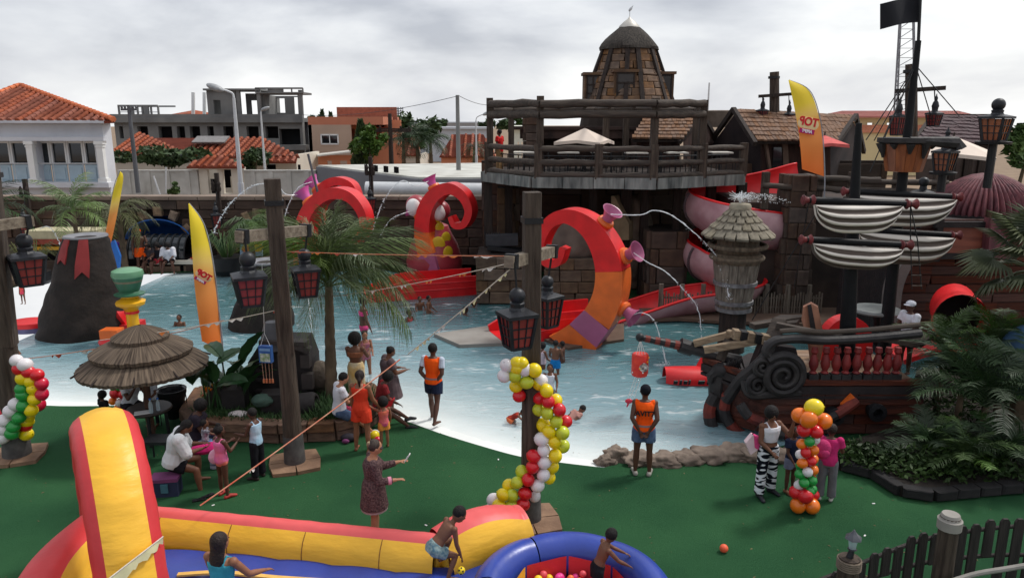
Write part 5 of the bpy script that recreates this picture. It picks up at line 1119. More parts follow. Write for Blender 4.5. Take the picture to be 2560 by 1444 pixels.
at_=q_.new('ShaderNodeAttribute');at_.attribute_name='fold';rp_=q_.new('ShaderNodeValToRGB');rp_.color_ramp.elements[0].position=.44;rp_.color_ramp.elements[0].color=(*lin((78,66,58)),1);rp_.color_ramp.elements[1].position=.78;rp_.color_ramp.elements[1].color=(*lin((222,214,204)),1)
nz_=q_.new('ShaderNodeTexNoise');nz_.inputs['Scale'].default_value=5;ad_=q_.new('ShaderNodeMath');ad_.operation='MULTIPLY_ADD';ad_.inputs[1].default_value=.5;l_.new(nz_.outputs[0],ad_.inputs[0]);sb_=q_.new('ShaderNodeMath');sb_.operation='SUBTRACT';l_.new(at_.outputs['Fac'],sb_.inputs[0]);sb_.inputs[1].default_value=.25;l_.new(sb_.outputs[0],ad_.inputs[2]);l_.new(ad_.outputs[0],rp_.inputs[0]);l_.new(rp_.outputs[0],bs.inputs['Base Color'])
def sail(parent,tl,tr_,depth,folds=5.0,bulge=.22):
 nu,nv=40,44;vs=[];fo=[];tl,tr_=Vector(tl),Vector(tr_)
 for side in(0,1):
  for i in range(nv+1):
   v=i/nv
   for j in range(nu+1):
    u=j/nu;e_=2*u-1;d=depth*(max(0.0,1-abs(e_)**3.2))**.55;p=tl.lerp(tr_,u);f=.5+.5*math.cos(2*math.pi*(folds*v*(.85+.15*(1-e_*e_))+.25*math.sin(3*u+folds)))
    y=-bulge*math.sin(math.pi*(.1+.8*v))*(1-.5*e_*e_)-.05*f+(.1 if side else 0)
    vs.append((p.x,p.y+y,p.z-v*d));fo.append(f)
 n1_=(nu+1);o2_=(nv+1)*n1_
 fs=[(i*n1_+j,i*n1_+j+1,(i+1)*n1_+j+1,(i+1)*n1_+j)for i in range(nv)for j in range(nu)]
 fs+=[tuple(o2_+x for x in reversed(f))for f in fs]
 rimi=[nv*n1_+j for j in range(nu+1)];fs+=[(a,b,b+o2_,a+o2_)for a,b in zip(rimi[:-1],rimi[1:])]
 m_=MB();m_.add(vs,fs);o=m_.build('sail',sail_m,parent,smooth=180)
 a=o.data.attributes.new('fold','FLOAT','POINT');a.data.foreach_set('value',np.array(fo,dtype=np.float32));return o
mast_m=mat('mast_black',(20,21,24),.55,scale=10,bump=.2,spec=.2)
msA=thing('ship_mast','front black mast with two furled striped sails','mast',S(2118,960,15.0));msA_p=[S(2116,960,15.0),S(2118,850,15.0),S(2130,605,15.0),S(2147,308,15.0)]
MB().tube(msA_p,[.17,.165,.13,.06],14).build('pole',mast_m,msA)
msB=thing('ship_mast','rear tall mast with two furled sails and orange crows nest','mast',S(2212,960,17));MB().tube([S(2200,960,17),S(2213,850,17),S(2258,430,17),S(2296,102,17)],[.16,.15,.11,.06],14).build('pole',mast_m,msB)
knob=mat('worn_red',(122,46,48),.5,rgb2=(84,36,38),scale=4,bump=.4)
for ms,Yp,yards in((msA,14.8,(((2022,500),(2275,510),(2034,512),(2250,514),581),((2016,599),(2262,612),(2028,608),(2250,622),664))),(msB,16.8,(((2120,478),(2388,492),(2128,488),(2384,498),560),((2150,574),(2386,588),(2140,580),(2380,594),652)))):
 for(ya,yb,sa,sb2,bot)in yards:
  MB().tube([S(*ya,Yp),S(*yb,Yp)],.07,10).build('yard',mast_m,ms)
  for e_,dx in((ya,-1),(yb,1)):
   c=S(*e_,Yp);m_=MB();rot=Matrix.Rotation(R(90),3,'Y');m_.lathe(c+Vector((dx*.02-.16,0,0)),[(.07,.04),(.11,.07),(.06,.14),(.06,.2),(.11,.27),(.07,.3)],12,rot=rot);m_.build('yard_knob',knob,ms)
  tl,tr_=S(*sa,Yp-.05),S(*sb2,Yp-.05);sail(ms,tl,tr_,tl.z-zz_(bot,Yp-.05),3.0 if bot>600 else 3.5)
nest=thing('crows_nest','orange brown crows nest bucket with dark ragged rim on the rear mast','crows nest',D(2258,430,17));c=D(2258,430,17);s=mpp(D(2258,390,17));zt,zb=zz_(358,17),zz_(428,17)
m_=MB();nw=14
for j in range(nw):
 th=2*math.pi*j/nw;n_=Vector((math.cos(th),math.sin(th),0));u_=Vector((-math.sin(th),math.cos(th),0));rb_,rt_=42*s,56*s;w0,w1=rb_*math.pi/nw*.97,rt_*math.pi/nw*.97;q=Vector((c.x,17,0));m2=MB()
 m2 .add([q+n_*rb_-u_*w0+Vector((0,0,zb)),q+n_*rb_+u_*w0+Vector((0,0,zb)),q+n_*rt_+u_*w1+Vector((0,0,zt)),q+n_*rt_-u_*w1+Vector((0,0,zt))]+[q+n_*(rb_-.06)-u_*w0+Vector((0,0,zb)),q+n_*(rb_-.06)+u_*w0+Vector((0,0,zb)),q+n_*(rt_-.06)+u_*w1+Vector((0,0,zt)),q+n_*(rt_-.06)-u_*w1+Vector((0,0,zt))],[(0,1,2,3),(7,6,5,4),(0,4,5,1),(1,5,6,2),(2,6,7,3),(3,7,4,0)]);m2 .build('plank',mat('orange_wood',(150,92,62),.7,rgb2=(118,70,50),scale=2.5,stretch=(4,4,.6),bump=.4,rnd=.1),nest,smooth=0)
m_=MB();q=Vector((c.x,17,0));m_.lathe(q,[(56*s,zt-.02),(68*s,zt+.02),(68*s,zt+.12),(50*s,zt+.13),(.1,zt+.1)],20)
for j in range(10):th=2*math.pi*j/10;n_=Vector((math.cos(th),math.sin(th),0));m_.tube([q+n_*60*s+Vector((0,0,zt)),q+n_*55*s+Vector((0,0,zt-.12-.2*(j%3)/2))],[.1,.03],6)
m_.tube([q+Vector((-.2,-.5,zt+.08)),q+Vector((.8,-.55,zt+.02)),q+Vector((.85,-.55,zt-.1))],[.07,.14,.18],8);m_.build('ragged_rim',carv_m,nest)
fl=thing('pirate_flag','plain black flag flying from the top of the rear mast','flag',D(2302,60,17));MB().tube([D(2296,102,17),D(2302,-30,17)],.035,8).build('flagpole',black_m,fl)
rows=[]
for i in range(13):
 u=i/12;rows.append([D(2300-100*u,(-6+14*u-3*math.sin(u*4))+v*(62+2*u),17+.12*math.sin(u*6+v))for v in(x/8 for x in range(9))])
m_=MB();m_.sheet(rows);m_.build('cloth',mat('black_cloth',(30,31,38),.8,var=.1,scale=1),fl)
rg=thing('mast_rigging','thin ropes running down from the rear mast to the crows nest and deck','rigging',D(2296,300,17));t_=D(2292,140,17)
for px,py,Yq in((2165,350,16.6),(2185,352,17.4),(2205,352,16.4),(2175,430,17),(2398,290,17.5),(2330,300,18)):MB().tube([t_+Vector((0,0,-.2)),D(px,py,Yq)],.012,5).build('rope',black_m,rg)
for a,b,lab in(((2022,505,14.8),(1985,720,15.2),'thin rope from the upper front yard down to the deck'),((2060,500,14.8),(1880,800,15.6),'thin rope slanting from the front yard to the hatch')):tag(MB().tube([S(*a),S(*b)],.012,5).build('stay_rope',black_m),lab,'rope')
rl_=thing('rope_ladder','small rope ladder hanging from the sails knob end','ladder',S(2290,720,14.9))
for dx in(-.07,.07):MB().tube([S(2276,512,14.8),S(2285,600,14.85)+Vector((dx,0,0)),S(2292,722,14.9)+Vector((dx*1.4,0,0))],.012,5).build('rope',black_m,rl_)
for k in range(5):p=S(2286+k*1.6,610+k*26,14.87);MB().tube([p-Vector((.1,0,0)),p+Vector((.1,0,0))],.015,5).build('rung',timber_h,rl_)
# shell dome and stern building
Y=20.0;dc=Vector((PX(2455,540,Y+1.6),Y+1.6,0));zb=zz_(548,Y);zt=zz_(432,Y+1.6)
st=thing('stern_house','red brown planked stern house with framed panel beneath the shell dome','building',(dc.x,Y+1,0))
x0,x1=PX(2225,700,Y),PX(2640,700,Y);m_=MB();m_.box(((x0+x1)/2,Y+1.6,zb/2-.03),(x1-x0,3,zb-.05));m_.build('core',wale_m,st,smooth=0)
rr=random.Random(12)
for i in range(15):
 z0=zb*i/15;x=x0
 while x<x1-.1:
  l=rr.uniform(1.0,2.2);xe=min(x1,x+l);piece('plank',unit_block(hull_m,.05,.02,i%6),st,((x+xe)/2,Y+.05,z0+zb/30),Matrix.Identity(3),(xe-x-.015,.12,zb/15-.018));x=xe
a=rect(2335,2470,560,638,Y-.05);m_=MB();m_.box(((a[0]+a[1])/2,Y-.08,(a[2]+a[3])/2),(a[1]-a[0],.1,a[3]-a[2]));m_.build('panel',mat('panel_wood',(150,88,70),.6,rgb2=(112,62,52),scale=1.5,stretch=(.6,4,4)),st,smooth=0)
m_=MB();W_,H_=a[1]-a[0],a[3]-a[2];cxm,czm=(a[0]+a[1])/2,(a[2]+a[3])/2
for dx,dz,sx,sz in((-.5,0,.16,H_+.3),(.5,0,.16,H_+.3),(0,-.5,W_+.3,.16),(0,.5,W_+.3,.16)):m_.box((cxm+dx*W_,Y-.13-.01*(sx>1),czm+dz*H_),(sx,.14,sz))
m_.build('panel_frame',wale_m,st,smooth=0)
m_=MB();m_.ribbon(smooth_path([D(2225,800,19.4),D(2232,720,19.6),D(2255,660,19.6),D(2290,620,19.7)],5),(0,1,0),[.5]*16,[.28]*16);tag(m_.build('curved_stern_post',mat('grey_post',(108,100,96),.7),smooth=40),'grey curved post at the left edge of the planked stern','post')
sd_=thing('shell_dome','mauve ribbed shell shaped dome roof on the stern house','dome',(dc.x,dc.y,zb));shell_m=mat('shell_mauve',(140,80,86),.65,rgb2=(92,52,60),scale=2.4,stretch=(3,3,.4),bump=.4,gain=.72)
Rd=PX(2455,540,Y+1.6)-PX(2330,540,Y+1.6);n=224
pf_=[(1.0,0.0),(1.01,.08),(.97,.22),(.89,.38),(.77,.55),(.61,.72),(.43,.86),(.27,.95),(.12,.99),(.02,1.0)]
m_=MB();m_.lathe(Vector((dc.x,dc.y,zb)),[(r_*Rd,z*(zt-zb))for r_,z in pf_],n,flat=.9,jag=lambda i,j:1+.12*(abs(math.sin(j*math.pi/4))-.5)*(1 if i<8 else.3));m_.build('ribbed_shell',shell_m,sd_,smooth=70)
m_=MB();m_.lathe(Vector((dc.x,dc.y,zb-.12)),[(Rd*.98,0),(Rd*1.03,.03),(Rd*1.03,.13),(Rd*.9,.14)],40,flat=.92);m_.build('rim',wale_m,sd_)
m_=MB();m_.prism([D(2470,640,19.5),D(2478,545,19.6),D(2520,600,19.5),D(2530,660,19.4)],(0,.3,0));m_.build('side_fin',shell_m,st,smooth=0)
tc_=D(2385,800,17.5);tm=thing('tunnel_slide','red tunnel slide mouth beside the planked stern','slide',tc_);rows=[]
for i in range(9):
 u=i/8;cpos=tc_+Vector((.5*u,-.3+u*1.2,.1*u));rows.append([cpos+Vector((math.cos(t)*.62,.1*math.sin(t),math.sin(t)*.6))*(1.15-.15*u if i<3 else 1.0)for t in(2*math.pi*j/24 for j in range(25))])
m_=MB();m_.sheet(rows);m_.build('tube',red_m,tm,smooth=180);m_=MB();m_.lathe(tc_+Vector((.25,.3,0)),[(.01,0),(.57,.02)],20,rot=Matrix.Rotation(R(90),3,'X'));m_.build('dark_inside',dark_m,tm)
m_=MB();m_.ribbon([tc_+Vector((-.5-.9*u,0,-.55-.35*u))for u in(x/8 for x in range(9))],(0,1,0),[1.1]*9,[.12]*9);m_.build('lip',red_m,tm)
m_=MB();m_.prism([S(2190,850,15.2),S(2250,838,16),S(2340,842,16),S(2300,872,15)],(0,0,.1));tag(m_.build('ship_platform',timber_h,smooth=0),'grey timber platform at the stern end of the ship rail','platform')
for px,py in((2215,775),(2190,790)):pass
bl=thing('rope_bench','dark ring table beside the masts','table',D(2190,800,17.5));m_=MB();m_.lathe(D(2190,775,17.5),[(.55,-.04),(.58,0),(.55,.05),(.02,.06)],20);m_.build('table_top',mat('steel_grey',(120,124,122),.4),bl);m_=MB();m_.tube([D(2190,775,17.5),D(2190,860,17.5)],.12,10);m_.build('leg',black_m,bl)
lt=thing('lattice_mast','far steel lattice radio mast behind the black flag','radio mast',D(2262,330,110));A4=[D(2232,330,110),D(2286,330,110),D(2240,330,112),D(2290,330,112)];B4=[D(2252,0,110),D(2282,0,110),D(2254,0,112),D(2284,0,112)]
m_=MB()
for a,b in zip(A4,B4):m_.tube([a,b],.14,6)
m_.build('leg_frame',mat('mast_grey',(124,126,132),.6),lt);m_=MB()
for i in range(14):
 u0,u1=i/14,(i+1)/14
 for p,q in((0,1),(0,2),(1,3)):m_.tube([A4[p].lerp(B4[p],u0),A4[q].lerp(B4[q],u1)],.05,5);m_.tube([A4[q].lerp(B4[q],u0),A4[p].lerp(B4[p],u0)],.04,5)
m_.build('bracing',MATS['mast_grey'],lt)
bt=thing('red_boat_float','red plastic boat float with black markings moored by the ship bow','boat',G(1745,960));p0=G(1735,955,WZ)
rows=[]
for i in range(13):
 u=i/12;hw_=.42*math.sin(math.pi*min(1,.12+u))**.5 if u<.5 else.42;x=p0 .x-.75+1.75*u
 rows.append([Vector((x,p0 .y+.1+math.cos(t)*hw_,WZ+.02+max(0,math.sin(t))*.36))for t in(math.pi*j/10 for j in range(11))])
m_=MB();m_.sheet(rows,thick=None);m_.build('hull',red_m,bt);m_=MB();m_.prism([p0+Vector((.15,-.05,.3)),p0+Vector((.3,-.05,.62)),p0+Vector((.85,-.05,.68)),p0+Vector((1.05,-.05,.3))],(0,.5,0));m_.build('seat_back',red_m,bt,smooth=30)
for k,(w_,dx)in enumerate(((.1,-.55),(.06,-.42),(.09,-.3),(.05,-.2),(.16,.1),(.16,.32),(.2,.62))):m_=MB();m_.box(p0+Vector((dx,-.335,.12)),(w_,.03,.12+.04*(k%2)),rot=Matrix.Rotation(.5,3,'X'));m_.build('black_mark',black_m,bt,smooth=0)
# volcanoes and water toys
lava_m=mat('lava_rock',(56,47,43),.9,rgb2=(38,33,31),scale=2.5,bump=.9,bscale=7,gain=.8)
def volcano(label,px,pb,Y,prof,streaks,seed):
 c=Vector((PX(px,pb,Y),Y,0));s=mpp(c);t=thing('volcano',label,'water feature',(c.x,c.y,WZ))
 pr=[(r*s,zz_(py,Y)if py<pb else WZ-.2)for r,py in prof];off=Vector((seed,0,0));m_=MB();fine=[]
 def shr(b_):
  for v in b_.v:v.x+=.14*max(0,v.z)
 for(r0,z0),(r1,z1)in zip(pr[:-1],pr[1:]):fine+=[(r0+(r1-r0)*k/5,z0+(z1-z0)*k/5)for k in range(5)]
 fine.append(pr[-1])
 m_.lathe(c,fine,48,jag=lambda i,j:1+.06*noise.noise(off+Vector((math.cos(j*.131)*2.2,math.sin(j*.131)*2.2,i*.35))));shr(m_);m_.build('cone',lava_m,t,smooth=70)
 rt,zt=pr[-1];rim=MB();rim.lathe(c,[(rt*1.0,zt-.02),(rt*1.04,zt+.02),(rt*1.0,zt+.06),(rt*.7,zt+.04),(.02,zt-.1)],32);shr(rim);rim.build('rim',mat('wet_grey',(120,120,124),.4),t)
 for th,wd,ln in streaks:
  m_=MB();rows=[]
  for k in range(9):
   u=k/8;z=zt-ln*u;r_=np.interp(z,[p[1]for p in pr],[p[0]for p in pr])if pr[0][1]<pr[-1][1]else rt
   ww=wd*(.55+.45*u-.5*max(0,u-.75));hh=[th+(q-.5)*ww/max(r_,.2)for q in(0,.25,.5,.75,1)]
   rows.append([c+Vector((math.cos(a)*(r_*1.05+.02),math.sin(a)*(r_*1.05+.02),z+(.22*ln*(abs(q-2)/2-.3)*-1 if k==8 else 0)))for q,a in enumerate(hh)])
  m_.sheet(rows,thick=-Vector((math.cos(th),math.sin(th),0))*.12);shr(m_);m_.build('lava_streak',mat('lava_red',(138,44,44),.55,var=.15,scale=2),t)
 return t,c,s
vo,vc,vs_=volcano('large black volcano cone with red lava streaks and flat top',212,832,22.6,[(104,840),(100,800),(86,740),(68,670),(54,610),(48,592)],((R(-66),.42,1.0),(R(-112),.34,.62)),1)
b_=MB();b_.tube(smooth_path([D(268,640,22.9),D(285,700,22.9),D(296,745,22.9)],5),[.16]*11,10,flat=.6);b_.build('side_chute',black_m,vo)
v2,v2c,_=volcano('smaller dark cone partly hidden behind the lantern post',655,812,23.4,[(84,822),(76,790),(62,740),(52,700),(44,655)],(),5)
def disc_slide(label,px,py,r,sx=1.0):
 c=G(px,py,WZ);t=thing('red_splash_platform',label,'slide',c);m_=MB();m_.lathe(c,[(r,.12),(r*1.03,.2),(r,.27),(r*.9,.28),(.05,.26)],28,flat=.8);m_.build('top',red_m,t);m_=MB();m_.lathe(c,[(r*.92,-.05),(r*.95,.14)],28,flat=.8);m_.build('skirt',mat('dusty_violet',(96,92,128),.6),t)
disc_slide('round red splash platform at the left foot of the volcano',78,822,.62)
m_=MB();m_.ribbon(smooth_path([D(300,770,22.7),D(308,785,22.6),G(330,812,.1)],5),(0,1,0),[.7]*11,[.16]*11);m_.box(G(322,815,.12),(.75,.7,.28));tag(m_.build('red_chute',red_m),'short red chute landing at the right foot of the volcano','slide')
Y=21.6;tb=Vector((PX(332,800,Y),Y,0));s=mpp(tb);Z_=lambda py:zz_(py,Y);ty=thing('tipping_bucket_toy','yellow post water toy topped by a green striped tipping bucket','water toy',(tb.x,tb.y,WZ))
gr1,gr2=mat('bucket_green',(50,98,72),.4,var=.1,spec=.5),mat('bucket_green_pale',(104,150,116),.4,var=.08,spec=.5)
m_=MB();m_.lathe(tb,[(15*s,WZ-.1),(14*s,Z_(790)),(15*s,Z_(775))],18);m_.build('post',yellow_m,ty)
m_=MB();m_.lathe(tb,[(17*s,Z_(782)),(17*s,Z_(776))],18);m_.build('red_band',red_m,ty)
m_=MB();m_.lathe(tb,[(13*s,Z_(778)),(20*s,Z_(768)),(34*s,Z_(760)),(36*s,Z_(753)),(26*s,Z_(748)),(20*s,Z_(742)),(22*s,Z_(736))],8);m_.build('collar',yellow_m,ty)
m_=MB();m_.lathe(tb,[(34*s,Z_(736)),(36*s,Z_(733)),(24*s,Z_(729)),(22*s,Z_(727))],20);m_.build('brim',gr1,ty)
for k,(a,b,ra,rb,mm)in enumerate(((728,716,22,27,gr1),(716,704,27,31,gr1),(704,699,31,33,mat('sand_band',(120,108,88),.5)),(699,690,33,35,gr1))):m_=MB();m_.lathe(tb,[(ra*s,Z_(a)),(rb*s,Z_(b))],22);m_.build('bucket_band',mm,ty)
m_=MB();m_.lathe(tb,[(35*s,Z_(691)),(37*s,Z_(685)),(35*s,Z_(676)),(24*s,Z_(671)),(.02,Z_(670))],22,rot=Matrix.Rotation(.0,3,'Y'));m_.build('cap',gr2,ty)
oc=G(285,872,0);ot=thing('orange_ring_toy','orange and red stacked float toy behind the thatched umbrella','water toy',oc);m_=MB();
m_.box(oc+Vector((0,0,.48)),(.52,.4,.26));m_.build('block',orange_m,ot,smooth=0);m_=MB();m_.ell(oc+Vector((-.05,0,.22)),(.36,.3,.17),16,8);m_.build('red_cushion',red_m,ot);m_=MB();m_.lathe(oc+Vector((0,0,-.1)),[(.3,0),(.32,.15),(.1,.2)],14);m_.build('base',yellow_m,ot)
# lantern posts
lant_red=mat('red_lantern_pane',(156,66,60),.35,rgb2=(122,46,46),scale=3,spec=.5);lant_org=mat('amber_lantern_pane',(178,106,66),.35,rgb2=(140,80,54),scale=3,spec=.5)
cap_m=mat('lantern_black',(40,42,48),.45,rgb2=(26,27,31),scale=6,bump=.2)
_lt={}
def lantern(label,c_top,w_,h_,pane=None,rz=.5,chain=None,group='hanging pirate lanterns',ball=True,name='lantern'):
 """c_top: centre of the roof plate; frustum body narrowing down"""
 t=thing(name,label,'lantern',c_top,rz,group);pane=pane or lant_red;w_*=.93;r1=w_/2*.86;r0=w_/2*.6
 m_=MB();m_.box((0,0,.0),(w_,w_,.05));m_.box((0,0,.05),(w_*.98,w_*.98,.05),taper=.45);m_.lathe((0,0,.07),[(w_*.27,0),(w_*.22,.04),(w_*.24,.1),(w_*.16,.13)],8);m_.build('roof',cap_m,t,local=True,smooth=30)
 if ball:m_=MB();m_.ell((0,0,.17+w_*.22),w_*.25,16,10);m_.build('ball_finial',cap_m,t,local=True)
 else:m_=MB();m_.lathe((0,0,.15),[(w_*.2,0),(w_*.28,.08),(w_*.2,.2),(w_*.1,.26),(w_*.13,.33),(w_*.05,.4),(.01,.46)],12);m_.build('finial',cap_m,t,local=True)
 for k in range(4):
  rot=Matrix.Rotation(k*math.pi/2,3,'Z');m_=MB();a=.93
  m_.add([rot@Vector(v)for v in((-r0*a,-r0*a,-h_),(r0*a,-r0*a,-h_),(r1*a,-r1*a,-.03),(-r1*a,-r1*a,-.03),(-r0*a,-r0*a+.02,-h_),(r0*a,-r0*a+.02,-h_),(r1*a,-r1*a+.02,-.03),(-r1*a,-r1*a+.02,-.03))],[(0,1,2,3),(7,6,5,4)]);m_.build('pane',pane,t,local=True,smooth=0)
  m_=MB();B_=lambda x,u:rot@Vector((x*(r0+(r1-r0)*u),-(r0+(r1-r0)*u),-h_+(h_-.03)*u))
  m_.beam(B_(-1,0),B_(-1,1),w_*.09,w_*.09)
  for x in(-.33,.33):m_.beam(B_(x,0),B_(x,1),.014,.02)
  for u in(.36,.68):m_.beam(B_(-1,u),B_(1,u),.014,.02)
  m_.beam(B_(-1,.0),B_(1,.0),.04,.04);m_.build('frame',cap_m,t,local=True,smooth=0)
 if chain is not None:
  m_=MB();q=Vector(chain)-Vector(c_top);m_.tube([(0,0,.2),Matrix.Rotation(-rz,3,'Z')@q],.018,6);m_.build('chain',black_m,t,local=True)
 return t
def lamp_post(label,base,top_z,wsq,rz,sleeve_z,arm=None,arm_sz=.14,foot=.42,lean=(0,0)):
 t=thing('lantern_post',label,'post',base,group='timber lantern posts');b=Vector(base);L_=Vector((lean[0],lean[1],0));rot=Matrix.Rotation(rz,3,'Z')
 P_=lambda z:b+L_*z+Vector((0,0,z));h_=top_z
 m_=MB();m_.tube([P_(sleeve_z),P_(sleeve_z+(h_-sleeve_z)*.5),P_(h_)],wsq*.72,4,up=None)
 vs=[];
 m_=MB();k=5;rows=[[P_(sleeve_z+(h_-sleeve_z)*i/k)+rot@Vector((x*wsq/2*(1.03-.05*i/k),y*wsq/2*(1.03-.05*i/k),0))for x,y in((-1,-1),(-.84,-1),(.84,-1),(1,-.84),(1,.84),(.84,1),(-.84,1),(-1,.84))]for i in range(k+1)]
 o=[v for r_ in rows for v in r_];n=8;fs=[(i*n+j,i*n+(j+1)%n,(i+1)*n+(j+1)%n,(i+1)*n+j)for i in range(k)for j in range(n)]+[tuple(k*n+j for j in range(n)),tuple(reversed(range(n)))]
 m_.add(o,fs);m_.build('timber',timber_m,t,smooth=0)
 m_=MB();q=P_(h_-.42);m_.box(q,(wsq*1.14,wsq*1.14,.09),rot=rot);m_.build('iron_band',black_m,t,smooth=0)
 m_=MB();m_.tube([P_(0),P_(sleeve_z*.5),P_(sleeve_z)],[wsq*.66,wsq*.6,wsq*.56],16);m_.build('lower_post',timber_m,t,smooth=60)
 m_=MB();m_.tube([P_(0),P_(.3),P_(.62)],[wsq*.72,wsq*.68,wsq*.66],18);m_.build('grey_sleeve',mat('sleeve_grey',(96,94,92),.7,rgb2=(66,64,64),scale=5,bump=.3),t)
 fm=mat('foot_stone',(150,120,96),.85,rgb2=(116,90,72),scale=3,bump=.4)
 for k in range(4):
  a0=rz+k*math.pi/2;pts=[]
  for(r_,a)in((wsq*.7,a0+.03),(foot*1.15,a0+.03),(foot*1.45,a0+math.pi/4),(foot*1.15,a0+math.pi/2-.03),(wsq*.7,a0+math.pi/2-.03)):pts.append(b+Vector((math.cos(a)*r_,math.sin(a)*r_,0)))
  m_=MB();m_.prism([p+Vector((0,0,.002))for p in pts],(0,0,.07));m_.build('foot_stone',fm,t,smooth=0)
 if arm:
  p,q=Vector(arm[0]),Vector(arm[1]);m_=MB();m_.beam(p,q,arm_sz,arm_sz*1.15);am=m_.build('cross_arm',mat('arm_timber',(142,130,114),.8,rgb2=(100,88,76),scale=2,stretch=(.6,6,6),bump=.5),t,smooth=0)
  for e_ in(p,q):d=(q-p).normalized();m_=MB();c=e_+(q-e_).normalized()*.1 if e_ is p else e_+(p-e_).normalized()*.1;m_.beam(c-d*.05,c+d*.05,arm_sz*1.25,arm_sz*1.45);m_.build('iron_strap',black_m,am,smooth=0)
 return t
bA=G(738,1160);zA=D(680,447,bA.y);a0,a1=D(596,592,12.5),D(772,575,14.2)
lA=(D(680,447,bA.y).x-bA.x)/zA.z
lamp_post('square timber lantern post in the middle left with two red lanterns',bA,zA.z,.285,.35,2.25,(a0,a1),.17,lean=(lA,0))
lantern('left lantern with black ball hanging from the middle left post',D(622,690,12.5),.60,.50,rz=.45,chain=D(612,596,12.5))
lantern('right lantern hanging from the middle left post before the palm',D(763,673,14.2),.56,.52,rz=.45,chain=D(768,580,14.2))
bB=G(1326,1304);zB=D(1330,480,bB.y);a0,a1=D(1272,655,10.5),D(1385,627,12.2)
lamp_post('tall weathered lantern post at the centre right wrapped in balloons',bB,zB.z,.255,.2,2.62,(a0,a1),.15,lean=((zB.x-bB.x)/zB.z,0),foot=.42)
lantern('nearer left lantern hanging from the balloon wrapped post',D(1293,785,10.5),.52,.49,rz=.45,chain=D(1287,655,10.5))
lantern('right lantern behind the balloon wrapped post near the red trough',D(1368,742,12.2),.46,.50,rz=.75,chain=D(1380,632,12.2))
bC=G(44,1142);zC=D(-40,380,bC.y);a0,a1=D(-60,570,12.8),D(80,552,13.6)
lamp_post('lantern post cropped by the left edge with red green balloons',bC,zC.z,.36,.3,2.3,(a0,a1),.16,lean=((zC.x-bC.x)/zC.z,0))
lantern('lantern with large black ball hanging at the left edge',D(66,642,13.6),.62,.52,rz=.75,chain=D(72,560,13.6))
def small_post(label,px,pb,pt,Y,arm_px,arm_py,lants,r=.14,sq=True,pane=None,w_=.42):
 b_=D(px,pb,Y);tp=D(px,pt,Y);t=thing('lantern_post',label,'post',b_,group='timber lantern posts');m_=MB();tp2=Vector((tp.x,b_.y,tp.z));m_.tube([b_,tp2],[r*1.1,r],10);m_.build('timber',timber_m,t);m_=MB();m_.tube([tp2-Vector((0,0,.28)),tp2-Vector((0,0,.18))],r*1.25,10);m_.build('iron_band',black_m,t)
 m_=MB();m_.beam(D(arm_px[0],arm_py[0],Y-.25),D(arm_px[1],arm_py[1],Y-.25),.13,.13);m_.build('cross_arm',timber_dk,t,smooth=0)
 for i,(lx,ly,lb,lab)in enumerate(lants):p=D(lx,ly,Y-.3);lantern(lab,p,w_,p.z-zz_(lb,Y-.3),pane,rz=.5,chain=D(lx,arm_py[i%2],Y-.3),ball=False)
small_post('leaning timber post with lanterns above the shingled huts',1936,285,180,33,(1897,1982),(241,235),((1906,277,292,'tiny dark lantern above the left end of the hut ridge'),(1972,286,300,'tiny dark lantern beside the top of the right flag')),.2)
small_post('tall square timber post with crossarm beside the rear mast',2278,350,160,24,(2240,2362),(228,220),((2246,292,338,'red lantern hanging left of the tall mast above the nest'),(2336,285,315,'red lantern hanging right of the tall mast in the sky')),.17)
def deck_lamp(label,px,roof,bot,foot,Y,w_,ball=True):
 p=D(px,roof,Y);lt_=lantern(label,p,w_,p.z-zz_(bot,Y),lant_org,rz=.6,group='amber lanterns on posts',ball=ball,name='post_lantern');q=Vector((p.x,p.y,zz_(bot,Y)))
 m_=MB();m_.lathe((0,0,q.z-p.z),[(w_*.6,-.08),(w_*.62,-.02),(w_*.3,0)],14);m_.tube([(0,0,q.z-p.z-.05),(0,0,zz_(foot,Y)-p.z)],.1,10);m_.build('stand',black_m,lt_,local=True)
deck_lamp('large amber lantern on a post at the right before the plum roof',2492,294,352,470,18.5,.66);deck_lamp('amber lantern on a post right of the crows nest',2364,380,428,480,18.8,.52,ball=False)
m_=MB();c=D(2310,455,19.5);m_.ell(c,.13,14,10);m_.lathe(c+Vector((0,0,-.3)),[(.3,0),(.3,.04),(.1,.1),(.08,.2)],14);m_.tube([c+Vector((0,0,-.3)),c+Vector((0,0,-1.2))],.07,8);tag(m_.build('ball_bollard',cap_m),'dark ball topped bollard above the rear sail','bollard')
for px,py,lab in((60,560,'far wall lantern behind the left palms'),(540,545,'far dark lantern hanging on the stone wall above the flag'),(925,505,'far triple finial lantern on the wall between red arms')):
 p=D(px,py-8,32.6);lantern(lab,p,.48,.62,None,rz=.5,chain=p+Vector((0,.3,1.0)),ball=False);m_=MB();m_.box(p+Vector((0,.45,.6)),(.16,.16,2.4));
 for dx in(-.15,.12):m_.lathe(p+Vector((dx,.3,1.0)),[(.07,0),(.1,.12),(.06,.25),(.09,.35),(.02,.5)],8)
 tag(m_.build('wall_bracket',timber_dk),'dark timber bracket carrying the '+lab,'bracket')
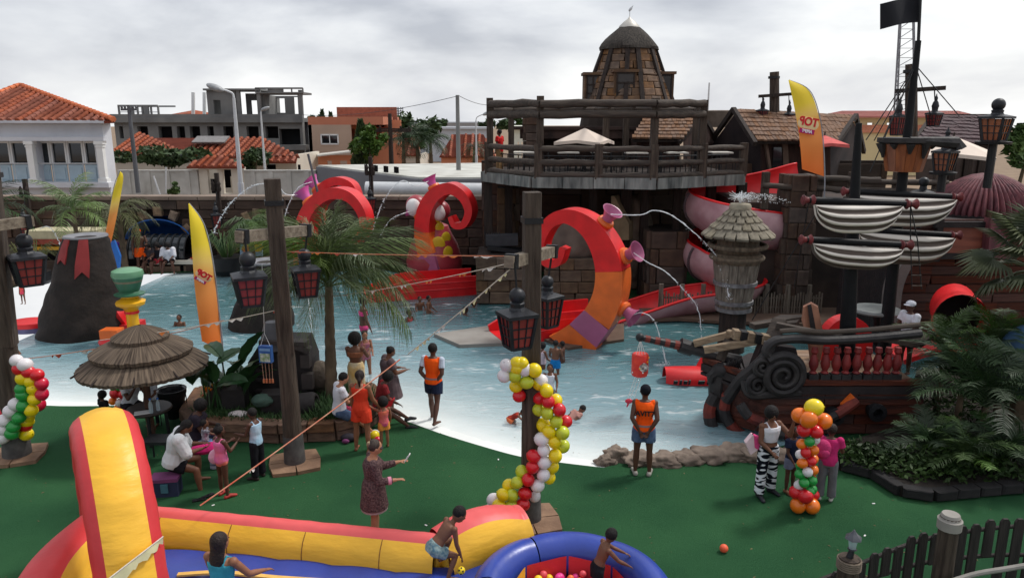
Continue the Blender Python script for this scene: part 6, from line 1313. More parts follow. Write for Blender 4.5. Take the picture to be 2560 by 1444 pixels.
# balloons
balm={k:mat('balloon_'+k,c,.28,var=.03,spec=.5,gain=.95,coat=.15)for k,c in dict(white=(232,226,228),yellow=(244,216,20),red=(214,26,38),lime=(196,206,48),green=(44,152,68),orange=(240,120,28),crimson=(206,24,60),bright=(250,220,30)).items()}
_bm={}
def balloon(parent,c,r,col,sq=1.06):
 if col not in _bm:
  m_=MB();m_.ell((0,0,0),(1,1,1.08),20,12);m_.lathe((0,0,-1.16),[(.1,0),(.04,.05),(.12,.1)],8);_bm[col]=m_.mesh('balloon',balm[col],smooth=180)
 d=Vector((random.gauss(0,1),random.gauss(0,1),random.gauss(0,1))).normalized()
 piece('balloon',_bm[col],parent,c,d.to_track_quat('Z','Y'),(r,r,r))
gB=thing('balloon_garland','yellow white and red balloon garland spiralling round the centre post','balloons',bB+Vector((0,0,.4)))
Lb="""w145,165 y230,150 y262,150 y225,185 w293,200 y365,205 l210,250 l303,300 w125,250 y220,330b y400,310b w415,285b y460,365 r405,425b r472,450 y535,440b r245,405b r560,515 l400,510b l465,540 l535,605 r610,605b y435,635b y480,685 l585,695 w420,745 y520,765 l588,800b w437,830 y528,875 r357,878 w440,925 y505,960b r350,963 w435,1025 l270,1000b y480,1045b r315,1062 l228,1085 w390,1110 y165,1105b r290,1170 w365,1190b l190,1185 y118,1180 w45,1220b r275,1255 l180,1265 y88,1265 w30,1300b y85,1330 l185,1330 l150,1370b y255,1345b"""
cm=dict(w='white',y='yellow',r='red',l='lime',g='green',o='orange',c='crimson')
for tk in Lb.split():
 bk_=tk.endswith('b');x,y=map(float,tk[1:].rstrip('b').split(','));px,py=1220+x/3.14,860+y/3.14
 balloon(gB,D(px,py,bB.y-(.12 if bk_ else.27)),.108*random.uniform(.93,1.07),cm[tk[0]])
gC=thing('balloon_garland','red yellow and green balloon garland on the left edge post','balloons',bC+Vector((0,0,.4)))
Lc="""w100,820 w150,845 r118,870 r170,888 r222,905 y137,925 y183,945 c250,957 g130,990 y200,990 c252,1020 g138,1025 y208,1050 c232,1085b w95,1080 g140,1090 y188,1118 w62,1122 g115,1160 y165,1160b r12,1130b w25,1180 g80,1215 y160,1185b r155,1212b w18,1232 g70,1255 w15,1280 y158,1262b g40,1180b"""
for tk in Lc.split():
 bk_=tk.endswith('b');x,y=map(float,tk[1:].rstrip('b').split(','));px,py=x/2.405,560+y/2.405
 balloon(gC,D(px,py,bC.y-(.1 if bk_ else.32)),.125*random.uniform(.93,1.05),cm[tk[0]])
ccb=G(2012,1278);gD=thing('balloon_column','twisted balloon column topped by one large yellow balloon','balloons',ccb);Yc=ccb.y
Ld=[(2035,1018,22,'bright',-.1),(2000,1038,20,'orange',0),(2060,1052,20,'orange',0),(2022,1048,21,'orange',-.2),(2010,1075,17,'red',-.08),(2040,1078,17,'red',-.1)]
for px,py,r_,c_,dy in Ld:balloon(gD,D(px,py,Yc+dy),r_*mpp(ccb)*.97,c_)
seq=['white','green','orange','white','green','orange','red','white','white','orange','red','orange','green','red','orange','white','green','red','red','green','green','white','red','green','green']
for i,c_ in enumerate(seq):
 py=1098+i*5.4;a=i*1.35;balloon(gD,D(2020+17*math.cos(a)-i*.25,py,Yc-.02-.12*math.sin(a)),12.5*mpp(ccb),c_)
for px,py,r_,c_,dy in((1990,1230,17,'red',0),(2033,1236,15,'red',.1),(2014,1240,18,'red',-.15),(1995,1262,19,'orange',-.05),(2030,1264,19,'orange',-.06)):balloon(gD,D(px,py,Yc+dy),r_*mpp(ccb),c_)
cE=G(300,1030);gE=thing('balloon_column','short balloon column with green and red clusters behind the umbrella','balloons',cE);Ye=cE.y
for px,py,r_,c_ in((284,970,8,'green'),(298,968,9,'green'),(312,970,8,'green'),(288,983,13,'red'),(310,985,13,'red'),(282,1002,10,'orange'),(318,1004,10,'white'),(300,1006,11,'white'),(296,1020,11,'orange'),(306,1022,11,'red')):balloon(gE,D(px,py,Ye-.1),r_*mpp(cE),c_)
for px,py,Yq,r_,c_,lab in((937,1088,14.5,.1,'yellow','loose yellow balloon on the turf by the toddler'),(944,1100,14.2,.08,'crimson','small crimson balloon beside the loose yellow one')):
 p=D(px,py,Yq);m_=MB();m_.ell(p,(r_,r_,r_*1.08),18,12);m_.lathe(p+Vector((0,0,-r_*1.2)),[(r_*.1,0),(r_*.05,r_*.06),(r_*.12,r_*.12)],8);tag(m_.build('balloon',balm[c_]),lab,'balloon')
# feather flags
def grad_mat(name,stops,z0,z1):
 m=bpy.data.materials.new(name);m.use_nodes=True;q=m.node_tree.nodes;l=m.node_tree.links;b=q['Principled BSDF'];b.inputs['Roughness'].default_value=.75
 a=q.new('ShaderNodeAttribute');a.attribute_name='down';r=q.new('ShaderNodeValToRGB');l.new(a.outputs['Fac'],r.inputs[0]);e=r.color_ramp.elements
 e[0].position,e[0].color=stops[0][0],(*lin(stops[0][1]),1);e[1].position,e[1].color=stops[-1][0],(*lin(stops[-1][1]),1)
 for p,c in stops[1:-1]:k=e.new(p);k.color=(*lin(c),1)
 l.new(r.outputs[0],b.inputs['Base Color']);tr=q.new('ShaderNodeBsdfTranslucent');l.new(r.outputs[0],tr.inputs[0]);ms=q.new('ShaderNodeMixShader');ms.inputs[0].default_value=.35
 o=q['Material Output'];l.new(b.outputs[0],ms.inputs[1]);l.new(tr.outputs[0],ms.inputs[2]);l.new(ms.outputs[0],o.inputs[0]);return m
flag_print=grad_mat('flag_print',((0,(232,206,40)),(.3,(244,214,60)),(.42,(246,206,110)),(.55,(244,160,84)),(1,(240,118,44))),0,1)
red_print=mat('red_print',(214,40,48),.7,var=.02);mag_print=mat('magenta_print',(176,36,110),.7,var=.02);wht_print=mat('white_print',(240,236,236),.7,var=.02);pale_print=mat('pale_print',(246,214,160),.7,var=.02)
def feather_flag(label,left,right,Y,dy,pole_pts,foot,word=None,wpos=None,wsize=.3,wrot=0.0,wshear=None,bulge=.06):
 base=Vector(foot);t=thing('feather_flag',label,'flag',base,group='feather flags');n=24
 def res(l):
  pts=[Vector((p[0],p[1],0))for p in l];sm=smooth_path(pts,8);ln=[0]
  for a,b in zip(sm[:-1],sm[1:]):ln.append(ln[-1]+(b-a).length)
  out=[]
  for i in range(n+1):
   u=ln[-1]*i/n;k=max(0,min(len(ln)-2,int(np.searchsorted(ln,u))-1));f=(u-ln[k])/max(1e-6,ln[k+1]-ln[k]);out.append(sm[k].lerp(sm[k+1],f))
  return out
 A,B=res(left),res(right);rows=[];dn_=[]
 for i in range(n+1):
  r_=[]
  for j in range(9):
   u=j/8;p=A[i].lerp(B[i],u);r_.append(D(p.x,p.y,Y+dy*(u-.5)-bulge*math.sin(math.pi*u)+.02*math.sin(i*.9+u*3)));dn_.append(i/n)
  rows.append(r_)
 m_=MB();m_.sheet(rows);o=m_.build('cloth',flag_print,t);a=o.data.attributes.new('down','FLOAT','POINT');a.data.foreach_set('value',np.array(dn_,dtype=np.float32))
 m_=MB();pp=smooth_path([D(x,y,Y+dy*.5+.02)for x,y in pole_pts]+[Vector(foot)],6);m_.tube(pp,[.012+.012*i/len(pp)for i in range(len(pp))],8);m_.build('pole',mat('grey_pole',(150,152,158),.5),t)
 m_=MB();m_.lathe(base,[(.2,0),(.2,.05),(.06,.08)],14);m_.build('foot',black_m,t)
 if word:
  c=D(wpos[0],wpos[1],Y-abs(dy)*.2-bulge-.05);s=mpp(c)
  back_=MB();back_.lathe(Vector((0,0,0)),[(.01,-.002),(wsize*1.05,0),(wsize*1.0,.004),(.01,.006)],24,flat=.55)
  rot0=Matrix.Rotation(R(90),3,'X');rt=Matrix.Rotation(wrot,3,'Y');yaw=Matrix.Rotation(math.atan2(dy,wsize*3.2),3,'Z');q=yaw@rt@rot0
  oo=back_.build('badge',pale_print,t,local=True);oo.location=c-base+Vector((0,.012,0));oo.rotation_mode='QUATERNION';oo.rotation_quaternion=q.to_quaternion()
  def put(me,off,nm):
   x=bpy.data.objects.new(nm,me);COL.objects.link(x);x.parent=t;x.location=c-base+q@Vector(off);x.rotation_mode='QUATERNION';x.rotation_quaternion=q.to_quaternion();return x
  put(text_mesh('TOP',wsize*.95,'printed_word',red_print,.004,True,.012),(0,wsize*.16,.006),'printed_word')
  bx=MB();bx.box((0,0,0),(wsize*1.5,wsize*.42,.006));put(bx.mesh('printed_label',red_print),(0,-wsize*.62,.004),'printed_label')
  bx=MB();bx.box((0,0,0),(wsize*1.4,wsize*.34,.006));put(bx.mesh('printed_label',mag_print),(0,-wsize*.62,.007),'printed_label')
  put(text_mesh('APEPT',wsize*.36,'printed_word',wht_print,.003,True,.006),(0,-wsize*.62,.013),'printed_word')
 return t
feather_flag('yellow to orange feather flag standing behind the thatched umbrella by the pool',[(471,509),(478,600),(488,730),(505,852)],[(473,508),(508,560),(530,650),(545,770),(555,876)],17.2,.35,[(473,508),(510,560),(532,650),(547,770),(557,876)],G(556,962),'TOP',(508,690),.19,R(38))
feather_flag('tall yellow to orange feather flag above the spiral slide with mirrored print',[(1971,201),(1986,270),(1999,350),(2005,423)],[(1973,200),(2022,226),(2047,290),(2057,365),(2060,441)],24.0,.3,[(1973,200),(2024,226),(2049,290),(2059,365),(2062,445)],Vector((PX(2062,500,24.2),24.25,zz_(505,24.2))),'TOP',(2021,310),.37,R(9))
feather_flag('narrow faded feather flag turned edge on behind the volcano',[(300,430),(284,475),(268,560),(254,633)],[(301,428),(308,450),(288,560),(274,620)],27.5,.3,[(300,426),(284,470),(270,560),(256,636)],G(262,750),None)
# thatched umbrella, table and bits
ub=Vector((PX(381,1100,14.3),14.3,0));tu=thing('thatched_umbrella','round thatched umbrella with three reed tiers over a dark table','umbrella',ub);s=mpp(Vector((ub.x,14.3,1.7)))
reed_m=mat('reed_thatch',(142,124,106),.95,rgb2=(64,53,46),scale=9,stretch=(1,1,.15),bump=.7,bscale=14,gain=.66)
q_=reed_m.node_tree.nodes;l_=reed_m.node_tree.links;tc_n=next(n for n in q_ if n.type=='TEX_COORD');mp_n=next(n for n in q_ if n.type=='MAPPING');sx_=q_.new('ShaderNodeSeparateXYZ');l_.new(tc_n.outputs['Object'],sx_.inputs[0]);at_n=q_.new('ShaderNodeMath');at_n.operation='ARCTAN2';l_.new(sx_.outputs[1],at_n.inputs[0]);l_.new(sx_.outputs[0],at_n.inputs[1]);cb_n=q_.new('ShaderNodeCombineXYZ');l_.new(at_n.outputs[0],cb_n.inputs[0]);l_.new(sx_.outputs[2],cb_n.inputs[1]);l_.new(cb_n.outputs[0],mp_n.inputs[0]);mp_n.inputs['Scale'].default_value=(2.6,.35,1)
Zu=lambda py:zz_(py,14.3)
def thatch_tier(r_in,z_in,r_out,z_out,seed):
 rr=random.Random(seed);n=150;prof=[(0,0.0),(.35,0),(.7,0),(1,0)];m_=MB();rows=[];jit=[1+rr.uniform(-.006,.008)for _ in range(n)];rid=[rr.uniform(-.006,.007)for _ in range(n)]
 ks=[(0,0),(.25,.02),(.5,.03),(.75,.02),(1,0)]
 for f,bl in ks:rows.append([ub+Vector((math.cos(2*math.pi*j/n)*(r_in+(r_out-r_in)*f)*(jit[j%n]if f==1 else 1),math.sin(2*math.pi*j/n)*(r_in+(r_out-r_in)*f)*(jit[j%n]if f==1 else 1),z_in+(z_out-z_in)*f+bl+rid[j%n]*f*1.6))for j in range(n+1)])
 rows.append([p+Vector((-(p.x-ub.x)*.02,-(p.y-ub.y)*.02,-.075))for p in rows[-1]]);rows.append([Vector((ub.x+(p.x-ub.x)*.6,ub.y+(p.y-ub.y)*.6,z_out+(z_in-z_out)*.4-.04))for p in rows[-1]])
 m_.sheet(rows);return m_.build('thatch_tier',reed_m,tu,smooth=28)
thatch_tier(.72,1.97,1.23,1.66,1);thatch_tier(.36,2.25,.96,1.99,2);thatch_tier(.03,2.5,.54,2.27,3)
m_=MB();m_.lathe(ub,[(.16,2.38),(.1,2.455),(.02,2.47)],16);m_.build('straw_cap',mat('straw_cap',(176,110,70),.9,var=.2,scale=8),tu)
m_=MB();m_.tube([ub,ub+Vector((0,0,1.2)),ub+Vector((0,0,2.3))],[.075,.07,.06],12);m_.build('pole',mat('pole_brown',(98,66,50),.8,rgb2=(66,46,38),scale=4,stretch=(5,5,.5),bump=.4),tu)
for i in range(10):a=i*math.pi/5;MB().tube([ub+Vector((math.cos(a)*.06,math.sin(a)*.06,2.25)),ub+Vector((math.cos(a)*1.3,math.sin(a)*1.3,1.64))],.02,6).build('rafter',timber_dk,tu)
tbl=thing('picnic_table','dark round table round the umbrella pole with bottles on it','table',ub);m_=MB();m_.lathe(ub,[(.43,.68),(.45,.71),(.43,.74),(.08,.74)],24);m_.build('table_top',mat('table_dark',(62,50,44),.5,rgb2=(44,36,32),scale=3),tbl)
for a in(.4,2.0,3.5,5.1):MB().tube([ub+Vector((math.cos(a)*.33,math.sin(a)*.33,0)),ub+Vector((math.cos(a)*.3,math.sin(a)*.3,.68))],.035,8).build('leg',black_m,tbl)
clear_m=mat('clear_plastic',(196,214,222),.1,var=.05,alpha=.45,spec=.6)
for dx,dy,h_,lab in((.2,-.3,.3,'clear water bottle nearest on the dark table'),(.28,-.16,.26,'second clear bottle beside the pole on the dark table')):
 b=ub+Vector((dx,dy,.742));m_=MB();m_.lathe(b,[(.035,0),(.04,.02),(.04,h_*.65),(.018,h_*.85),(.018,h_)],12);o=m_.build('water_bottle',clear_m);tag(o,lab,'bottle');m_=MB();m_.lathe(b+Vector((0,0,h_)),[(.022,-.02),(.022,.015),(.005,.016)],10);m_.build('cap',blue_m,o)
m_=MB();m_.box(ub+Vector((.02,-.3,.752)),(.3,.2,.012),rz=.4);tag(m_.build('paper_sheet',white_m,smooth=0),'white paper lying on the dark table edge','paper')
bg_=thing('bin_bag','open black bin bag hanging on a frame behind the table','bag',G(436,1060));c=G(436,1050);s=mpp(c);z0,z1=.12,D(436,972,c.y).z;rr=random.Random(3)
m_=MB();m_.lathe(c,[(.12,.06),(.2,.2),(.26,z1*.6),(.3,z1*.85),(.31,z1),(.27,z1-.02),(.22,z1*.6),(.05,z1*.4)],20,jag=lambda i,j:1+.08*math.sin(j*2.3+i)+.04*math.sin(j*5.1));m_.build('bag',mat('bin_plastic',(24,24,28),.35,bump=.5,bscale=12,scale=5,spec=.5),bg_)
m_=MB();m_.tube([c+Vector((math.cos(a)*.31,math.sin(a)*.31,z1))for a in(2*math.pi*i/20 for i in range(20))],.012,6,closed=True)
for a in(0,2.1,4.2):m_.tube([c+Vector((math.cos(a)*.32,math.sin(a)*.32,0)),c+Vector((math.cos(a)*.31,math.sin(a)*.31,z1))],.012,6)
m_.build('stand',black_m,bg_)
st2=thing('stool','black stool at the near side of the dark table','stool',G(402,1150));b=G(402,1150);m_=MB();m_.box(b+Vector((0,0,.44)),(.5,.4,.06));m_.build('seat',black_m,st2,smooth=0)
for dx in(-.2,.2):
 for dy in(-.15,.15):MB().tube([b+Vector((dx,dy,0)),b+Vector((dx,dy,.44))],.02,6).build('leg',black_m,st2)
cb=thing('cool_box','dark blue and purple cool box under the seated women','cool box',G(418,1232));b=G(418,1232)
m_=MB();m_.box(b+Vector((0,0,.14)),(.46,.3,.28),rz=.15);m_.build('box',mat('navy_fabric',(40,48,74),.8),cb,smooth=0);m_=MB();m_.box(b+Vector((0,0,.31)),(.48,.32,.06),rz=.15);m_.build('lid',mat('purple_fabric',(118,60,104),.8),cb,smooth=0);m_=MB();m_.box(b+Vector((.04,-.16,.17)),(.12,.03,.16),rz=.15);m_.build('latch',mat('teal_panel',(64,106,122),.6),cb,smooth=0)
# stone planter island
bp_=[G(x,y)for x,y in((462,1068),(480,1092),(560,1100),(700,1106),(840,1100),(900,1085),(960,1040),(930,1000),(800,990),(620,985),(500,1010))]
pl_=thing('stone_planter','low planter island edged with brown stone blocks','planter',bp_[3]);ps_m=mat('planter_stone',(128,98,78),.85,rgb2=(88,66,54),scale=2,bump=.6,rnd=.22,gain=.85);PHt=.43
for a,b in zip(bp_,bp_[1:]+bp_[:1]):
 d=(b-a);L_=d.length;d.normalize();n_=Vector((d.y,-d.x,0));k=max(1,round(L_/.72))
 for r_ in range(2):
  for i in range(k):
   off=.0 if r_ else.12;c=a+d*L_*(i+.5)/k+Vector((0,0,PHt*(.25+.5*r_)));piece('stone',unit_block(ps_m,.07,.03,(i+r_*3)%6),pl_,c-n_*.08,frame_rot(d,-n_,(0,0,1)),(L_/k-.02,.3+(.05 if r_ else 0),PHt/2-.015))
cxp=sum((p for p in bp_),Vector())/len(bp_);m_=MB();m_.prism([p.lerp(cxp,.03)+Vector((0,0,PHt-.12))for p in bp_],(0,0,.05));m_.build('soil',mat('dark_soil',(58,46,38),.95,scale=6,bump=.8),pl_,smooth=0)
gm=MB();rr=random.Random(21)
for i in range(5200):
 u=rr.random()**.5;k=rr.randint(0,10);p=cxp.lerp(bp_[k].lerp(bp_[(k+1)%11],rr.random()),u*.93);p=Vector((p.x,p.y,PHt-.07));l=rr.uniform(.05,.17)*(1.9 if p.x>G(800,1050).x else 1);a=rr.uniform(0,6.28);d=Vector((math.cos(a),math.sin(a),0));s_=Vector((-d.y,d.x,0))*.018;tip=p+d*l*.7+Vector((0,0,l));gm.add([p-s_,p+s_,tip],[(0,1,2)])
gk=gm.build('ground_cover',mat('ground_cover',(70,104,52),.7,rgb2=(48,76,42),scale=5,gain=.8),pl_,smooth=0);gk['kind']='stuff'
blk=mat('black_prop',(50,46,46),.7,rgb2=(34,32,33),scale=3,bump=.4,gain=.9)
for px,py,w_,h_,d_,lab in((583,1032,.48,.5,.4,'black speaker like box at the left of the planter'),(678,1040,.45,.45,.4,'black box in the planter behind the middle lantern post')):
 b=G(px,py,PHt-.1);m_=MB();m_.box(b+Vector((0,.2,h_/2)),(w_,d_,h_),rz=.1);m_.box(b+Vector((0,.2,h_+.015)),(w_*1.04,d_*1.04,.03),rz=.1);tag(m_.build('black_box',blk,smooth=0),lab,'box')
rk=thing('wreck_prop','tall black shipwreck prop with hatch and pipe behind the lantern post','prop',G(690,1010,PHt-.1));c=G(690,1005,PHt-.1)
m_=MB();m_.prism([D(612,1010,15.9),D(620,905,15.9),D(655,850,15.9),D(760,852,15.9),D(778,900,15.9),D(785,1010,15.9)],(0,.7,0));m_.build('hull',blk,rk,smooth=0)
m_=MB();m_.beam(D(652,852,15.8),D(770,856,15.8),.3,.1);m_.beam(D(730,860,15.75),D(776,875,15.75),.2,.12);m_.box(D(765,900,15.8),(.2,.2,.3));m_.box(D(770,950,15.8),(.24,.2,.35));m_.build('hatch',mat('prop_plank',(66,60,58),.7,var=.2),rk,smooth=0)
for py in(905,925,948,975):MB().beam(D(640,py,15.75),D(668,py+2,15.75),.1,.06).build('step',blk,rk,smooth=0)
m_=MB();m_.lathe(D(684,870,16.0),[(.3,0),(.26,.25),(.2,.5),(.14,.62)],14);m_.build('pipe',mat('pipe_grey',(84,84,88),.5,var=.15),rk)
m_=MB();m_.lathe(D(752,1012,15.0),[(.2,-.36),(.24,-.3),(.26,0),(.24,.3),(.2,.36),(.15,.36),(.12,.2),(.01,.2)],18,rot=Matrix.Rotation(R(80),3,'Y'));tag(m_.build('black_barrel',blk),'black barrel lying on its side in the planter','barrel')
boulder('boulder',D(800,940,16.2),(.32,.3,.36),'round dark boulder left of the palm trunk',7,rock_m,rough=.12);boulder('boulder',D(655,1000,14.8),(.22,.2,.14),'small green grey stone between the two black boxes',8,mat('greenish_stone',(64,86,76),.8),rough=.15)
m_=MB();m_.prism([D(500,1030,15.1),D(525,965,15.2),D(560,955,15.3),D(556,1032,15.2)],(0,.4,0));tag(m_.build('leaning_slab',mat('slab_grey',(84,78,72),.85,var=.2,bump=.5),smooth=0),'grey leaning slab beneath the broad leaves','slab')
bn_b=G(560,1025,PHt-.1);bnp=thing('banana_plant','broad leaved banana like plant left of the black prop','plant',bn_b);leaf_b=mat('banana_leaf',(58,98,52),.4,rgb2=(40,76,44),scale=2,spec=.5,gain=.72,bump=.3,bscale=6)
def paddle(L_,w_,bend,seed):
 m_=MB();rows=[];n=12
 for i in range(n+1):
  u=i/n;c_=Vector((L_*(u-.12*bend*u*u),0,L_*(.25*u-bend*.55*u*u)));ww=w_*math.sin(math.pi*min(1,.03+u*.97))**.55*(1-.15*u)
  rows.append([c_+Vector((0,ww*v,abs(v)*ww*.35+.012*math.sin(i*2.1+v*3)))for v in(-1,-.5,0,.5,1)])
 m_.sheet(rows);m_.tube([r_[2]+Vector((0,0,.012))for r_ in rows],[.014*(1-.8*i/n)for i in range(n+1)],5);return m_.mesh('leaf',leaf_b)
pm=[paddle(.85,.2,b_,1)for b_ in(.35,.7,1.0)];rr=random.Random(5)
for i in range(19):
 a=i*2.4+rr.uniform(-.3,.3);h_=rr.uniform(.35,1.2);st_=bn_b+Vector((rr.uniform(-.35,.35),rr.uniform(-.15,.15),0));tp=st_+Vector((math.cos(a)*.2,math.sin(a)*.12,h_))
 MB().tube([st_,st_.lerp(tp,.5)+Vector((0,0,.05)),tp],[.03,.022,.015],6).build('stem',leaf_b,bnp);el=rr.uniform(.2,1.15);sc=rr.uniform(.75,1.15)
 piece('leaf',pm[i%3],bnp,tp,Matrix.Rotation(a,3,'Z')@Matrix.Rotation(-el,3,'Y')@Matrix.Rotation(rr.uniform(-.5,.5),3,'X'),(sc,sc,sc))
fl_=thing('heliconia_flower','orange and yellow striped flower heads under the broad leaves','flower',G(520,1005,.3));rr=random.Random(6)
for i in range(9):p=D(505+i*4.2,985-i*2.6+rr.uniform(-6,6),15.1);q=p+Vector((rr.uniform(-.1,.1),rr.uniform(-.05,.05),rr.uniform(-.02,.16)));MB().tube([p,p.lerp(q,.5)+Vector((0,-.02,.01)),q],[.012,.03,.004],6).build('petal',(orange_m,yellow_m,MATS['balloon_orange'])[i%3],fl_)
palm('palm with long drooping fronds rising from the stone planter',G(830,1000,PHt-.1),2.62,.12,27,2.1,m=mat('frond_deep',(74,98,52),.5,rgb2=(112,128,76),scale=.8,rnd=.3,gain=.7,spec=.35),seed=31,elev=(-5,96),leaf=.62,droop=(.8,1.2),hang=1.5,wid=.026,nl=48,spread=.55,upscale=1.1,crown_up=9,lean=(.06,.05))
bagw=thing('white_bag','white cloth bag with black base lying on the planter edge','bag',G(598,1045,PHt));c=D(598,1040,14.75);m_=MB();m_.ell(c+Vector((0,0,.03)),(.24,.12,.1),14,8);m_.tube([c+Vector((-.2,-.05,.05)),c+Vector((-.28,-.12,-.02)),c+Vector((-.27,-.15,-.16))],.02,6);m_.build('cloth',mat('bag_white',(222,212,210),.85,bump=.6,bscale=8),bagw);m_=MB();m_.ell(c+Vector((0,-.03,-.05)),(.2,.1,.05),12,6);m_.build('base',black_m,bagw)
bp2=thing('pink_backpack','bright pink backpack standing on the planter edge behind the man','bag',D(868,1055,14.9));c=D(868,1035,14.9);m_=MB();m_.ell(c,(.16,.12,.2),14,10);m_.ell(c+Vector((.02,-.1,-.06)),(.1,.05,.09),12,8);m_.build('body',mat('hot_pink_fabric',(214,48,104),.8,bump=.3,scale=8),bp2);m_=MB();m_.tube([c+Vector((-.05,0,.18)),c+Vector((0,0,.25)),c+Vector((.05,0,.18))],.012,6);m_.build('handle',black_m,bp2)
rb_=thing('red_bag','red bag hanging open beside the seated woman','bag',D(960,1015,14.9));c=D(960,1012,14.8);m_=MB();m_.prism([c+Vector((-.2,0,.1)),c+Vector((.22,0,.12)),c+Vector((.16,0,-.02)),c+Vector((-.02,0,-.14)),c+Vector((-.18,0,-.08))],(0,.14,0));m_.build('body',mat('red_fabric',(186,36,44),.75,bump=.3),rb_,smooth=0);m_=MB();m_.tube([c+Vector((-.18,.05,.1)),c+Vector((0,.05,.3)),c+Vector((.2,.05,.12))],.012,6);m_.build('strap',black_m,rb_)
sh_=thing('dark_day_bag','small dark bag with purple pocket on the turf by the planter wall','bag',G(872,1104));m_=MB();m_.ell(G(872,1102)+Vector((0,0,.08)),(.17,.11,.09),12,8);m_.build('body',mat('dark_bag',(44,40,48),.8,bump=.4),sh_);m_=MB();m_.ell(G(866,1106)+Vector((0,-.06,.06)),(.08,.04,.05),10,6);m_.build('pocket',mat('purple_fabric',(118,60,104),.8),sh_)
for i,(px,py,rz)in enumerate(((498,1250,.4),(520,1240,.9))):p=G(px,py);m_=MB();m_.box(p+Vector((0,0,.015)),(.22,.085,.02),rz=rz);m_.tube([p+Vector((-.02,-.03,.025)),p+Vector((.05,0,.06)),p+Vector((-.02,.03,.025))],.006,5);tag(m_.build('flip_flop',black_m),('nearer black flip flop lying by the red rope','farther black flip flop lying by the seated woman feet')[i],'sandal')
rpts=[(1545,1150,.3,.24),(1520,1160,.2,.12),(1600,1158,.36,.15),(1660,1160,.38,.15),(1720,1156,.36,.16),(1780,1150,.42,.2),(1840,1146,.4,.22),(1880,1150,.34,.2),(1940,1150,.4,.2),(2010,1140,.38,.18),(2070,1135,.3,.2)]
for i,(px,py,r_,h_)in enumerate(rpts):
 boulder('shore_rock',G(px,py)+Vector((0,.1,.02)),(r_,r_*.75,h_),['upright rounded rock at the left end of the shore rocks','small low rock at the far left tip of the shore','flat brown rock just left of the orange vest woman','flat brown rock just behind the orange vest woman','long rock right of the orange vest woman','hollowed rock midway to the ship bow','rock under the curling prow','rock left of the striped trousers woman','rock behind the striped trousers woman','rock behind the balloon column','rock at the ship end of the shore'][i],20+i,mat('shore_rock',(150,134,120),.9,rgb2=(88,76,68),scale=2.2,bump=1.0,bscale=7),rough=.42,fr=1.6)
# hanging party boxes
pi1=thing('party_box','blue printed party box with copper tassels hanging before the black prop','decoration',D(665,905,13.6));c=D(665,884,13.6);w_,h_=.25,.33
m_=MB();m_.box(c,(w_,.1,h_),rz=-.15);m_.build('box',mat('print_blue',(40,78,146),.5,rgb2=(60,110,176),scale=4),pi1,smooth=0);m_=MB();m_.box(c+Vector((-.005,-.055,-.06)),(w_*.8,.01,h_*.5),rz=-.15);m_.build('printed_picture',mat('print_picture',(108,142,84),.5,rgb2=(206,208,206),scale=14,detail=2),pi1,smooth=0);m_=MB();m_.box(c+Vector((0,-.058,.1)),(w_*.85,.008,.05),rz=-.15);m_.build('printed_band',mat('print_pale',(120,160,206),.5),pi1,smooth=0)
for dx in(-.09,-.03,.04,.1):m_=MB();m_.tube([c+Vector((dx,0,-h_/2)),c+Vector((dx*.9,0,-h_/2-.36))],.007,5);o=m_.build('tassel',mat('tan_string',(150,116,96),.8),pi1);m_=MB();m_.tube([c+Vector((dx*.9,0,-h_/2-.34)),c+Vector((dx*.9,0,-h_/2-.42))],[.018,.024],8);m_.build('copper_tip',mat('copper_tip',(196,120,84),.35,metal=.4),o)
m_=MB();m_.tube([c+Vector((-.09,0,h_/2)),c+Vector((0,0,h_/2+.24)),c+Vector((.09,0,h_/2))],.006,5);m_.tube([c+Vector((0,0,h_/2+.24)),D(655,660,13.0)],.006,5);m_.build('string',white_m,pi1)
pi2=thing('party_box','red printed party box with string ladder hanging from the bowsprit tip','decoration',D(1600,940,15.85));c=D(1600,910,15.85);m_=MB();m_.lathe(c,[(.17,-.26),(.19,-.2),(.19,.22),(.17,.25),(.02,.2)],12);m_.build('box',mat('print_red',(196,36,40),.5,rgb2=(220,70,50),scale=5),pi2,smooth=50);m_=MB();m_.ell(c+Vector((.05,-.175,-.02)),(.1,.03,.11),12,8);m_.build('printed_picture',mat('print_blotch',(226,216,210),.5,rgb2=(40,30,34),scale=12,detail=1),pi2)
rr=random.Random(2)
for i in range(7):a=rr.uniform(3.4,6.0);MB().box(c+Vector((math.cos(a)*.188,math.sin(a)*.188,rr.uniform(-.2,.2))),(.03,.03,.03)).build('sequin',(yellow_m,white_m)[i%2],pi2,smooth=0)
for dx in(-.1,-.03,.04,.11):MB().tube([c+Vector((dx,0,.22)),D(1601,848,15.85)],.007,5).build('string',white_m,pi2)
for dx in(-.08,-.02,.06):MB().tube([c+Vector((dx,0,-.25)),c+Vector((dx-.17,0,-.82))],.007,5).build('string',white_m,pi2)
for k in range(5):MB().tube([c+Vector((-.1-.03*k,0,-.33-.1*k)),c+Vector((.05-.03*k,0,-.33-.1*k))],.005,5).build('rung',white_m,pi2)
m_=MB();m_.ell(c+Vector((-.22,0,-.88)),(.09,.05,.06),10,6);m_.tube([c+Vector((-.22,0,-.9)),c+Vector((-.26,0,-1.02))],[.03,.015],6);m_.build('red_bow',MATS['balloon_crimson'],pi2)
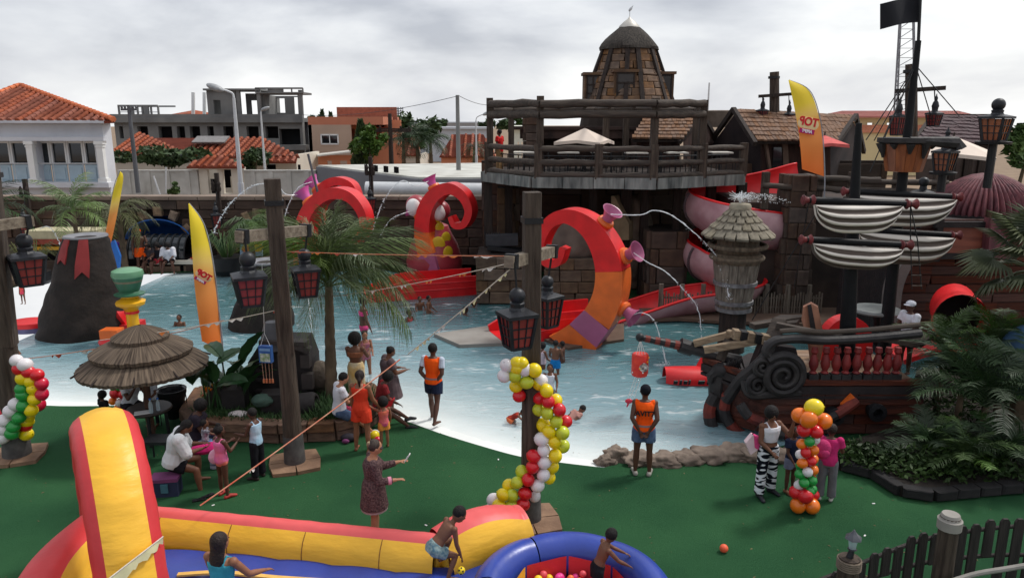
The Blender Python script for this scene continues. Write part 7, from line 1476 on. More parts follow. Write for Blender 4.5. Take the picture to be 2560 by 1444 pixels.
# inflatable castle and ball pit
inf_y=mat('vinyl_yellow',(240,184,56),.42,var=.1,scale=2.0,detail=8,spec=.4,bump=.55,bscale=3.4,stretch=(.7,.7,2.4));inf_r=mat('vinyl_red',(206,58,62),.45,var=.1,scale=2.0,detail=8,spec=.4,bump=.4,bscale=4);inf_b=mat('vinyl_blue',(44,66,150),.32,var=.14,scale=1.6,detail=8,spec=.5,bump=.3,bscale=3.5);inf_pink=mat('vinyl_pale_red',(222,92,92),.45,var=.05,spec=.4,bump=.2,bscale=3)
ic=thing('inflatable_castle','yellow red and blue inflatable bouncy castle with tall left arch','bouncy castle',(-3,8.6,0))
def inflated(pts,side,w_,t_,parts,names,bulge=.09,seg=7,wr=.012,seed=0,tp=None,closed=False,sb=.6):
 """tube of rounded-rectangle section; four faces (outer, right, inner, left) each a part"""
 pts=[Vector(p)for p in pts];k=len(pts);side=Vector(side).normalized()if side is not None else None;rr=random.Random(seed);faces=[[],[],[],[]]
 for i,p in enumerate(pts):
  d=(pts[(i+1)%k]-pts[i-1])if closed else(pts[min(i+1,k-1)]-pts[max(i-1,0)]);d.normalize();sd_=side if side is not None else d.cross(Vector((0,0,1))).normalized();nn_=sd_.cross(d).normalized();ww=w_/2;tt=t_/2*(tp[i]if tp else 1)
  cr=[p+sd_*-ww+nn_*tt,p+sd_*ww+nn_*tt,p+sd_*ww-nn_*tt,p-sd_*ww-nn_*tt];outn=[nn_,sd_,-nn_,-sd_]
  for q in range(4):
   a,b=cr[q],cr[(q+1)%4];wv=wr*(1 if q%2==0 else.3)*math.sin(i*2.1+q+rr.uniform(-.5,.5))
   faces[q].append([a.lerp(b,j/seg)+outn[q]*(bulge*(1 if q%2==0 else sb)*math.sin(math.pi*j/seg)**.7+wv*math.sin(math.pi*j/seg)**2+wr*(1.2 if q%2==0 else.3)*((1 if i%2 else-1))*(abs(2*j/seg-1)**3)*(0<j<seg))for j in range(seg+1)])
 for q in range(4):
  if parts[q]is None:continue
  m_=MB();rows=faces[q]+([faces[q][0]]if closed else[]);m_.sheet(rows);m_.build(names[q],parts[q],ic,smooth=180)
Lf,Ln=Vector((-6.09,10.2,0)),Vector((-4.50,7.8,0));h_=(Ln-Lf).normalized();wd=Vector((-h_.y,h_.x,0));mid=(Lf+Ln)/2;Hl=(Ln-Lf).length/2
prf=[(-1.0,-.05),(-1.0,.5),(-.99,1.1),(-.93,1.7),(-.72,2.18),(-.3,2.42),(.12,2.36),(.45,2.02),(.7,1.5),(.86,.95),(.97,.4),(1.02,-.05)]
arch=smooth_path([mid+h_*Hl*a+Vector((0,0,z))for a,z in prf],4)
inflated(arch,wd,.52,.4,(inf_y,inf_r,inf_y,inf_r),('arch_outer_panel','arch_side','arch_inner_panel','arch_side'),.06,seed=1,wr=.022,sb=2.4)
def wall_(a,b,ht,th,seed,front=inf_y,top=inf_pink,hs=None,bow=0.0):
 a,b=Vector(a),Vector(b);n=22;pts=[a.lerp(b,i/n)+Vector((0,0,ht/2*(hs(i/n)if hs else 1)+.02))for i in range(n+1)];d=(b-a).normalized();sd_=Vector((d.y,-d.x,0));pts=[p-sd_*bow*math.sin(math.pi*i/n)for i,p in enumerate(pts)]
 tp=[hs(i/n)if hs else 1 for i in range(n+1)];inflated(pts,sd_,th,ht,(top,front,None,inf_r),('wall_top','wall_front','wall_under','wall_back'),.07,seed=seed,wr=.008,tp=tp,sb=2.7)
 for e_,s_ in((0,-1),(n,1)):p=pts[e_];m_=MB();m_.ell(p,(.07,th/2*1.02,ht/2*tp[e_]*1.02),12,8,frame_rot(d,sd_,(0,0,1))if True else None);m_.build('wall_end',front,ic)
wall_((-5.8,10.25,0),(-1.05,9.42,0),.7,.27,2)
wall_((-5.35,7.0,0),(-5.85,10.0,0),.98,.5,3,top=inf_r,hs=lambda u:.9+.1*min(1,u*2),bow=.32)
wall_((-1.0,9.48,0),(.14,10.12,0),.86,.46,4,hs=lambda u:.86+.16*math.sin(math.pi*min(1,u*1.1)))
seam_m=mat('seam_dark',(120,74,40),.7,var=.1)
def seam(pts,r=.007,m=None):MB().tube(pts,r,5).build('stitched_seam',m or seam_m,ic)
for s_ in(-1,1):seam([p+wd*s_*.262+wd.cross((arch[min(i+1,len(arch)-1)]-arch[max(i-1,0)]).normalized())*.208 for i,p in enumerate(arch)],.006)
for k in range(4):u_=.12+k*.24;p=Vector((-5.8,10.25,0)).lerp(Vector((-1.05,9.42,0)),u_);d=Vector((4.75,-.83,0)).normalized();n_=Vector((d.y,-d.x,0));seam([p+n_*(.135+.193*math.sin(math.pi*j/8)**.7)+Vector((0,0,.03+.69*(1-j/8)))for j in range(9)],.006)
fp=[(-6.0,5.6),(-6.0,9.9),(-1.0,9.2),(.2,9.85),(1.6,8.9),(.4,5.6)];m_=MB();nx_,ny_=46,26;rows=[]
for j in range(ny_+1):
 y=5.6+(9.9-5.6)*j/ny_;rows.append([Vector((-6.0+6.1*i/nx_,min(y,9.85-(.12*max(0,-6+6.1*i/nx_+6))if-6+6.1*i/nx_<-1 else 9.25+.55*(-6+6.1*i/nx_+1)),.34+.045*abs(math.sin(math.pi*i/nx_*7))**.5))for i in range(nx_+1)])
m_.sheet(rows);m_.build('bouncing_floor',inf_b,ic,smooth=60);m_=MB();m_.prism([Vector((x,y,.0))for x,y in((-6,5.6),(-6,9.8),(-1,9.25),(.1,9.8),(.1,5.6))],(0,0,.3));m_.build('floor_side',inf_b,ic,smooth=0)
for pl__ in([(-4.6,9.05),(-4.0,9.1),(-3.2,8.98),(-2.4,8.9)],[(-1.15,8.05),(-.6,8.5),(.0,8.95),(.28,9.2)]):
 pts=smooth_path([Vector((x,y,.41))for x,y in pl__],6);m_=MB();m_.ribbon(pts,(0,0,1),[.03]*len(pts),[.07]*len(pts));m_.build('seam_strip',mat('seam_cream',(226,180,96),.6),ic)
pit=thing('ball_pit','blue inflatable ring ball pit with red inside wall','ball pit',(.78,8.45,0));pc=Vector((.78,8.45,0));Rm,rt_=1.1,.26
for a0,a1,mm in((-.03,1.0,inf_b),(1.0,2.03,inf_b),(2.03,3.06,inf_b),(3.06,4.1,inf_b),(4.1,5.2,inf_b),(5.2,6.253,inf_b)):
 rows=[]
 for i in range(11):
  a=a0+(a1-a0)*(.01+.98*i/10);e_=math.sin(math.pi*i/10)**.35*.06+.94;rows.append([pc+Vector((math.cos(a)*(Rm+math.cos(t)*rt_*e_),math.sin(a)*(Rm+math.cos(t)*rt_*e_),.4+math.sin(t)*.34*e_))for t in(2*math.pi*j/20 for j in range(21))])
 m_=MB();m_.sheet(rows);m_.build('ring_segment',mm,pit,smooth=180)
for i in range(8):
 a0,a1=i*math.pi/4+.02,(i+1)*math.pi/4-.02;m_=MB();rows=[[pc+Vector((math.cos(a)*(.83-.05*math.sin(math.pi*j/6)),math.sin(a)*(.83-.05*math.sin(math.pi*j/6)),z))for j,a in enumerate(a0+(a1-a0)*j/6 for j in range(7))]for z in(.03,.2,.4,.55)];m_.sheet(rows);m_.build('inner_panel',inf_y if i==3 else inf_r,pit,smooth=180)
m_=MB();m_.lathe(pc,[(.82,.05),(.82,.22),(.01,.22)],24);m_.build('pit_floor',inf_b,pit)
ball_c=dict(pink=(226,62,142),yellow=(240,206,46),orange=(236,112,52),coral=(224,84,92));rr=random.Random(8);placed=[]
bme={}
for k,c_ in ball_c.items():m_=MB();m_.ell((0,0,0),1,16,10);bme[k]=m_.mesh('ball',mat('ball_'+k,c_,.4,var=.03,spec=.4),smooth=180)
for i in range(900):
 a,r_=rr.uniform(0,6.28),.78*rr.random()**.5;R_=rr.choice((.05,.055,.06,.07));layer=0 if i<500 else 1;p=pc+Vector((math.cos(a)*r_*.93,math.sin(a)*r_*.93,.24+R_+layer*.095))
 if any((p-q).length<(R_+rq)*.97 for q,rq in placed)or len(placed)>170:continue
 placed.append((p,R_));col=rr.choice(('pink','pink','yellow','orange','coral'));o=bpy.data.objects.new('pit_ball',bme[col]);COL.objects.link(o);o.location=p;o.scale=(R_,R_,R_);tag(o,'%s plastic ball lying loose in the ball pit'%col,'ball','balls in the ball pit')
def big_ball(name,p,r_,col,label):
 m_=MB();m_.ell((0,0,0),r_,20,12);o=m_.build(name,mat('bb_'+name+str(col),col,.45,var=.06,scale=6),base=(0,0,0));o.location=p;ORG[o.name]=Vector(p);return tag(o,label,'ball')
big_ball('play_ball',G(1809,1379)+Vector((0,0,.065)),.066,(236,98,66),'lone orange ball lying on the open green turf')
yb=big_ball('play_ball',D(1153,1425,9.0),.055,(240,208,40),'yellow ball with dark spots held by the crouching boy')
for d in((-.5,-.7,.5),(.5,-.8,.3),(0,-.9,-.4),(.1,-.3,.95)):v=Vector(d).normalized();m_=MB();m_.ell(v*.05,(.016,.016,.008),8,5,v.to_track_quat('Z','Y').to_matrix());m_.build('dark_spot',black_m,yb,local=True)
# curved picket fence and garden lamp
pk=thing('picket_fence','curved dark picket fence at the bottom right corner','fence',G(2300,1440));pk_m=mat('picket_dark',(58,52,50),.75,rgb2=(38,34,33),scale=3,stretch=(5,5,.6),bump=.4)
ftop=smooth_path([D(1990,1460,8.7),D(2080,1425,8.9),D(2200,1370,9.1),D(2310,1325,9.3),D(2430,1300,9.4),D(2560,1284,9.4),D(2720,1280,9.3)],14)
zt0=.95;lnp=[0];fpath=[Vector((p.x,p.y,0))for p in ftop]
for a,b in zip(fpath[:-1],fpath[1:]):lnp.append(lnp[-1]+(b-a).length)
k=0;u=0.05
while u<lnp[-1]:
 i=max(0,min(len(lnp)-2,int(np.searchsorted(lnp,u))-1));f=(u-lnp[i])/(lnp[i+1]-lnp[i]);p=fpath[i].lerp(fpath[i+1],f);d=(fpath[i+1]-fpath[i]).normalized();zt=ftop[i].lerp(ftop[i+1],f).z-random.uniform(0,.05)-(.05 if k%3==2 else 0);w_=.13;n_=Vector((d.y,-d.x,0));z0=.1 if k%4!=3 else zt*.45
 m_=MB();m_.prism([p-d*w_/2+Vector((0,0,z0)),p+d*w_/2+Vector((0,0,z0)),p+d*w_/2+Vector((0,0,zt-.05)),p+d*w_*.25+Vector((0,0,zt)),p-d*w_*.25+Vector((0,0,zt)),p-d*w_/2+Vector((0,0,zt-.05))],n_*.035);m_.build('picket',pk_m,pk,smooth=0);u+=.2;k+=1
for fz in(.42,.82):m_=MB();m_.tube([Vector((a.x,a.y+.03,b.z*fz))for a,b in zip(fpath[::3],ftop[::3])],.03,8);m_.build('rail',pk_m,pk)
def round_post(label,px,pt,pb,Y,r,capped):
 c=D(px,pb,Y);zt=zz_(pt,Y);b=Vector((c.x,Y,min(0,c.z)));t=thing('round_post',label,'post',b);m_=MB();m_.tube([b,Vector((c.x,Y,zt))],[r*1.05,r],16);m_.build('timber',timber_m,t)
 if capped:m_=MB();m_.lathe(Vector((c.x,Y,zt)),[(r*1.2,-.17),(r*1.22,-.04),(r*1.05,-.03),(r*.9,.03),(r*.85,.04),(.01,.04)],18);m_.build('grey_cap',mat('cap_grey',(140,136,130),.8,var=.15),t)
 return t,Vector((c.x,Y,zt))
round_post('round timber fence post with pale cap in the picket fence',2349,1290,1480,8.9,.125,True)
gl,gt=round_post('stubby round post under the garden lamp at the bottom right',2112,1392,1500,8.5,.13,False)
for i in range(5):m_=MB();m_.tube([gt+Vector((math.cos(a)*.14,math.sin(a)*.14,-.03-i*.028))for a in(2*math.pi*j/16 for j in range(16))],.014,6,closed=True);m_.build('rope_turn',mat('rope_tan',(112,100,88),.9,var=.2,scale=20),gl)
gla=thing('garden_lamp','small grey garden lantern on the rope wound post','lamp',gt);m_=MB();m_.tube([gt,gt+Vector((.02,0,.12))],[.045,.03],10);m_.lathe(gt+Vector((.02,0,.1)),[(.03,0),(.06,.02),(.05,.03)],12);m_.build('stem',cap_m,gla);m_=MB();m_.lathe(gt+Vector((.02,0,.13)),[(.045,0),(.065,.14)],6,cap=False);m_.build('glass',clear_m,gla);m_=MB();m_.lathe(gt+Vector((.02,0,.27)),[(.11,0),(.1,.02),(.05,.06),(.025,.09),(.01,.12)],6);m_.build('lamp_cap',mat('lamp_slate',(92,94,100),.4,metal=.3),gla)
bd=MB();pts=smooth_path([D(2330,1470,8.6),D(2430,1436,8.7),D(2520,1420,8.7),D(2640,1400,8.7)],6);bd.tube(pts,.035,8);tag(bd.build('edging_pipe',MATS['cap_grey']),'pale curved edging pipe at the bottom right corner','pipe')
# dense planting at the right
bedp=[G(x,y)for x,y in((2080,1135),(2100,1175),(2180,1195),(2250,1240),(2330,1252),(2440,1240),(2600,1225),(2800,1215),(2800,900),(2290,940),(2255,1080))]
bd_=thing('dark_planter','dark edged planting bed at the right of the turf','planter',bedp[4]);c_=sum(bedp,Vector())/len(bedp);m_=MB();m_.prism([p+Vector((0,0,-.01))for p in bedp],(0,0,.2));m_.build('bed',mat('bed_soil',(40,34,30),.95,scale=6,bump=.8),bd_,smooth=0)
for a,b in zip(bedp[:7],bedp[1:8]):
 k=max(1,round((b-a).length/.5))
 for i in range(k):p=a.lerp(b,(i+.5)/k);d=(b-a).normalized();n_=Vector((d.y,-d.x,0));piece('stone',unit_block(mat('edge_stone',(40,38,38),.85,rgb2=(28,27,29),scale=3,bump=.5,rnd=.2),.1,.06,i%6),bd_,p+Vector((0,0,.12)),frame_rot(d,-n_,(0,0,1)),((b-a).length/k-.015,.2,.18))
gd=MB();rr=random.Random(33)
def bush(cx,cy,r_,h_,n,l):
 for i in range(n):
  a=rr.uniform(0,6.28);q=r_*rr.random()**.5;p=Vector((cx+math.cos(a)*q,cy+math.sin(a)*q,.18+h_*rr.random()*(1-(q/r_)**2*.6)));d=Vector((rr.gauss(0,1),rr.gauss(0,1),rr.gauss(.2,.6))).normalized();x=d.cross(Vector((rr.gauss(0,1),rr.gauss(0,1),rr.gauss(0,1)))).normalized();ll2=l*rr.uniform(.6,1.3);gd.add([p,p+d*ll2*.5+x*ll2*.22,p+d*ll2,p+d*ll2*.5-x*ll2*.22],[(0,1,2,3)])
for px,py,r_,h_,n in((2130,1165,.4,.35,500),(2190,1180,.4,.4,450),(2270,1200,.45,.5,450),(2350,1205,.45,.5,450),(2440,1200,.5,.5,450),(2540,1195,.6,.5,450),(2360,1080,.7,.7,500),(2460,1040,.9,.9,600),(2560,1020,.9,.9,500)):q=G(px,py);bush(q.x,q.y,r_,h_,n,.13)
go=gd.build('low_shrubbery',leaf_dk,None,smooth=0);go['kind']='stuff';tag(go,'dark low shrubbery filling the planting bed at the right','shrubbery')
def areca(label,px,py,h_,n,L_,seed,m=None,el=(5,80),stems=5,leaf=.42):
 b=G(px,py);return palm(label,b+Vector((0,.2,.1)),h_,.06,n,L_,name='areca_palm',m=m or frond_dk,seed=seed,elev=el,leaf=leaf,droop=(.45,.85),hang=.35,wid=.032,nl=34,cat='palm')
areca('large dark feathery palm in the middle of the right planting',2460,1160,1.0,26,1.55,51)
areca('feathery palm arching over the ship stern at the right',2400,1110,1.25,20,1.35,52)
areca('feathery palm cropped by the right edge',2590,1150,1.15,24,1.6,53)
areca('short feathery palm by the planting bed edge',2335,1185,.3,16,.95,54,leaf=.3)
areca('yellow green young palm behind the dark palm',2500,1080,1.6,16,1.2,55,frond_m)
areca('low palm at the right end of the bed edge',2520,1210,.3,18,1.1,56,leaf=.34)
areca('upright feathery palm with bright new leaves right of the ship stern',2470,1080,1.5,18,1.25,57,frond_m,leaf=.36)
areca('arching palm low over the bed edge stones',2420,1215,.25,16,1.05,58,frond_m,leaf=.32)
areca('slim feathery palm between the stern and the fan palm',2350,1060,1.5,13,1.15,59,frond_m,leaf=.34)
fp_=thing('fan_palm','grey green fan palm with pleated round leaves at the right edge','palm',G(2540,1070));b=G(2540,1070);tpz=D(2520,672,b.y).z
m_=MB();m_.tube([b,b+Vector((0,0,tpz*.6)),Vector((b.x-.1,b.y,tpz))],[.18,.15,.13],12,jag=.06);m_.build('trunk',bark_m,fp_)
def fan_mesh(R_,seed):
 rr=random.Random(seed);m_=MB();n=30;m_.tube([(0,0,0),(.5,0,.12),(.9,0,.1)],[.025,.02,.015],6)
 for i in range(n):
  a=R(-120+240*i/(n-1));d=Vector((math.cos(a),math.sin(a),.0));x=Vector((-math.sin(a),math.cos(a),0));c=Vector((.9,0,.1));l=R_*rr.uniform(.85,1.05);mid_=c+d*l*.6+Vector((0,0,-.02));m_.add([c,mid_-x*l*.055+Vector((0,0,.02)),c+d*l+Vector((0,0,-.28*l)),mid_+x*l*.055+Vector((0,0,.02)),mid_+Vector((0,0,-.015))],[(0,1,4),(1,2,4),(0,4,3),(4,2,3)])
 return m_.mesh('fan_leaf',mat('fan_leaf',(106,112,78),.5,rgb2=(70,82,56),scale=1.5,rnd=.2,gain=.75,spec=.4),smooth=0)
fm_=[fan_mesh(.75,i)for i in range(3)];rr=random.Random(7)
for i in range(22):a=i*2.4+rr.uniform(-.2,.2);el=R(-45+120*(i+.5)/22);piece('fan_leaf',fm_[i%3],fp_,Vector((b.x-.1,b.y,tpz)),Matrix.Rotation(a,3,'Z')@Matrix.Rotation(-el,3,'Y')@Matrix.Rotation(rr.uniform(-.5,.5),3,'X'),(rr.uniform(.8,1.05),)*3)
tree('leafy_tree',2545,470,305,30,70,'feathery green tree above the shell dome at the right edge',leaf_md,.2,700,61)
m_=MB();m_.ell(D(2560,900,14.5),(.5,.5,.75),16,10);tag(m_.build('blue_barrel',mat('dusty_blue',(70,104,140),.5)),'dusty blue barrel half hidden by palms at the right edge','barrel')
# people
def remesh(mb,vox,name,m,smooth_it=3,fac=.5):
 me0=mb.mesh('tmp',m,smooth=0);t=bpy.data.objects.new('tmp',me0);COL.objects.link(t)
 r=t.modifiers.new('r','REMESH');r.mode='VOXEL';r.voxel_size=vox;r.use_smooth_shade=True
 s=t.modifiers.new('s','SMOOTH');s.iterations=smooth_it;s.factor=fac
 me=bpy.data.meshes.new_from_object(t.evaluated_get(bpy.context.evaluated_depsgraph_get()));bpy.data.objects.remove(t);bpy.data.meshes.remove(me0)
 me.name=name;me.materials.clear();me.materials.append(m);me.polygons.foreach_set('use_smooth',[True]*len(me.polygons));return me
SK={k:mat('skin_'+k,c,.5,var=.08,scale=6,spec=.35,rgb2=None,gain=g)for k,c,g in(('deep',(84,55,43),1.05),('dark',(108,72,54),1.05),('brown',(140,94,70),1.0),('tan',(186,132,102),.9))}
HAIR=mat('black_hair',(22,18,18),.7,var=.3,scale=30,bump=.7,bscale=60,spec=.3);HAIRB=mat('brown_hair',(40,28,24),.6,var=.3,scale=30,bump=.6,bscale=60)
def cloth(name,c,c2=None,scale=6,rough=.85,gain=.95,bump=.9,**k):return mat('cloth_'+name,c,rough,rgb2=c2,scale=scale,bump=bump,bscale=k.pop('bscale',7),gain=gain,spec=.15,**k)
V=Vector
def loft(mb,rings,n=14):
 o=[];fs=[]
 for c,rx,ry,ax,ay in rings:
  for j in range(n):t=2*math.pi*j/n;o.append(c+ax*math.cos(t)*rx+ay*math.sin(t)*ry)
 for i in range(len(rings)-1):
  for j in range(n):fs.append((i*n+j,i*n+(j+1)%n,(i+1)*n+(j+1)%n,(i+1)*n+j))
 fs+=[tuple(range(n-1,-1,-1)),tuple((len(rings)-1)*n+j for j in range(n))];mb.add(o,fs)
def limb(mb,a,b,r0,r1,caps=True,n=10,mid=None):
 d=b-a
 if mid:mb.tube([a,a+d*.35,b],[r0,mid,r1],n)
 else:mb.tube([a,b],[r0,r1],n)
 if caps:mb.ell(a,r0*.99,n,6);mb.ell(b,r1*.99,n,6)
NPEOPLE=0
def person(label,pos,h,face=180,skin='deep',top=None,bottom=None,hair='short',shoes=None,lean=0,side=0,al=(0,8,12,0),ar=(0,8,12,0),ll=(0,3,0),lr=(0,3,0),fat=1.0,hs=1.0,vox=.012,yaw=0,nod=0,seat=None,twist=0,group='people in the water park',hairm=None,eyes=None,extra=None,wl=None,wr=None,fem=False):
 """pos: ground point under the figure. Angles in degrees. al/ar: shoulder pitch, abduction, elbow bend, forearm turned in. ll/lr: thigh pitch, spread, knee bend."""
 global NPEOPLE;NPEOPLE+=1
 t=thing('person',label,'person',pos,R(face),group);X,Yv,Zv=V((1,0,0)),V((0,1,0)),V((0,0,1));H=h
 T=(Zv*math.cos(R(lean))+Yv*math.sin(R(lean))+X*math.sin(R(side))).normalized();Fw=(Yv-T*T.y).normalized();Xt=Fw.cross(T).normalized()
 if twist:q=Quaternion(T,R(twist));Xt=q@Xt;Fw=q@Fw
 hipw=(.05 if not fem else.054)*H;legs={}
 for s_,(p,sp,k)in((-1,ll),(1,lr)):
  p,sp,k=R(p),R(sp),R(k);th=V((s_*math.sin(sp),math.sin(p)*math.cos(sp),-math.cos(p)*math.cos(sp)));sh=V((s_*math.sin(sp)*.6,math.sin(p-k),-math.cos(p-k))).normalized()
  hp=X*s_*hipw;kn=hp+th*.235*H;an=kn+sh*.24*H;legs[s_]=[hp,kn,an,sh]
 zp=(seat+.055*H)if seat is not None else-min(l[2].z for l in legs.values())+.04*H
 P=Zv*zp;
 for l in legs.values():
  for i in range(3):l[i]=l[i]+P
 C=lambda u:P+T*u*H
 sw=(.098 if fem else.108)*H*(.6+.4*fat);sho=C(.295)
 arms={}
 for s_,(p,ab,el,inw),tgt in((-1,al,wl),(1,ar,wr)):
  S_=sho+Xt*s_*sw;la,lb=.165*H,.15*H
  if tgt is not None:
   W_=C(tgt[2])+Xt*tgt[0]*H+Fw*tgt[1]*H;d=W_-S_;L_=min(d.length,(la+lb)*.995);d.normalize();W_=S_+d*L_;ca=(la*la+L_*L_-lb*lb)/(2*la*L_);ang=math.acos(max(-1,min(1,ca)))
   hint=(Xt*s_*.8-T*1.0-Fw*.5);hint=(hint-d*hint.dot(d)).normalized();E_=S_+d*la*math.cos(ang)+hint*la*math.sin(ang)
  else:
   p,ab,el,inw=R(p),R(ab),R(el),R(inw);ud=(-T*math.cos(p)+Fw*math.sin(p))*math.cos(ab)+Xt*s_*math.sin(ab);fd=(-T*math.cos(p+el)+Fw*math.sin(p+el))*math.cos(inw)-Xt*s_*math.sin(inw)+Xt*s_*math.sin(ab)*.5;E_=S_+ud*la;W_=E_+fd.normalized()*lb
  arms[s_]=(S_,E_,W_)
 f=fat
 def torso_rings(u0,u1,inf=0.0,sc=1.0):
  prof=[(-.05,.07,.06),(-.02,.09,.07),(.03,.094 if not fem else.1,.074),(.08,.084,.066),(.13,.076 if not fem else.07,.058),(.19,.088,.064),(.25,.098,.064 if not fem else.07),(.285,.1,.058),(.305,.074,.046),(.325,.04,.036)]
  us=[u0]+[q[0]for q in prof if u0<q[0]<u1]+[u1];out=[]
  for u in us:rx=np.interp(u,[q[0]for q in prof],[q[1]for q in prof])*H*(.45+.55*f)*sc;ry=np.interp(u,[q[0]for q in prof],[q[2]for q in prof])*H*(.2+.8*f)*sc;out.append((C(u),rx+inf,ry+inf,Xt,Fw))
  return out
 lf=.55+.45*f
 R_up,R_lo=.029*H*lf,.019*H*lf;R_th,R_kn,R_ca,R_an=.05*H*lf,.031*H*lf,.033*H*lf,.019*H*lf
 B=MB();loft(B,torso_rings(-.05,.325));nb=C(.32);Rh=Matrix.Rotation(R(yaw),3,T)@Matrix.Rotation(-R(nod),3,Xt);hu,hf,hx=Rh@T,Rh@Fw,Rh@Xt;hr=.068*H*hs;hc=nb+hu*(.045*H+hr*.8)+hf*.012*H
 limb(B,nb-T*.02*H,hc-hu*hr*.4,.031*H*lf,.028*H*lf);rot=frame_rot(hx,hf,hu)
 B.ell(hc,(hr*.74,hr*.86,hr),16,12,rot);B.ell(hc+hf*hr*.3-hu*hr*.45,(hr*.52,hr*.52,hr*.48),12,8,rot);B.ell(hc+hf*hr*.88-hu*hr*.16,(hr*.13,hr*.16,hr*.2),8,6,rot);B.ell(hc+hf*hr*.78-hu*hr*.5,(hr*.24,hr*.12,hr*.1),8,6,rot)
 for s_ in(-1,1):B.ell(hc+hx*s_*hr*.76-hu*hr*.05,(hr*.08,hr*.16,hr*.24),8,6,rot)
 for s_ in(-1,1):
  S_,E_,W_=arms[s_];limb(B,S_,E_,R_up,R_up*.82,mid=R_up*1.02);limb(B,E_,W_,R_up*.82,R_lo*.78,mid=R_up*.84);B.ell(S_,R_up*1.18,10,8)
  d=(W_-E_).normalized();a_,u_=_axes(d,Fw if abs(d.dot(Fw))<.9 else T);pc_=W_+d*.028*H;B.ell(pc_,(.019*H,.010*H,.032*H),10,8,frame_rot(a_,u_,d))
  for k in range(4):base=W_+d*.048*H+a_*(k-1.5)*.0095*H;l_=(.036,.042,.04,.031)[k]*H;m1=base+d*l_*.55-u_*l_*.12+a_*(k-1.5)*.004*H;B.tube([base,m1,m1+d*l_*.42-u_*l_*.34],[.0056*H,.0052*H,.0042*H],6)
  b0=W_+d*.016*H-a_*s_*.015*H;B.tube([b0,b0+d*.018*H-a_*s_*.014*H-u_*.006*H,b0+d*.036*H-a_*s_*.018*H-u_*.014*H],[.0066*H,.006*H,.0048*H],6)
  hp,kn,an,sh=legs[s_];limb(B,hp,kn,R_th,R_kn,mid=R_th*.95);B.ell(hp+T*.0,R_th*1.05,10,8);limb(B,kn,an,R_kn,R_an,mid=R_ca)
  fd=V((s_*.22,1,0)).normalized();dn_=Zv*-1
  if sh.z>-.45:fd=(fd+Zv*.6*(1 if sh.y>0 else-1)).normalized()
  hl,toe=an-fd*.026*H+dn_*.018*H,an+fd*.105*H+dn_*.026*H;B.tube([hl,an+fd*.03*H+dn_*.012*H,toe],[.02*H,.023*H,.014*H],8);B.ell(toe,(.021*H,.024*H,.012*H),8,6);legs[s_].append((hl,toe,fd))
 bo=bpy.data.objects.new('body',remesh(B,vox,'body',SK[skin],2,.45));COL.objects.link(bo);bo.parent=t
 def wear(name,mb,m,sm=3):
  o=bpy.data.objects.new(name,remesh(mb,vox,name,m,sm));COL.objects.link(o);o.parent=t;return o
 e_=.009*H+vox*.25
 def sleeves(mb,frac,inf):
  for s_ in(-1,1):
   S_,E_,W_=arms[s_];mb.ell(S_,R_up*1.18+inf,10,8)
   if frac<=1:mb.tube([S_,S_.lerp(E_,frac)],[R_up*1.05+inf,R_up+inf*1.5],10)
   else:mb.tube([S_,E_],[R_up*1.05+inf,R_up*.9+inf],10);mb.ell(E_,R_up*.88+inf,10,6);mb.tube([E_,E_.lerp(W_,frac-1)],[R_up*.88+inf,R_lo*.95+inf],10)
 def trousers(mb,frac,inf,flare=0.0):
  for s_ in(-1,1):
   hp,kn,an=legs[s_][:3];mb.ell(hp,R_th*1.05+inf,10,8)
   if frac<=1:mb.tube([hp,hp.lerp(kn,frac)],[R_th*1.05+inf,R_th*(1-.35*frac)+inf+flare],12)
   else:mb.tube([hp,kn],[R_th*1.05+inf,R_kn+inf+flare*.5],12);mb.ell(kn,R_kn+inf,10,6);mb.tube([kn,kn.lerp(an,frac-1)],[R_kn+inf+flare*.5,R_ca*.85+inf+flare],12)
 if top:
  kind,m=top[0],top[1];mb=MB()
  if kind in('tee','long','vest','shawl'):loft(mb,torso_rings(-.03 if kind!='vest' else.0,.312,e_*(1.2 if kind!='shawl' else 2.6)))
  elif kind=='tank':loft(mb,torso_rings(-.01,.285,e_))
  elif kind=='crop':loft(mb,torso_rings(.12,.285,e_))
  elif kind=='band':loft(mb,torso_rings(.195,.262,e_))
  elif kind=='suit':
   loft(mb,torso_rings(-.05,.275,e_*.8))
   for s_ in(-1,1):mb.ell(legs[s_][0]+T*.01*H,R_th*1.02+e_*.6,10,8)
  if kind in('tank','crop','suit'):
   for s_ in(-1,1):a=C(.28)+Xt*s_*.055*H;mb.tube([a+Fw*.052*H*f,C(.325)+Xt*s_*.052*H,a-Fw*.05*H*f],.011*H,6)
  if kind=='tee':sleeves(mb,.55,e_*1.3)
  if kind=='long':sleeves(mb,1.8,e_*1.1)
  if kind=='shawl':sleeves(mb,1.25,e_*3.2)
  if kind=='vest':
   for s_ in(-1,1):mb.ell(arms[s_][0]-Xt*s_*.012*H,(R_up*1.25,R_up*1.3,R_up*1.2),10,8)
  wear({'tee':'shirt','long':'long_sleeved_top','vest':'vest','tank':'tank_top','crop':'crop_top','band':'bikini_top','suit':'swimsuit','shawl':'shawl'}[kind],mb,m)
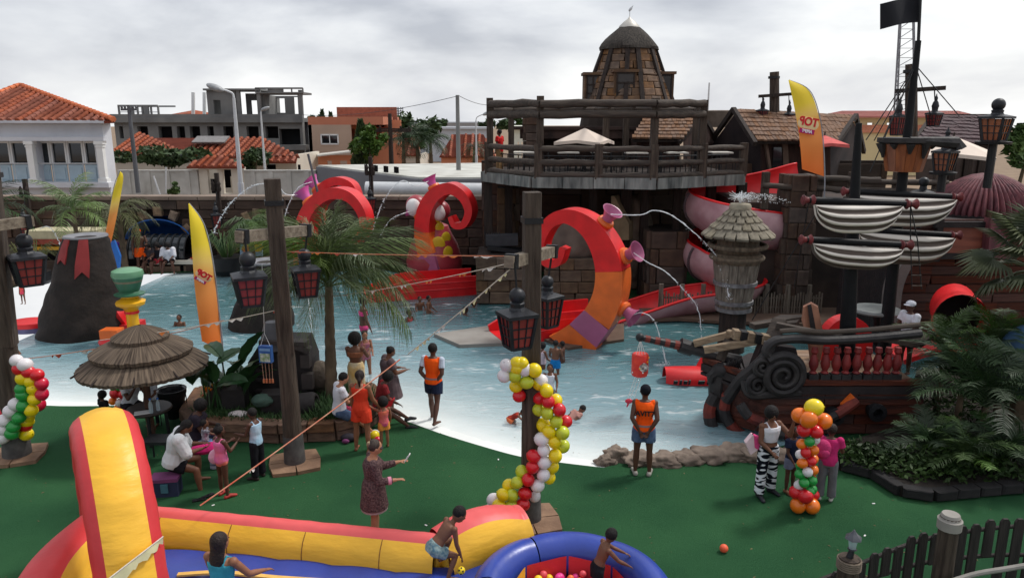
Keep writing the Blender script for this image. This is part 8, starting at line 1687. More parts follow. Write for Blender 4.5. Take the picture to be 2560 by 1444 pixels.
 if bottom:
  kind,m=bottom[0],bottom[1];mb=MB()
  if kind in('shorts','pants','leggings','briefs','capri'):
   loft(mb,torso_rings(-.055,.075 if kind!='briefs' else.035,e_*.75));trousers(mb,{'shorts':.55,'pants':1.93,'leggings':1.95,'briefs':.06,'capri':1.2}[kind],e_*{'shorts':1.4,'pants':1.3,'leggings':.5,'briefs':.5,'capri':1.3}[kind],(.012*H if kind in('shorts','pants','capri')else 0))
  else:
   ln=bottom[2]if len(bottom)>2 else.25;w0=torso_rings(.1,.12,e_)[0];rings=[(C(.125),w0[1],w0[2],Xt,Fw)];wide=bottom[3]if len(bottom)>3 else 1.25
   for i in range(1,7):u=i/6;c=C(.1*(1-min(1,u*2.2)))+V((0,0,-1))*max(0,u-.3)/.7*ln*H;rings.append((c,(.1+(.1*wide-.1)*u)*H*(.45+.55*f)+e_,(.078+(.09*wide-.08)*u)*H*(.3+.7*f)+e_,Xt,Fw if u<.4 else Yv))
   loft(mb,rings,18)
   if kind=='dress':loft(mb,torso_rings(.05,.31,e_*1.3))
   if len(bottom)>4 and bottom[4]:sleeves(mb,bottom[4],e_*1.2)
  wear({'shorts':'shorts','pants':'trousers','leggings':'leggings','briefs':'swim_briefs','capri':'cropped_trousers','skirt':'skirt','dress':'dress'}[kind],mb,m)
 if shoes:
  for s_ in(-1,1):
   hl,toe,fd=legs[s_][4];mb=MB();mb.tube([hl-V((0,0,.002)),(hl+toe)/2+V((0,0,.012*H)),toe],[.027*H,.028*H,.021*H],10);mb.ell(hl,.027*H,8,6);mb.ell(toe,(.025*H,.03*H,.019*H),8,6);wear('shoe',mb,shoes,2)
 if hair and hair!='bald':
  mb=MB();hm=hairm or HAIR;big={'afro':1.5,'puff':1.3}.get(hair,1.0);mb.ell(hc+hu*hr*.22-hf*hr*.2,(hr*.84*big,hr*.88*big,hr*.9*big),14,10,rot)
  if hair=='bun':mb.ell(hc-hf*hr*.75+hu*hr*.55,hr*.42,10,8)
  if hair=='topbun':mb.ell(hc+hu*hr*1.15-hf*hr*.2,hr*.4,10,8)
  if hair in('long','braids'):
   b0=hc-hf*hr*.45;k=7 if hair=='braids' else 1
   if hair=='long':loft(mb,[(b0+hu*hr*.2,hr*.8,hr*.5,hx,hf),(b0-hu*hr*.6,hr*.82,hr*.45,hx,hf),(b0-hu*hr*1.6-hf*hr*.3,hr*.85,hr*.32,hx,hf),(b0-hu*hr*2.7-hf*hr*.35,hr*.6,hr*.2,hx,hf)])
   else:
    for i in range(7):a=(i-3)/3;mb.tube([b0+hx*a*hr*.6,b0+hx*a*hr*.8-hu*hr*1.2-hf*hr*.25,b0+hx*a*hr*.7-hu*hr*2.6-hf*hr*.3],[hr*.24,hr*.2,hr*.1],6)
  if hair=='pony':mb.tube([hc-hf*hr*.8+hu*hr*.3,hc-hf*hr*1.2-hu*hr*.4,hc-hf*hr*.95-hu*hr*1.7],[hr*.3,hr*.32,hr*.12],8)
  wear('hair',mb,hm,2)
 if eyes if eyes is not None else vox<.0125:
  for s_ in(-1,1):mb=MB();mb.ell(hc+hf*hr*.80+hx*s_*hr*.3+hu*hr*.06,(hr*.13,hr*.07,hr*.075),8,6,rot);mb.mesh;o=mb.build('eye',mat('eye_dark',(30,22,20),.3),t,local=True)
  mb=MB();mb.ell(hc+hf*hr*.865-hu*hr*.5,(hr*.24,hr*.06,hr*.07),8,6,rot);mb.build('mouth',mat('lip',(110,58,54),.5),t,local=True)
 info=dict(t=t,hc=hc,hr=hr,hu=hu,hf=hf,hx=hx,rot=rot,arms=arms,legs=legs,C=C,Xt=Xt,Fw=Fw,T=T,H=H,tr=torso_rings,e=e_)
 if extra:extra(info)
 return info
def at(px,pf,pt,z=0.0):
 p=G(px,pf,z);return p,zz_(pt,p.y)-z
def wat(px,pw,pt,h):
 """someone standing in the pool: px, pixel row of the waterline, pixel row of the head top, real height"""
 p=G(px,pw,WZ);top=zz_(pt,p.y);return V((p.x,p.y,top-h)),h
orange_hv=cloth('hi_vis',(252,96,24),(244,80,18),3,gain=1.0,bump=.4);denim=cloth('denim',(92,112,142),(68,86,116),14);white_c=cloth('white',(226,226,232),(204,206,216),4);black_c=cloth('black',(32,32,38),(22,22,28),5);navy_c=cloth('navy',(38,46,70),(28,34,54),5);pink_c=cloth('pink',(228,84,140),(204,60,118),6);coral_c=cloth('coral',(232,74,48),(216,58,36),4);white_shoe=mat('white_shoe',(226,226,226),.6,var=.06)
def phone_lady(i):
 hc,hr=i['hc'],i['hr'];m_=MB();m_.ell(hc+i['hf']*hr*.72+i['hu']*hr*.1,(hr*.74,hr*.3,hr*.2),12,8,i['rot']);m_.build('sunglasses',black_m,i['t'],local=True)
 m_=MB();m_.ell(hc-i['hf']*hr*.85+i['hu']*hr*.35,(hr*.45,hr*.4,hr*.42),12,8,i['rot']);m_.build('blond_bun',mat('blond_hair',(176,150,116),.6,rgb2=(96,76,60),scale=30,bump=.5),i['t'],local=True)
 m_=MB();c=i['C'](-.06);
 H=i['H'];rr_=[(i['C'](-.0)+V((0,0,-.145*H)),.128*H,.118*H,V((1,0,0)),V((0,1,0))),(i['C'](-.0)+V((0,0,-.175*H)),.132*H,.122*H,V((1,0,0)),V((0,1,0)))];loft(m_,rr_,20);m_.build('dress_hem',cloth('hem',(190,172,172),(150,132,134),8),i['t'],local=True)
 E_,W_=i['arms'][1][1],i['arms'][1][2];m_=MB();m_.tube([E_.lerp(W_,.52),E_.lerp(W_,.72)],.036*H,12);m_.build('cuff',cloth('cuff_pink',(206,136,156)),i['t'],local=True)
lady_cl=cloth('patterned_brown',(116,92,90),(66,48,52),34,bscale=40,detail=2)
p_,h_=at(940,1352,1098);pw_=person('woman in a brown patterned dress and sunglasses looking at her phone behind the inflatable',p_,1.72,-74,'tan',('long',lady_cl),('skirt',lady_cl,.15,1.22),'short',None,al=(38,6,62,6),ar=(14,8,74,10),fat=1.18,vox=.0095,fem=True,hairm=mat('grey_brown_hair',(74,62,54),.6,rgb2=(40,30,28),scale=14,bump=.5),nod=12,extra=phone_lady,ll=(2,4,0),lr=(-2,4,0))
t_=pw_['t'];bpy.context.view_layer.update();Wp=t_.matrix_world@(pw_['arms'][-1][2]+(pw_['arms'][-1][2]-pw_['arms'][-1][1]).normalized()*.1);m_=MB();m_.box(Wp+V((.04,-.01,.05)),(.012,.075,.15),rot=Matrix.Rotation(.6,3,'Y'));tag(m_.build('phone',white_m,smooth=0),'white phone held up by the woman in the patterned dress','phone')
boy_sh=cloth('floral_shorts',(70,104,122),(158,176,170),16,detail=3)
b1p=V((PX(1085,1440,8.95),8.95,.42));person('shirtless boy in floral shorts crouching over the inflatable wall',b1p,1.3,-62,'dark',None,('shorts',boy_sh),'short',None,lean=42,al=(30,6,10,0),ar=(46,6,14,4),ll=(88,12,112),lr=(66,10,92),hs=1.22,vox=.0095,eyes=True,nod=2,yaw=-8)
def trunks(i):
 H=i['H'];m_=MB();hp,kn=i['legs'][1][0],i['legs'][1][1];m_.tube([hp.lerp(kn,.08)+V((.052*H,0,0)),hp.lerp(kn,.5)+V((.047*H,0,0))],.014*H,6);m_.build('white_stripe',white_c,i['t'],local=True)
b2p=V((PX(1492,1440,8.85),8.85,.04));person('shirtless boy in black striped shorts leaning on the ball pit rim',b2p,1.16,-78,'dark',None,('shorts',black_c),'short',None,lean=20,al=(70,4,16,20),ar=(62,10,14,10),hs=1.25,vox=.0095,eyes=True,yaw=38,nod=8,extra=trunks,ll=(4,5,4),lr=(-4,5,0))
g1p=V((PX(552,1400,7.5),7.5,.36));person('girl with long dark hair seen from behind on the blue inflatable floor',g1p,1.6,-18,'brown',('suit',cloth('teal_suit',(60,150,170))),None,'long',None,al=(30,22,40,0),ar=(30,22,40,0),hs=1.08,vox=.0095,hairm=HAIRB)
def vest_f(i):
 H=i['H'];m_=MB()
 r0=i['tr'](.055,.075,i['e']*1.5);loft(m_,[r0[0],r0[-1]],24);m_.build('reflective_band',mat('reflective_grey',(140,116,116),.5),i['t'],local=True)
 me=text_mesh('AVIT7',.095*H/1.65*1.3,'printed_word',black_m,.004,False,.004);o=bpy.data.objects.new('printed_word',me);COL.objects.link(o);o.parent=i['t']
 r1=i['tr'](.19,.2,0)[0];o.location=i['C'](.205)-i['Fw']*(r1[2]+i['e']*1.2+.014);o.rotation_euler=(R(90),0,0)
p_,h_=at(1605,1186,962);person('person in an orange safety vest and black leggings standing by the shore rocks',p_,h_,-8,'deep',('vest',orange_hv),('shorts',denim),'short',mat('grey_pump',(150,146,138),.7,var=.1),al=(-26,10,22,34),ar=(-26,10,22,34),vox=.011,fem=True,fat=1.05,yaw=12,extra=vest_f,hairm=cloth('head_wrap',(24,26,34)))
def vest_m(i):
 mb=MB();e=i['e']
 for s_ in(-1,1):S_,E_,W_=i['arms'][s_];mb.ell(S_,.04*i['H'],10,8);mb.tube([S_,S_.lerp(E_,.6)],[.038*i['H'],.036*i['H']],10)
 o=mb.build('shirt_sleeve',cloth('pale_blue',(196,206,222)),i['t'],local=True)
 r0=i['tr'](.06,.08,e*1.5);m_=MB();loft(m_,[r0[0],r0[-1]],24);m_.build('reflective_band',MATS['reflective_grey'],i['t'],local=True)
p_,h_=at(1086,1053,856);person('man in an orange safety vest walking barefoot along the white beach',p_,h_,-18,'deep',('vest',orange_hv),('shorts',navy_c),'short',None,al=(-22,10,34,40),ar=(-22,10,34,40),ll=(16,4,6),lr=(-14,4,14),vox=.011,fat=1.1,extra=vest_m)
p_,h_=at(975,1040,866);person('heavy woman in a loose grey brown dress standing at the water edge',p_,h_,-62,'dark',None,('dress',cloth('grey_brown',(104,88,90),(84,70,74),4),.22,1.5,.6),'bun',None,al=(22,8,62,20),ar=(22,8,70,20),fat=1.5,vox=.011,fem=True,nod=22)
p_,h_=at(895,1022,835);person('woman with large afro in a yellow wrap seen from behind',p_,h_,-6,'dark',('band',cloth('halter',(150,96,70))),('skirt',cloth('yellow_wrap',(226,178,84),(214,204,178),3),.3,1.0),'afro',None,al=(40,10,60,10),ar=(40,10,60,10),vox=.011,fem=True)
p_,h_=wat(916,940,745,1.6);person('girl in a bright pink bikini wading with one arm held out',G(912,862,WZ)-V((0,0,.42)),zz_(742,G(912,862,WZ).y)-WZ+.42,-70,'deep',('band',pink_c),('briefs',pink_c),'bun',None,al=(-10,6,10,0),ar=(8,26,12,-10),vox=.012,fem=True,fat=.9)
person('girl in a purple striped swimsuit wading behind the afro woman',G(916,935,WZ)-V((0,0,.25)),zz_(828,G(916,935,WZ).y)-WZ+.25,-160,'brown',('suit',cloth('purple_stripe',(138,84,126),(186,120,100),12)),None,'short',None,al=(20,8,60,10),ar=(10,10,20,0),vox=.012,fem=True,fat=.9)
p_,h_=at(908,1128,926);person('young woman in a coral romper with open back seen from behind',p_,h_,-14,'brown',('tank',coral_c),('shorts',coral_c),'pony',None,al=(4,8,10,0),ar=(14,12,22,-6),ll=(0,5,0),lr=(-3,5,0),vox=.011,fem=True,yaw=20,hairm=HAIRB)
mp=V((D(846,1060,14.35).x,14.35,0));person('man in white tee and denim shorts perched on the planter edge with phone',mp+V((0,.12,0)),1.72,-62,'tan',('tee',white_c),('shorts',denim),'short',white_shoe,seat=.5,lean=4,al=(24,8,66,12),ar=(24,8,66,12),ll=(38,6,26),lr=(58,8,14),vox=.011,nod=22)
sp_=D(948,1040,14.95);person('woman in dark red with short afro seated on the planter legs stretched',V((sp_.x,14.95,0)),1.62,-72,'deep',('tee',cloth('dark_red',(126,40,44))),('shorts',cloth('dark_shorts',(50,40,40))),'puff',black_m,seat=.42,lean=14,al=(26,6,30,4),ar=(30,8,40,8),ll=(62,6,10),lr=(56,8,8),vox=.011,fem=True,nod=18)
p_,h_=at(962,1118,1000);person('toddler in pink and orange swimwear being held by the hand',p_,h_,30,'brown',('suit',cloth('toddler_pink',(204,84,136),(222,120,72),3)),('shorts',cloth('toddler_orange',(232,150,70))),'puff',None,al=(95,25,8,0),ar=(10,15,15,0),hs=1.45,vox=.010,fat=1.1)
p_,h_=at(648,1194,1022);person('boy in a white and pale blue tank top and black trousers holding a phone',p_,h_,68,'deep',('tank',cloth('tank_blue',(206,212,226),(150,196,222),3)),('pants',black_c),'short',mat('dark_sandal',(44,36,34),.7),al=(22,6,66,10),ar=(22,6,66,10),vox=.011,hs=1.08,nod=14,fat=.92)
p_,h_=at(562,1240,1066);person('girl in a pink top with pale pink backpack seen from behind',p_,h_,-38,'deep',('tank',cloth('pink_stripe',(216,112,176),(232,120,140),4)),('briefs',cloth('peach',(226,120,104))),'topbun',mat('red_flipflop',(170,56,50),.6),al=(18,6,96,20),ar=(26,6,92,20),vox=.011,hs=1.12,fem=True,fat=.98)
bkp=D(540,1140,12.05);m_=MB();m_.ell(bkp,(.13,.1,.15),14,10,Matrix.Rotation(.5,3,'Y'));o=m_.build('pale_pink_backpack',mat('pale_pink_bag',(222,164,188),.8,bump=.4,scale=6));tag(o,'pale pink backpack worn by the girl in the pink top','bag');m_=MB();m_.tube([bkp+V((.06,0,.16)),bkp+V((.14,-.06,.05)),bkp+V((.12,-.02,-.12))],.014,6);m_.build('strap',black_m,o)
person('woman in a flowing white shawl and black hair seated at the table',V((D(436,1180,12.25).x,12.25,0)),1.72,-70,'dark',('shawl',cloth('sheer_white',(222,224,226),(196,200,204),3)),('shorts',black_c),'braids',None,seat=.42,lean=16,al=(36,8,70,14),ar=(40,10,76,14),ll=(84,8,88),lr=(70,8,64),vox=.011,fem=True,fat=1.25,nod=24)
person('woman with large black hair in a dark top and striped skirt holding a child',V((D(492,1120,13.2).x,13.2,0)),1.66,-80,'deep',('tee',cloth('dark_top',(40,34,44))),('pants',cloth('navy_stripe',(34,40,66),(186,190,206),9,stretch=(.4,.4,3),detail=1)),'puff',None,seat=.44,lean=8,al=(34,8,60,24),ar=(34,8,64,24),ll=(72,8,72),lr=(66,10,66),vox=.011,fem=True,fat=1.3,nod=14)
person('small child in blue trunks on the lap of the woman in dark top',V((D(512,1080,12.95).x,12.95,.52)),.85,-60,'dark',('tee',cloth('child_stripe',(60,48,60),(196,196,206),14)),('shorts',cloth('blue_print',(60,96,160),(140,170,206),12)),'short',None,seat=.02,al=(60,8,16,0),ar=(60,8,16,0),ll=(70,10,60),lr=(70,10,60),hs=1.4,vox=.010)
pkb=D(512,1120,12.8);m_=MB();m_.ell(pkb,(.3,.18,.1),14,8,Matrix.Rotation(-.15,3,'Y'));tag(m_.build('pink_towel',mat('pink_towel',(214,40,120),.9,bump=.5,scale=8)),'bright pink towel draped across the lap of the seated woman','towel')
person('person in a white shirt hunched over the far side of the table',V((D(330,1060,15.0).x,15.0,0)),1.68,-125,'deep',('tee',white_c),('shorts',black_c),'puff',None,seat=.44,lean=22,wl=(-.03,.13,.36),wr=(.04,.13,.36),ll=(80,8,84),lr=(80,8,84),vox=.011,nod=26)
p_=G(388,1062);person('woman in a long white shirt standing behind the umbrella pole',p_,zz_(935,p_.y)-0.0,160,'dark',('tee',white_c),('leggings',black_c),'long',None,al=(10,6,50,16),ar=(6,8,14,0),vox=.012,fem=True)
person('dark haired head and shoulders low behind the arch at the left of the table',V((D(262,1040,14.6).x,14.6,-.05)),1.0,150,'deep',('tee',black_c),('shorts',black_c),'puff',None,hs=1.2,vox=.012)
camo=cloth('zebra_camo',(222,226,232),(16,20,30),9,detail=0,stretch=(.7,.7,2.4))
for e_,p_ in zip(next(n for n in camo.node_tree.nodes if n.type=='VALTORGB').color_ramp.elements,(.47,.52)):e_.position=p_
def strapbag(i):pass
p_,h_=at(1912,1236,1018);person('woman in white top and striped camouflage trousers with hand raised to her face',p_,h_,-160,'dark',('crop',white_c),('pants',camo),'puff',mat('dark_trainer',(30,32,38),.6),al=(50,22,118,12),ar=(10,10,40,30),ll=(-2,6,4),lr=(4,7,2),vox=.0105,fem=True,fat=1.18,yaw=-14)
bgp=D(1883,1110,p_.y-.05);m_=MB();m_.prism([bgp+V((-.13,0,.02)),bgp+V((-.02,0,.17)),bgp+V((.12,0,.1)),bgp+V((.09,0,-.1)),bgp+V((-.03,0,-.2))],(0,.12,0));o=m_.build('shoulder_bag',mat('bag_pale_pink',(222,196,202),.7,var=.1),smooth=30);tag(o,'pink and white shoulder bag of the camouflage trousers woman','bag');m_=MB();m_.prism([bgp+V((.0,-.012,.16)),bgp+V((.125,-.012,.1)),bgp+V((.095,-.012,-.1)),bgp+V((.03,-.012,-.06))],(0,.15,0));m_.build('pink_side',pink_c,o,smooth=0);m_=MB();m_.tube([bgp+V((-.02,.05,.15)),D(1905,1052,p_.y-.05)],.01,5);m_.build('strap',black_m,o)
p_,h_=at(1972,1228,1068);person('person in dark top and knee length shorts partly behind the balloon column',p_,h_,-150,'deep',('tee',navy_c),('shorts',cloth('grey_blue',(120,124,146))),'short',mat('brown_sandal',(120,84,60),.7),al=(16,8,60,20),ar=(10,8,30,10),vox=.0115,hs=1.05)
p_,h_=at(2062,1248,1062);person('person in grey trousers with pink backpack right of the balloon column',p_,h_,-20,'deep',('tee',cloth('magenta_tee',(196,48,110))),('pants',cloth('grey_jersey',(120,118,122),(98,96,102),6)),'short',mat('silver_trainer',(190,186,180),.4,var=.2),al=(12,10,60,14),ar=(12,14,66,10),vox=.0115,hs=1.1,hairm=HAIRB)
bk3=D(2056,1122,p_.y-.16);m_=MB();m_.ell(bk3,(.15,.1,.18),14,10);m_.ell(bk3+V((0,-.08,-.05)),(.1,.05,.08),12,8);o=m_.build('magenta_backpack',mat('magenta_fabric',(180,44,100),.8,bump=.4,scale=8));tag(o,'magenta backpack worn by the person in grey trousers','bag')
def capf(i):
 hc,hr=i['hc'],i['hr'];m_=MB();m_.ell(hc+i['hu']*hr*.42,(hr*.9,hr*.98,hr*.7),14,8,i['rot']);m_.ell(hc+i['hu']*hr*.3+i['hf']*hr*.9,(hr*.7,hr*.6,hr*.08),12,6,i['rot']);m_.build('white_cap',white_c,i['t'],local=True)
lp_=D(2268,850,16.2);person('lifeguard in white cap and white tee at the stern end of the ship',V((lp_.x,16.2,zz_(752,16.2)-1.72)),1.72,110,'deep',('tee',white_c),('shorts',navy_c),'short',None,al=(20,8,30,0),ar=(14,10,30,0),vox=.012,extra=capf)
p_=G(357,684);person('shirtless man in orange shorts and orange cap by the far beach',p_,zz_(572,p_.y),-150,'deep',None,('shorts',orange_hv),'short',None,al=(26,12,70,20),ar=(10,10,20,0),vox=.016,fat=1.15,hairm=orange_hv)
for i,(px,py,top_,lab)in enumerate(((425,655,white_c,'person in a pale patterned wrap seated on the cream bench'),(400,652,black_c,'person in black seated left of the pale wrap on the bench'),(381,660,cloth('dk_grey',(60,56,60)),'person seated lowest behind the orange shorts man'))):
 q=D(px,py,31.6);person(lab,V((q.x,31.6,0)),1.62,190-10*i,'deep',('shawl' if i==0 else 'tee',top_),('shorts',cloth('bench_red',(170,50,60))if i==1 else black_c),'puff',None,seat=.5,lean=14,ll=(75,14,70),lr=(75,14,70),al=(36,10,50,20),ar=(36,10,50,20),vox=.018,fat=1.35)
p_=G(297,676);person('girl in a purple swimsuit standing by the thin flag',p_,zz_(586,p_.y),20,'deep',('suit',cloth('violet',(96,40,150))),None,'short',None,vox=.018,fem=True)
p_=G(60,760);person('girl in a pink and orange swimsuit standing on the far left beach',p_,zz_(706,p_.y),176,'dark',('suit',cloth('pink_orange',(240,70,120),(250,110,70),6)),None,'short',None,vox=.014,fem=True,hs=1.15)
dkp_=V((edge(1250).x,edge(1250).y+1.5,ZD+.3));person('visitor in a red shirt standing on the pirate deck under the pergola',V((PX(1249,380,28.6),28.6,ZD+.3)),zz_(324,28.6)-ZD-.3,60,'deep',('tee',cloth('red_tee',(206,40,40))),('pants',cloth('khaki',(150,120,86))),'short',None,vox=.018)
for px,pw,pt,lab,f_,h_,kw in((450,814,788,'bather with only head and shoulders showing near the middle flag',180,1.3,dict(hair='short')),(1023,802,776,'bather in red with head and shoulders above the water',-120,1.35,dict(hair='short',top=('suit',cloth('swim_red',(176,70,74))))),(1163,787,768,'dark head above water left of the pair near the slab',-60,1.5,dict()),(1184,768,752,'dark head farthest right above the water near the bunting',-60,1.5,dict()),(1050,775,742,'left child of the pair under the hanging palm fronds',-150,1.2,dict()),(1072,782,740,'right child of the pair under the hanging palm fronds',-100,1.25,dict()),(1356,920,858,'child with pale top wading behind the balloon post',-60,1.15,dict(top=('tank',cloth('pale_swim',(206,186,196))),hair='puff')),(1388,935,852,'shirtless child in blue trunks wading behind the balloon post',-20,1.2,dict(bottom=('shorts',cloth('swim_blue',(30,120,190))))),(1405,905,854,'child with dark hair farthest right of the wading trio',60,1.15,dict()),(1374,985,912,'girl in a white strappy top standing in the shallows behind balloons',175,1.25,dict(top=('tank',white_c),hair='short')),(28,880,830,'bather in a cream wrap at the left edge behind the post',120,1.3,dict(top=('tee',cloth('cream_wrap',(206,196,170))))),(56,884,850,'bather bending low at the left edge behind the post',100,1.2,dict(lean=35))):
 p_,hh=wat(px,pw,pt,h_);person(lab,p_,hh,f_,'deep' if px%2 else 'dark',hs=1.12,vox=.014,al=(14,14,40,10),ar=(14,14,40,10),**kw)
q=G(1272,1052,.02);person('toddler in a red float vest crawling in the shallows',q+V((0,.1,-.3)),.8,-90,'dark',('vest',cloth('float_red',(176,60,44),(110,40,36),12)),('shorts',cloth('float_orange',(206,110,70))),'short',None,seat=.26,lean=62,al=(80,20,20,0),ar=(110,20,40,0),ll=(60,20,90),lr=(60,20,90),hs=1.4,vox=.011)
q=G(1418,1040,.02);person('bather splashing low in the shallows right of the balloons',q+V((0,0,-.55)),1.1,-60,'dark',('tee',cloth('faded_rose',(176,130,120))),('shorts',navy_c),'short',None,lean=60,seat=.35,ll=(80,10,80),lr=(80,10,80),hs=1.2,vox=.013)
# water jets, ropes, bunting
jet_m=bpy.data.materials.new('jet_water');jet_m.use_nodes=True;b=jet_m.node_tree.nodes['Principled BSDF'];b.inputs['Base Color'].default_value=(.86,.89,.91,1);b.inputs['Roughness'].default_value=.25;b.inputs['Alpha'].default_value=.72;b.inputs['Specular IOR Level'].default_value=.6
def jet(label,pts,r=.022,spray=24,seed=0,group='water jets from the octopus arms',name='water_jet'):
 sm=smooth_path(pts,12);r*=.78;rr=random.Random(seed);k=len(sm);rs=[r*(.55+.45*i/k)*rr.uniform(.6,1.35)if i>k*.4 else r*.7 for i in range(k)];sm=[p+V((rr.gauss(0,1),rr.gauss(0,1),rr.gauss(0,1)))*r*.9*max(0,i/k-.35)for i,p in enumerate(sm)]
 t=thing(name,label,'water jet',sm[0],group=group);m_=MB();cut=int(k*.5);m_.tube(sm[:cut+1],rs[:cut+1],6,jag=.25);i=cut
 while i<k-2:
  l=rr.randint(2,5);m_.tube(sm[i:min(k,i+l+1)],[q*rr.uniform(.6,1.1)for q in rs[i:min(k,i+l+1)]],5,jag=.4);i+=l+(rr.random()<.45)
 m_.build('stream',jet_m,t);m_=MB()
 for i in range(spray*3):u=rr.uniform(.35,1)**.7;p=sm[min(k-1,int(u*k))]+V((rr.gauss(0,1),rr.gauss(0,1),rr.gauss(-.3,1)))*.055*u;m_.ell(p,r*rr.uniform(.2,.6),5,4)
 d=m_.build('droplets',jet_m,t);d['kind']='stuff'
 m_=MB();e=sm[-1]
 if e.z<.3:
  for i in range(26):a=rr.uniform(0,6.28);q=rr.uniform(.05,.3);m_.ell(V((e.x+math.cos(a)*q,e.y+math.sin(a)*q,WZ+rr.uniform(.0,.12)*(1-q*2))),r*rr.uniform(.3,.9),5,4)
  s_=m_.build('splash',jet_m,t);s_['kind']='stuff'
q3,q2,q1=[o[0]for o in oB]
def D_(px,py,Y):return D(px,py,Y)
jet('water arc from the top trumpet of the big tentacle towards the barrel tower',[q1,D_(1600,537,20.9),D_(1636,526,20.9),D_(1682,540,20.8),D_(1745,590,20.6),D_(1790,640,20.4),D_(1815,700,20.2),D_(1822,745,20.0)],.03,34,1)
jet('water arc from the middle trumpet of the big tentacle into the pool',[q2,D_(1620,656,20.4),D_(1665,680,20.3),D_(1710,725,20.2),D_(1745,775,20.1),V((PX(1765,812,20.0),20.0,WZ))],.026,24,2)
jet('water stream from the lowest trumpet of the big tentacle',[q3,D_(1608,782,19.6),D_(1640,810,19.4),V((PX(1670,842,19.3),19.3,WZ))],.022,20,3)
jet('long water arc rising from the leftmost octopus arm to the wall',[o1[0][0],D_(716,486,28.6),D_(690,462,28.4),D_(640,462,28.3),D_(595,490,28.2),D_(560,530,28.1),D_(535,580,28)],.035,30,4)
jet('second water arc falling from the small octopus arm',[o1b[0][0],D_(775,456,29.8),D_(745,470,29.6),D_(722,510,29.4),D_(708,560,29.2)],.03,16,5)
jet('tall water arc left of the second octopus arm',[o2[1][0],D_(1040,465,28.4),D_(1010,452,28.3),D_(985,466,28.2),D_(955,510,28.1),D_(930,580,28)],.032,20,6)
jet('short water arc below the tall one by the second octopus arm',[o2[0][0],D_(1010,533,28.2),D_(975,550,28.1),D_(950,590,28)],.028,14,7)
jet('falling string of water drops from the right lantern side into the pool',[D_(770,742,20),D_(776,790,19.6),V((PX(784,850,19.4),19.4,WZ))],.016,60,8,None)
jet('thin curved spout at the kiosk left of the volcano',[D_(100,572,30),D_(118,566,29.9),D_(135,580,29.8),D_(150,612,29.7)],.03,6,9,None)
sp_m=MB();rr=random.Random(10)
for i in range(420):a=rr.uniform(0,6.28);v=rr.uniform(.1,1.1);h_=v*(1.1-v)*.9*rr.uniform(.5,1);p=FOUNT+V((math.cos(a)*v*.7+v*.55,math.sin(a)*v*.5,.02+h_*.9+(.1 if v<.3 else 0)));sp_m.ell(p,rr.uniform(.005,.014),5,4)
for i in range(26):a=i*.6;p1=FOUNT+V((math.cos(a)*.1,math.sin(a)*.1,.16));sp_m.tube([FOUNT+V((0,0,-.01)),p1,FOUNT+V((math.cos(a)*.34,math.sin(a)*.34,.1+.1*(i%3)))],[.014,.009,.004],5)
o_=sp_m.build('fountain_spray',jet_m);tag(o_,'fine water spray blowing off the barrel tower cap','water spray')
def rope(label,a,b,sag,r,m,n=14,pennants=(),plen=.3,pw=.12,name='bunting_rope',group='bunting ropes over the pool'):
 a,b=V(a),V(b);pts=[a.lerp(b,i/n)-V((0,0,sag*4*(i/n)*(1-i/n)))for i in range(n+1)];t=thing(name,label,'bunting',a,group=group);m_=MB();m_.tube(pts,r,6);m_.build('rope',m,t)
 for u,mm,kind in pennants:
  p=a.lerp(b,u)-V((0,0,sag*4*u*(1-u)));d=(b-a).normalized();rr=random.Random(int(u*1000));l=plen*rr.uniform(.7,1.3);q=p+d*l;dn=V((rr.uniform(-.2,.2),rr.uniform(-.2,.2),-1))*pw
  m_=MB();m_.sheet([[p.lerp(q,i/6)+V((0,0,-.004))for i in range(7)],[p.lerp(q,i/6)+dn*((.5+.5*math.sin(i*1.7+u*9))*(1-abs(i/3-1)*.35))+V((0,.02*math.sin(i*2.0),0))for i in range(7)]]);m_.build('pennant',mm,t,smooth=180)
rope_w=mat('rope_pale',(206,196,180),.8,var=.15,scale=20);rope_o=mat('rope_orange',(206,112,72),.8,rgb2=(190,140,116),scale=8);pn_o,pn_w,pn_r,pn_y=mat('pennant_orange',(226,128,62),.8),mat('pennant_white',(228,224,216),.8),mat('pennant_red',(190,84,66),.8),mat('pennant_cream',(226,220,170),.8)
rope('red and cream safety rope slanting up across the middle of the turf',D(500,1263,9.9),D(1000,898,12.4),.03,.0105,mat('rope_red',(204,92,66),.7,rgb2=(206,160,130),scale=4),14,((.215,pn_w,0),),.16,.07)
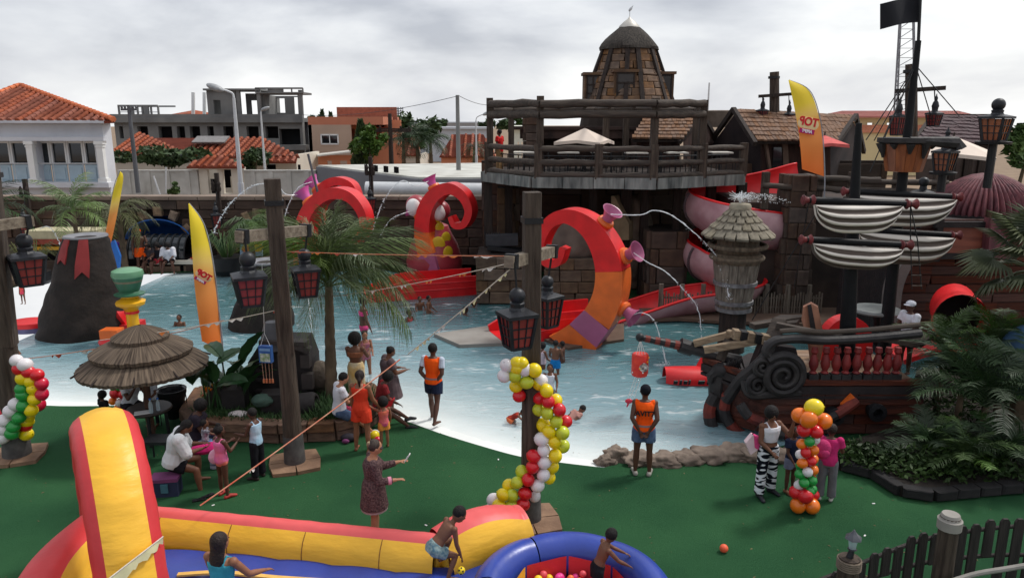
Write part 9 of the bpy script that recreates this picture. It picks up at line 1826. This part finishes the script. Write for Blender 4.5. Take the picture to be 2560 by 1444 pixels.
rope('pale bunting running from the left edge to the second dark cone',D(-20,905,15),D(560,800,15.5),.12,.008,rope_o,14,((.25,pn_r,0),(.36,pn_w,0),(.45,pn_o,0),(.52,pn_o,0)),.28,.09)
rope('long sparse bunting crossing before the middle flag to the lantern post',D(250,850,14.5),D(735,765,13.6),.06,.008,rope_w,14,((.14,pn_w,0),(.3,pn_o,0),(.55,pn_w,0),(.68,pn_w,0),(.9,pn_r,0)),.3,.08)
rope('orange bunting crossing the palm crown to the balloon post',D(700,628,13.4),D(1290,640,10.9),.02,.008,rope_o,16,((.06,pn_r,0),(.16,pn_o,0),(.25,pn_r,0),(.34,pn_w,0),(.62,pn_o,0),(.72,pn_o,0),(.85,pn_w,0)),.3,.05)
rope('low bunting over the red trough ending at the balloon post',D(820,742,16),D(1285,655,10.8),.05,.008,rope_w,16,((.12,pn_w,0),(.3,pn_w,0),(.48,pn_w,0),(.62,pn_o,0),(.78,pn_o,0),(.88,pn_w,0)),.28,.07)
rope('cream bunting hanging down from the balloon post towards the beach',D(1284,665,10.6),D(1020,885,11.5),.02,.009,rope_w,16,((.06,pn_y,0),(.2,pn_y,0),(.3,pn_y,0),(.42,pn_y,0),(.62,pn_w,0),(.78,pn_y,0),(.86,pn_y,0)),.22,.08)
bz=thing('torn_bunting','pale yellow torn bunting strip across the front of the arch','bunting',D(300,1444,7.4));a,b_=D(240,1470,7.3),D(408,1340,8.2);m_=MB();m_.tube([a,b_],.008,6);m_.build('rope',rope_w,bz);m_=MB();rr=random.Random(4);m_.sheet([[a.lerp(b_,i/18)for i in range(19)],[a.lerp(b_,i/18)+V((.015*math.sin(i),0,-(.05+.07*abs(math.sin(i*1.1))+.06*(1-i/18))))for i in range(19)]]);m_.build('strip',pn_y,bz,smooth=180)
for i,(px,py)in enumerate(((628,1130),(533,1262),(1246,1148),(1065,1312),(2184,1258),(2162,1338),(150,1342))):p=G(px,py,.004);m_=MB();m_.box(p+V((0,0,.004)),(.05,.025,.006),rz=i*.8);tag(m_.build('litter_scrap',white_m,smooth=0),'tiny white scrap of litter lying on the green turf','litter','litter scraps on the turf')
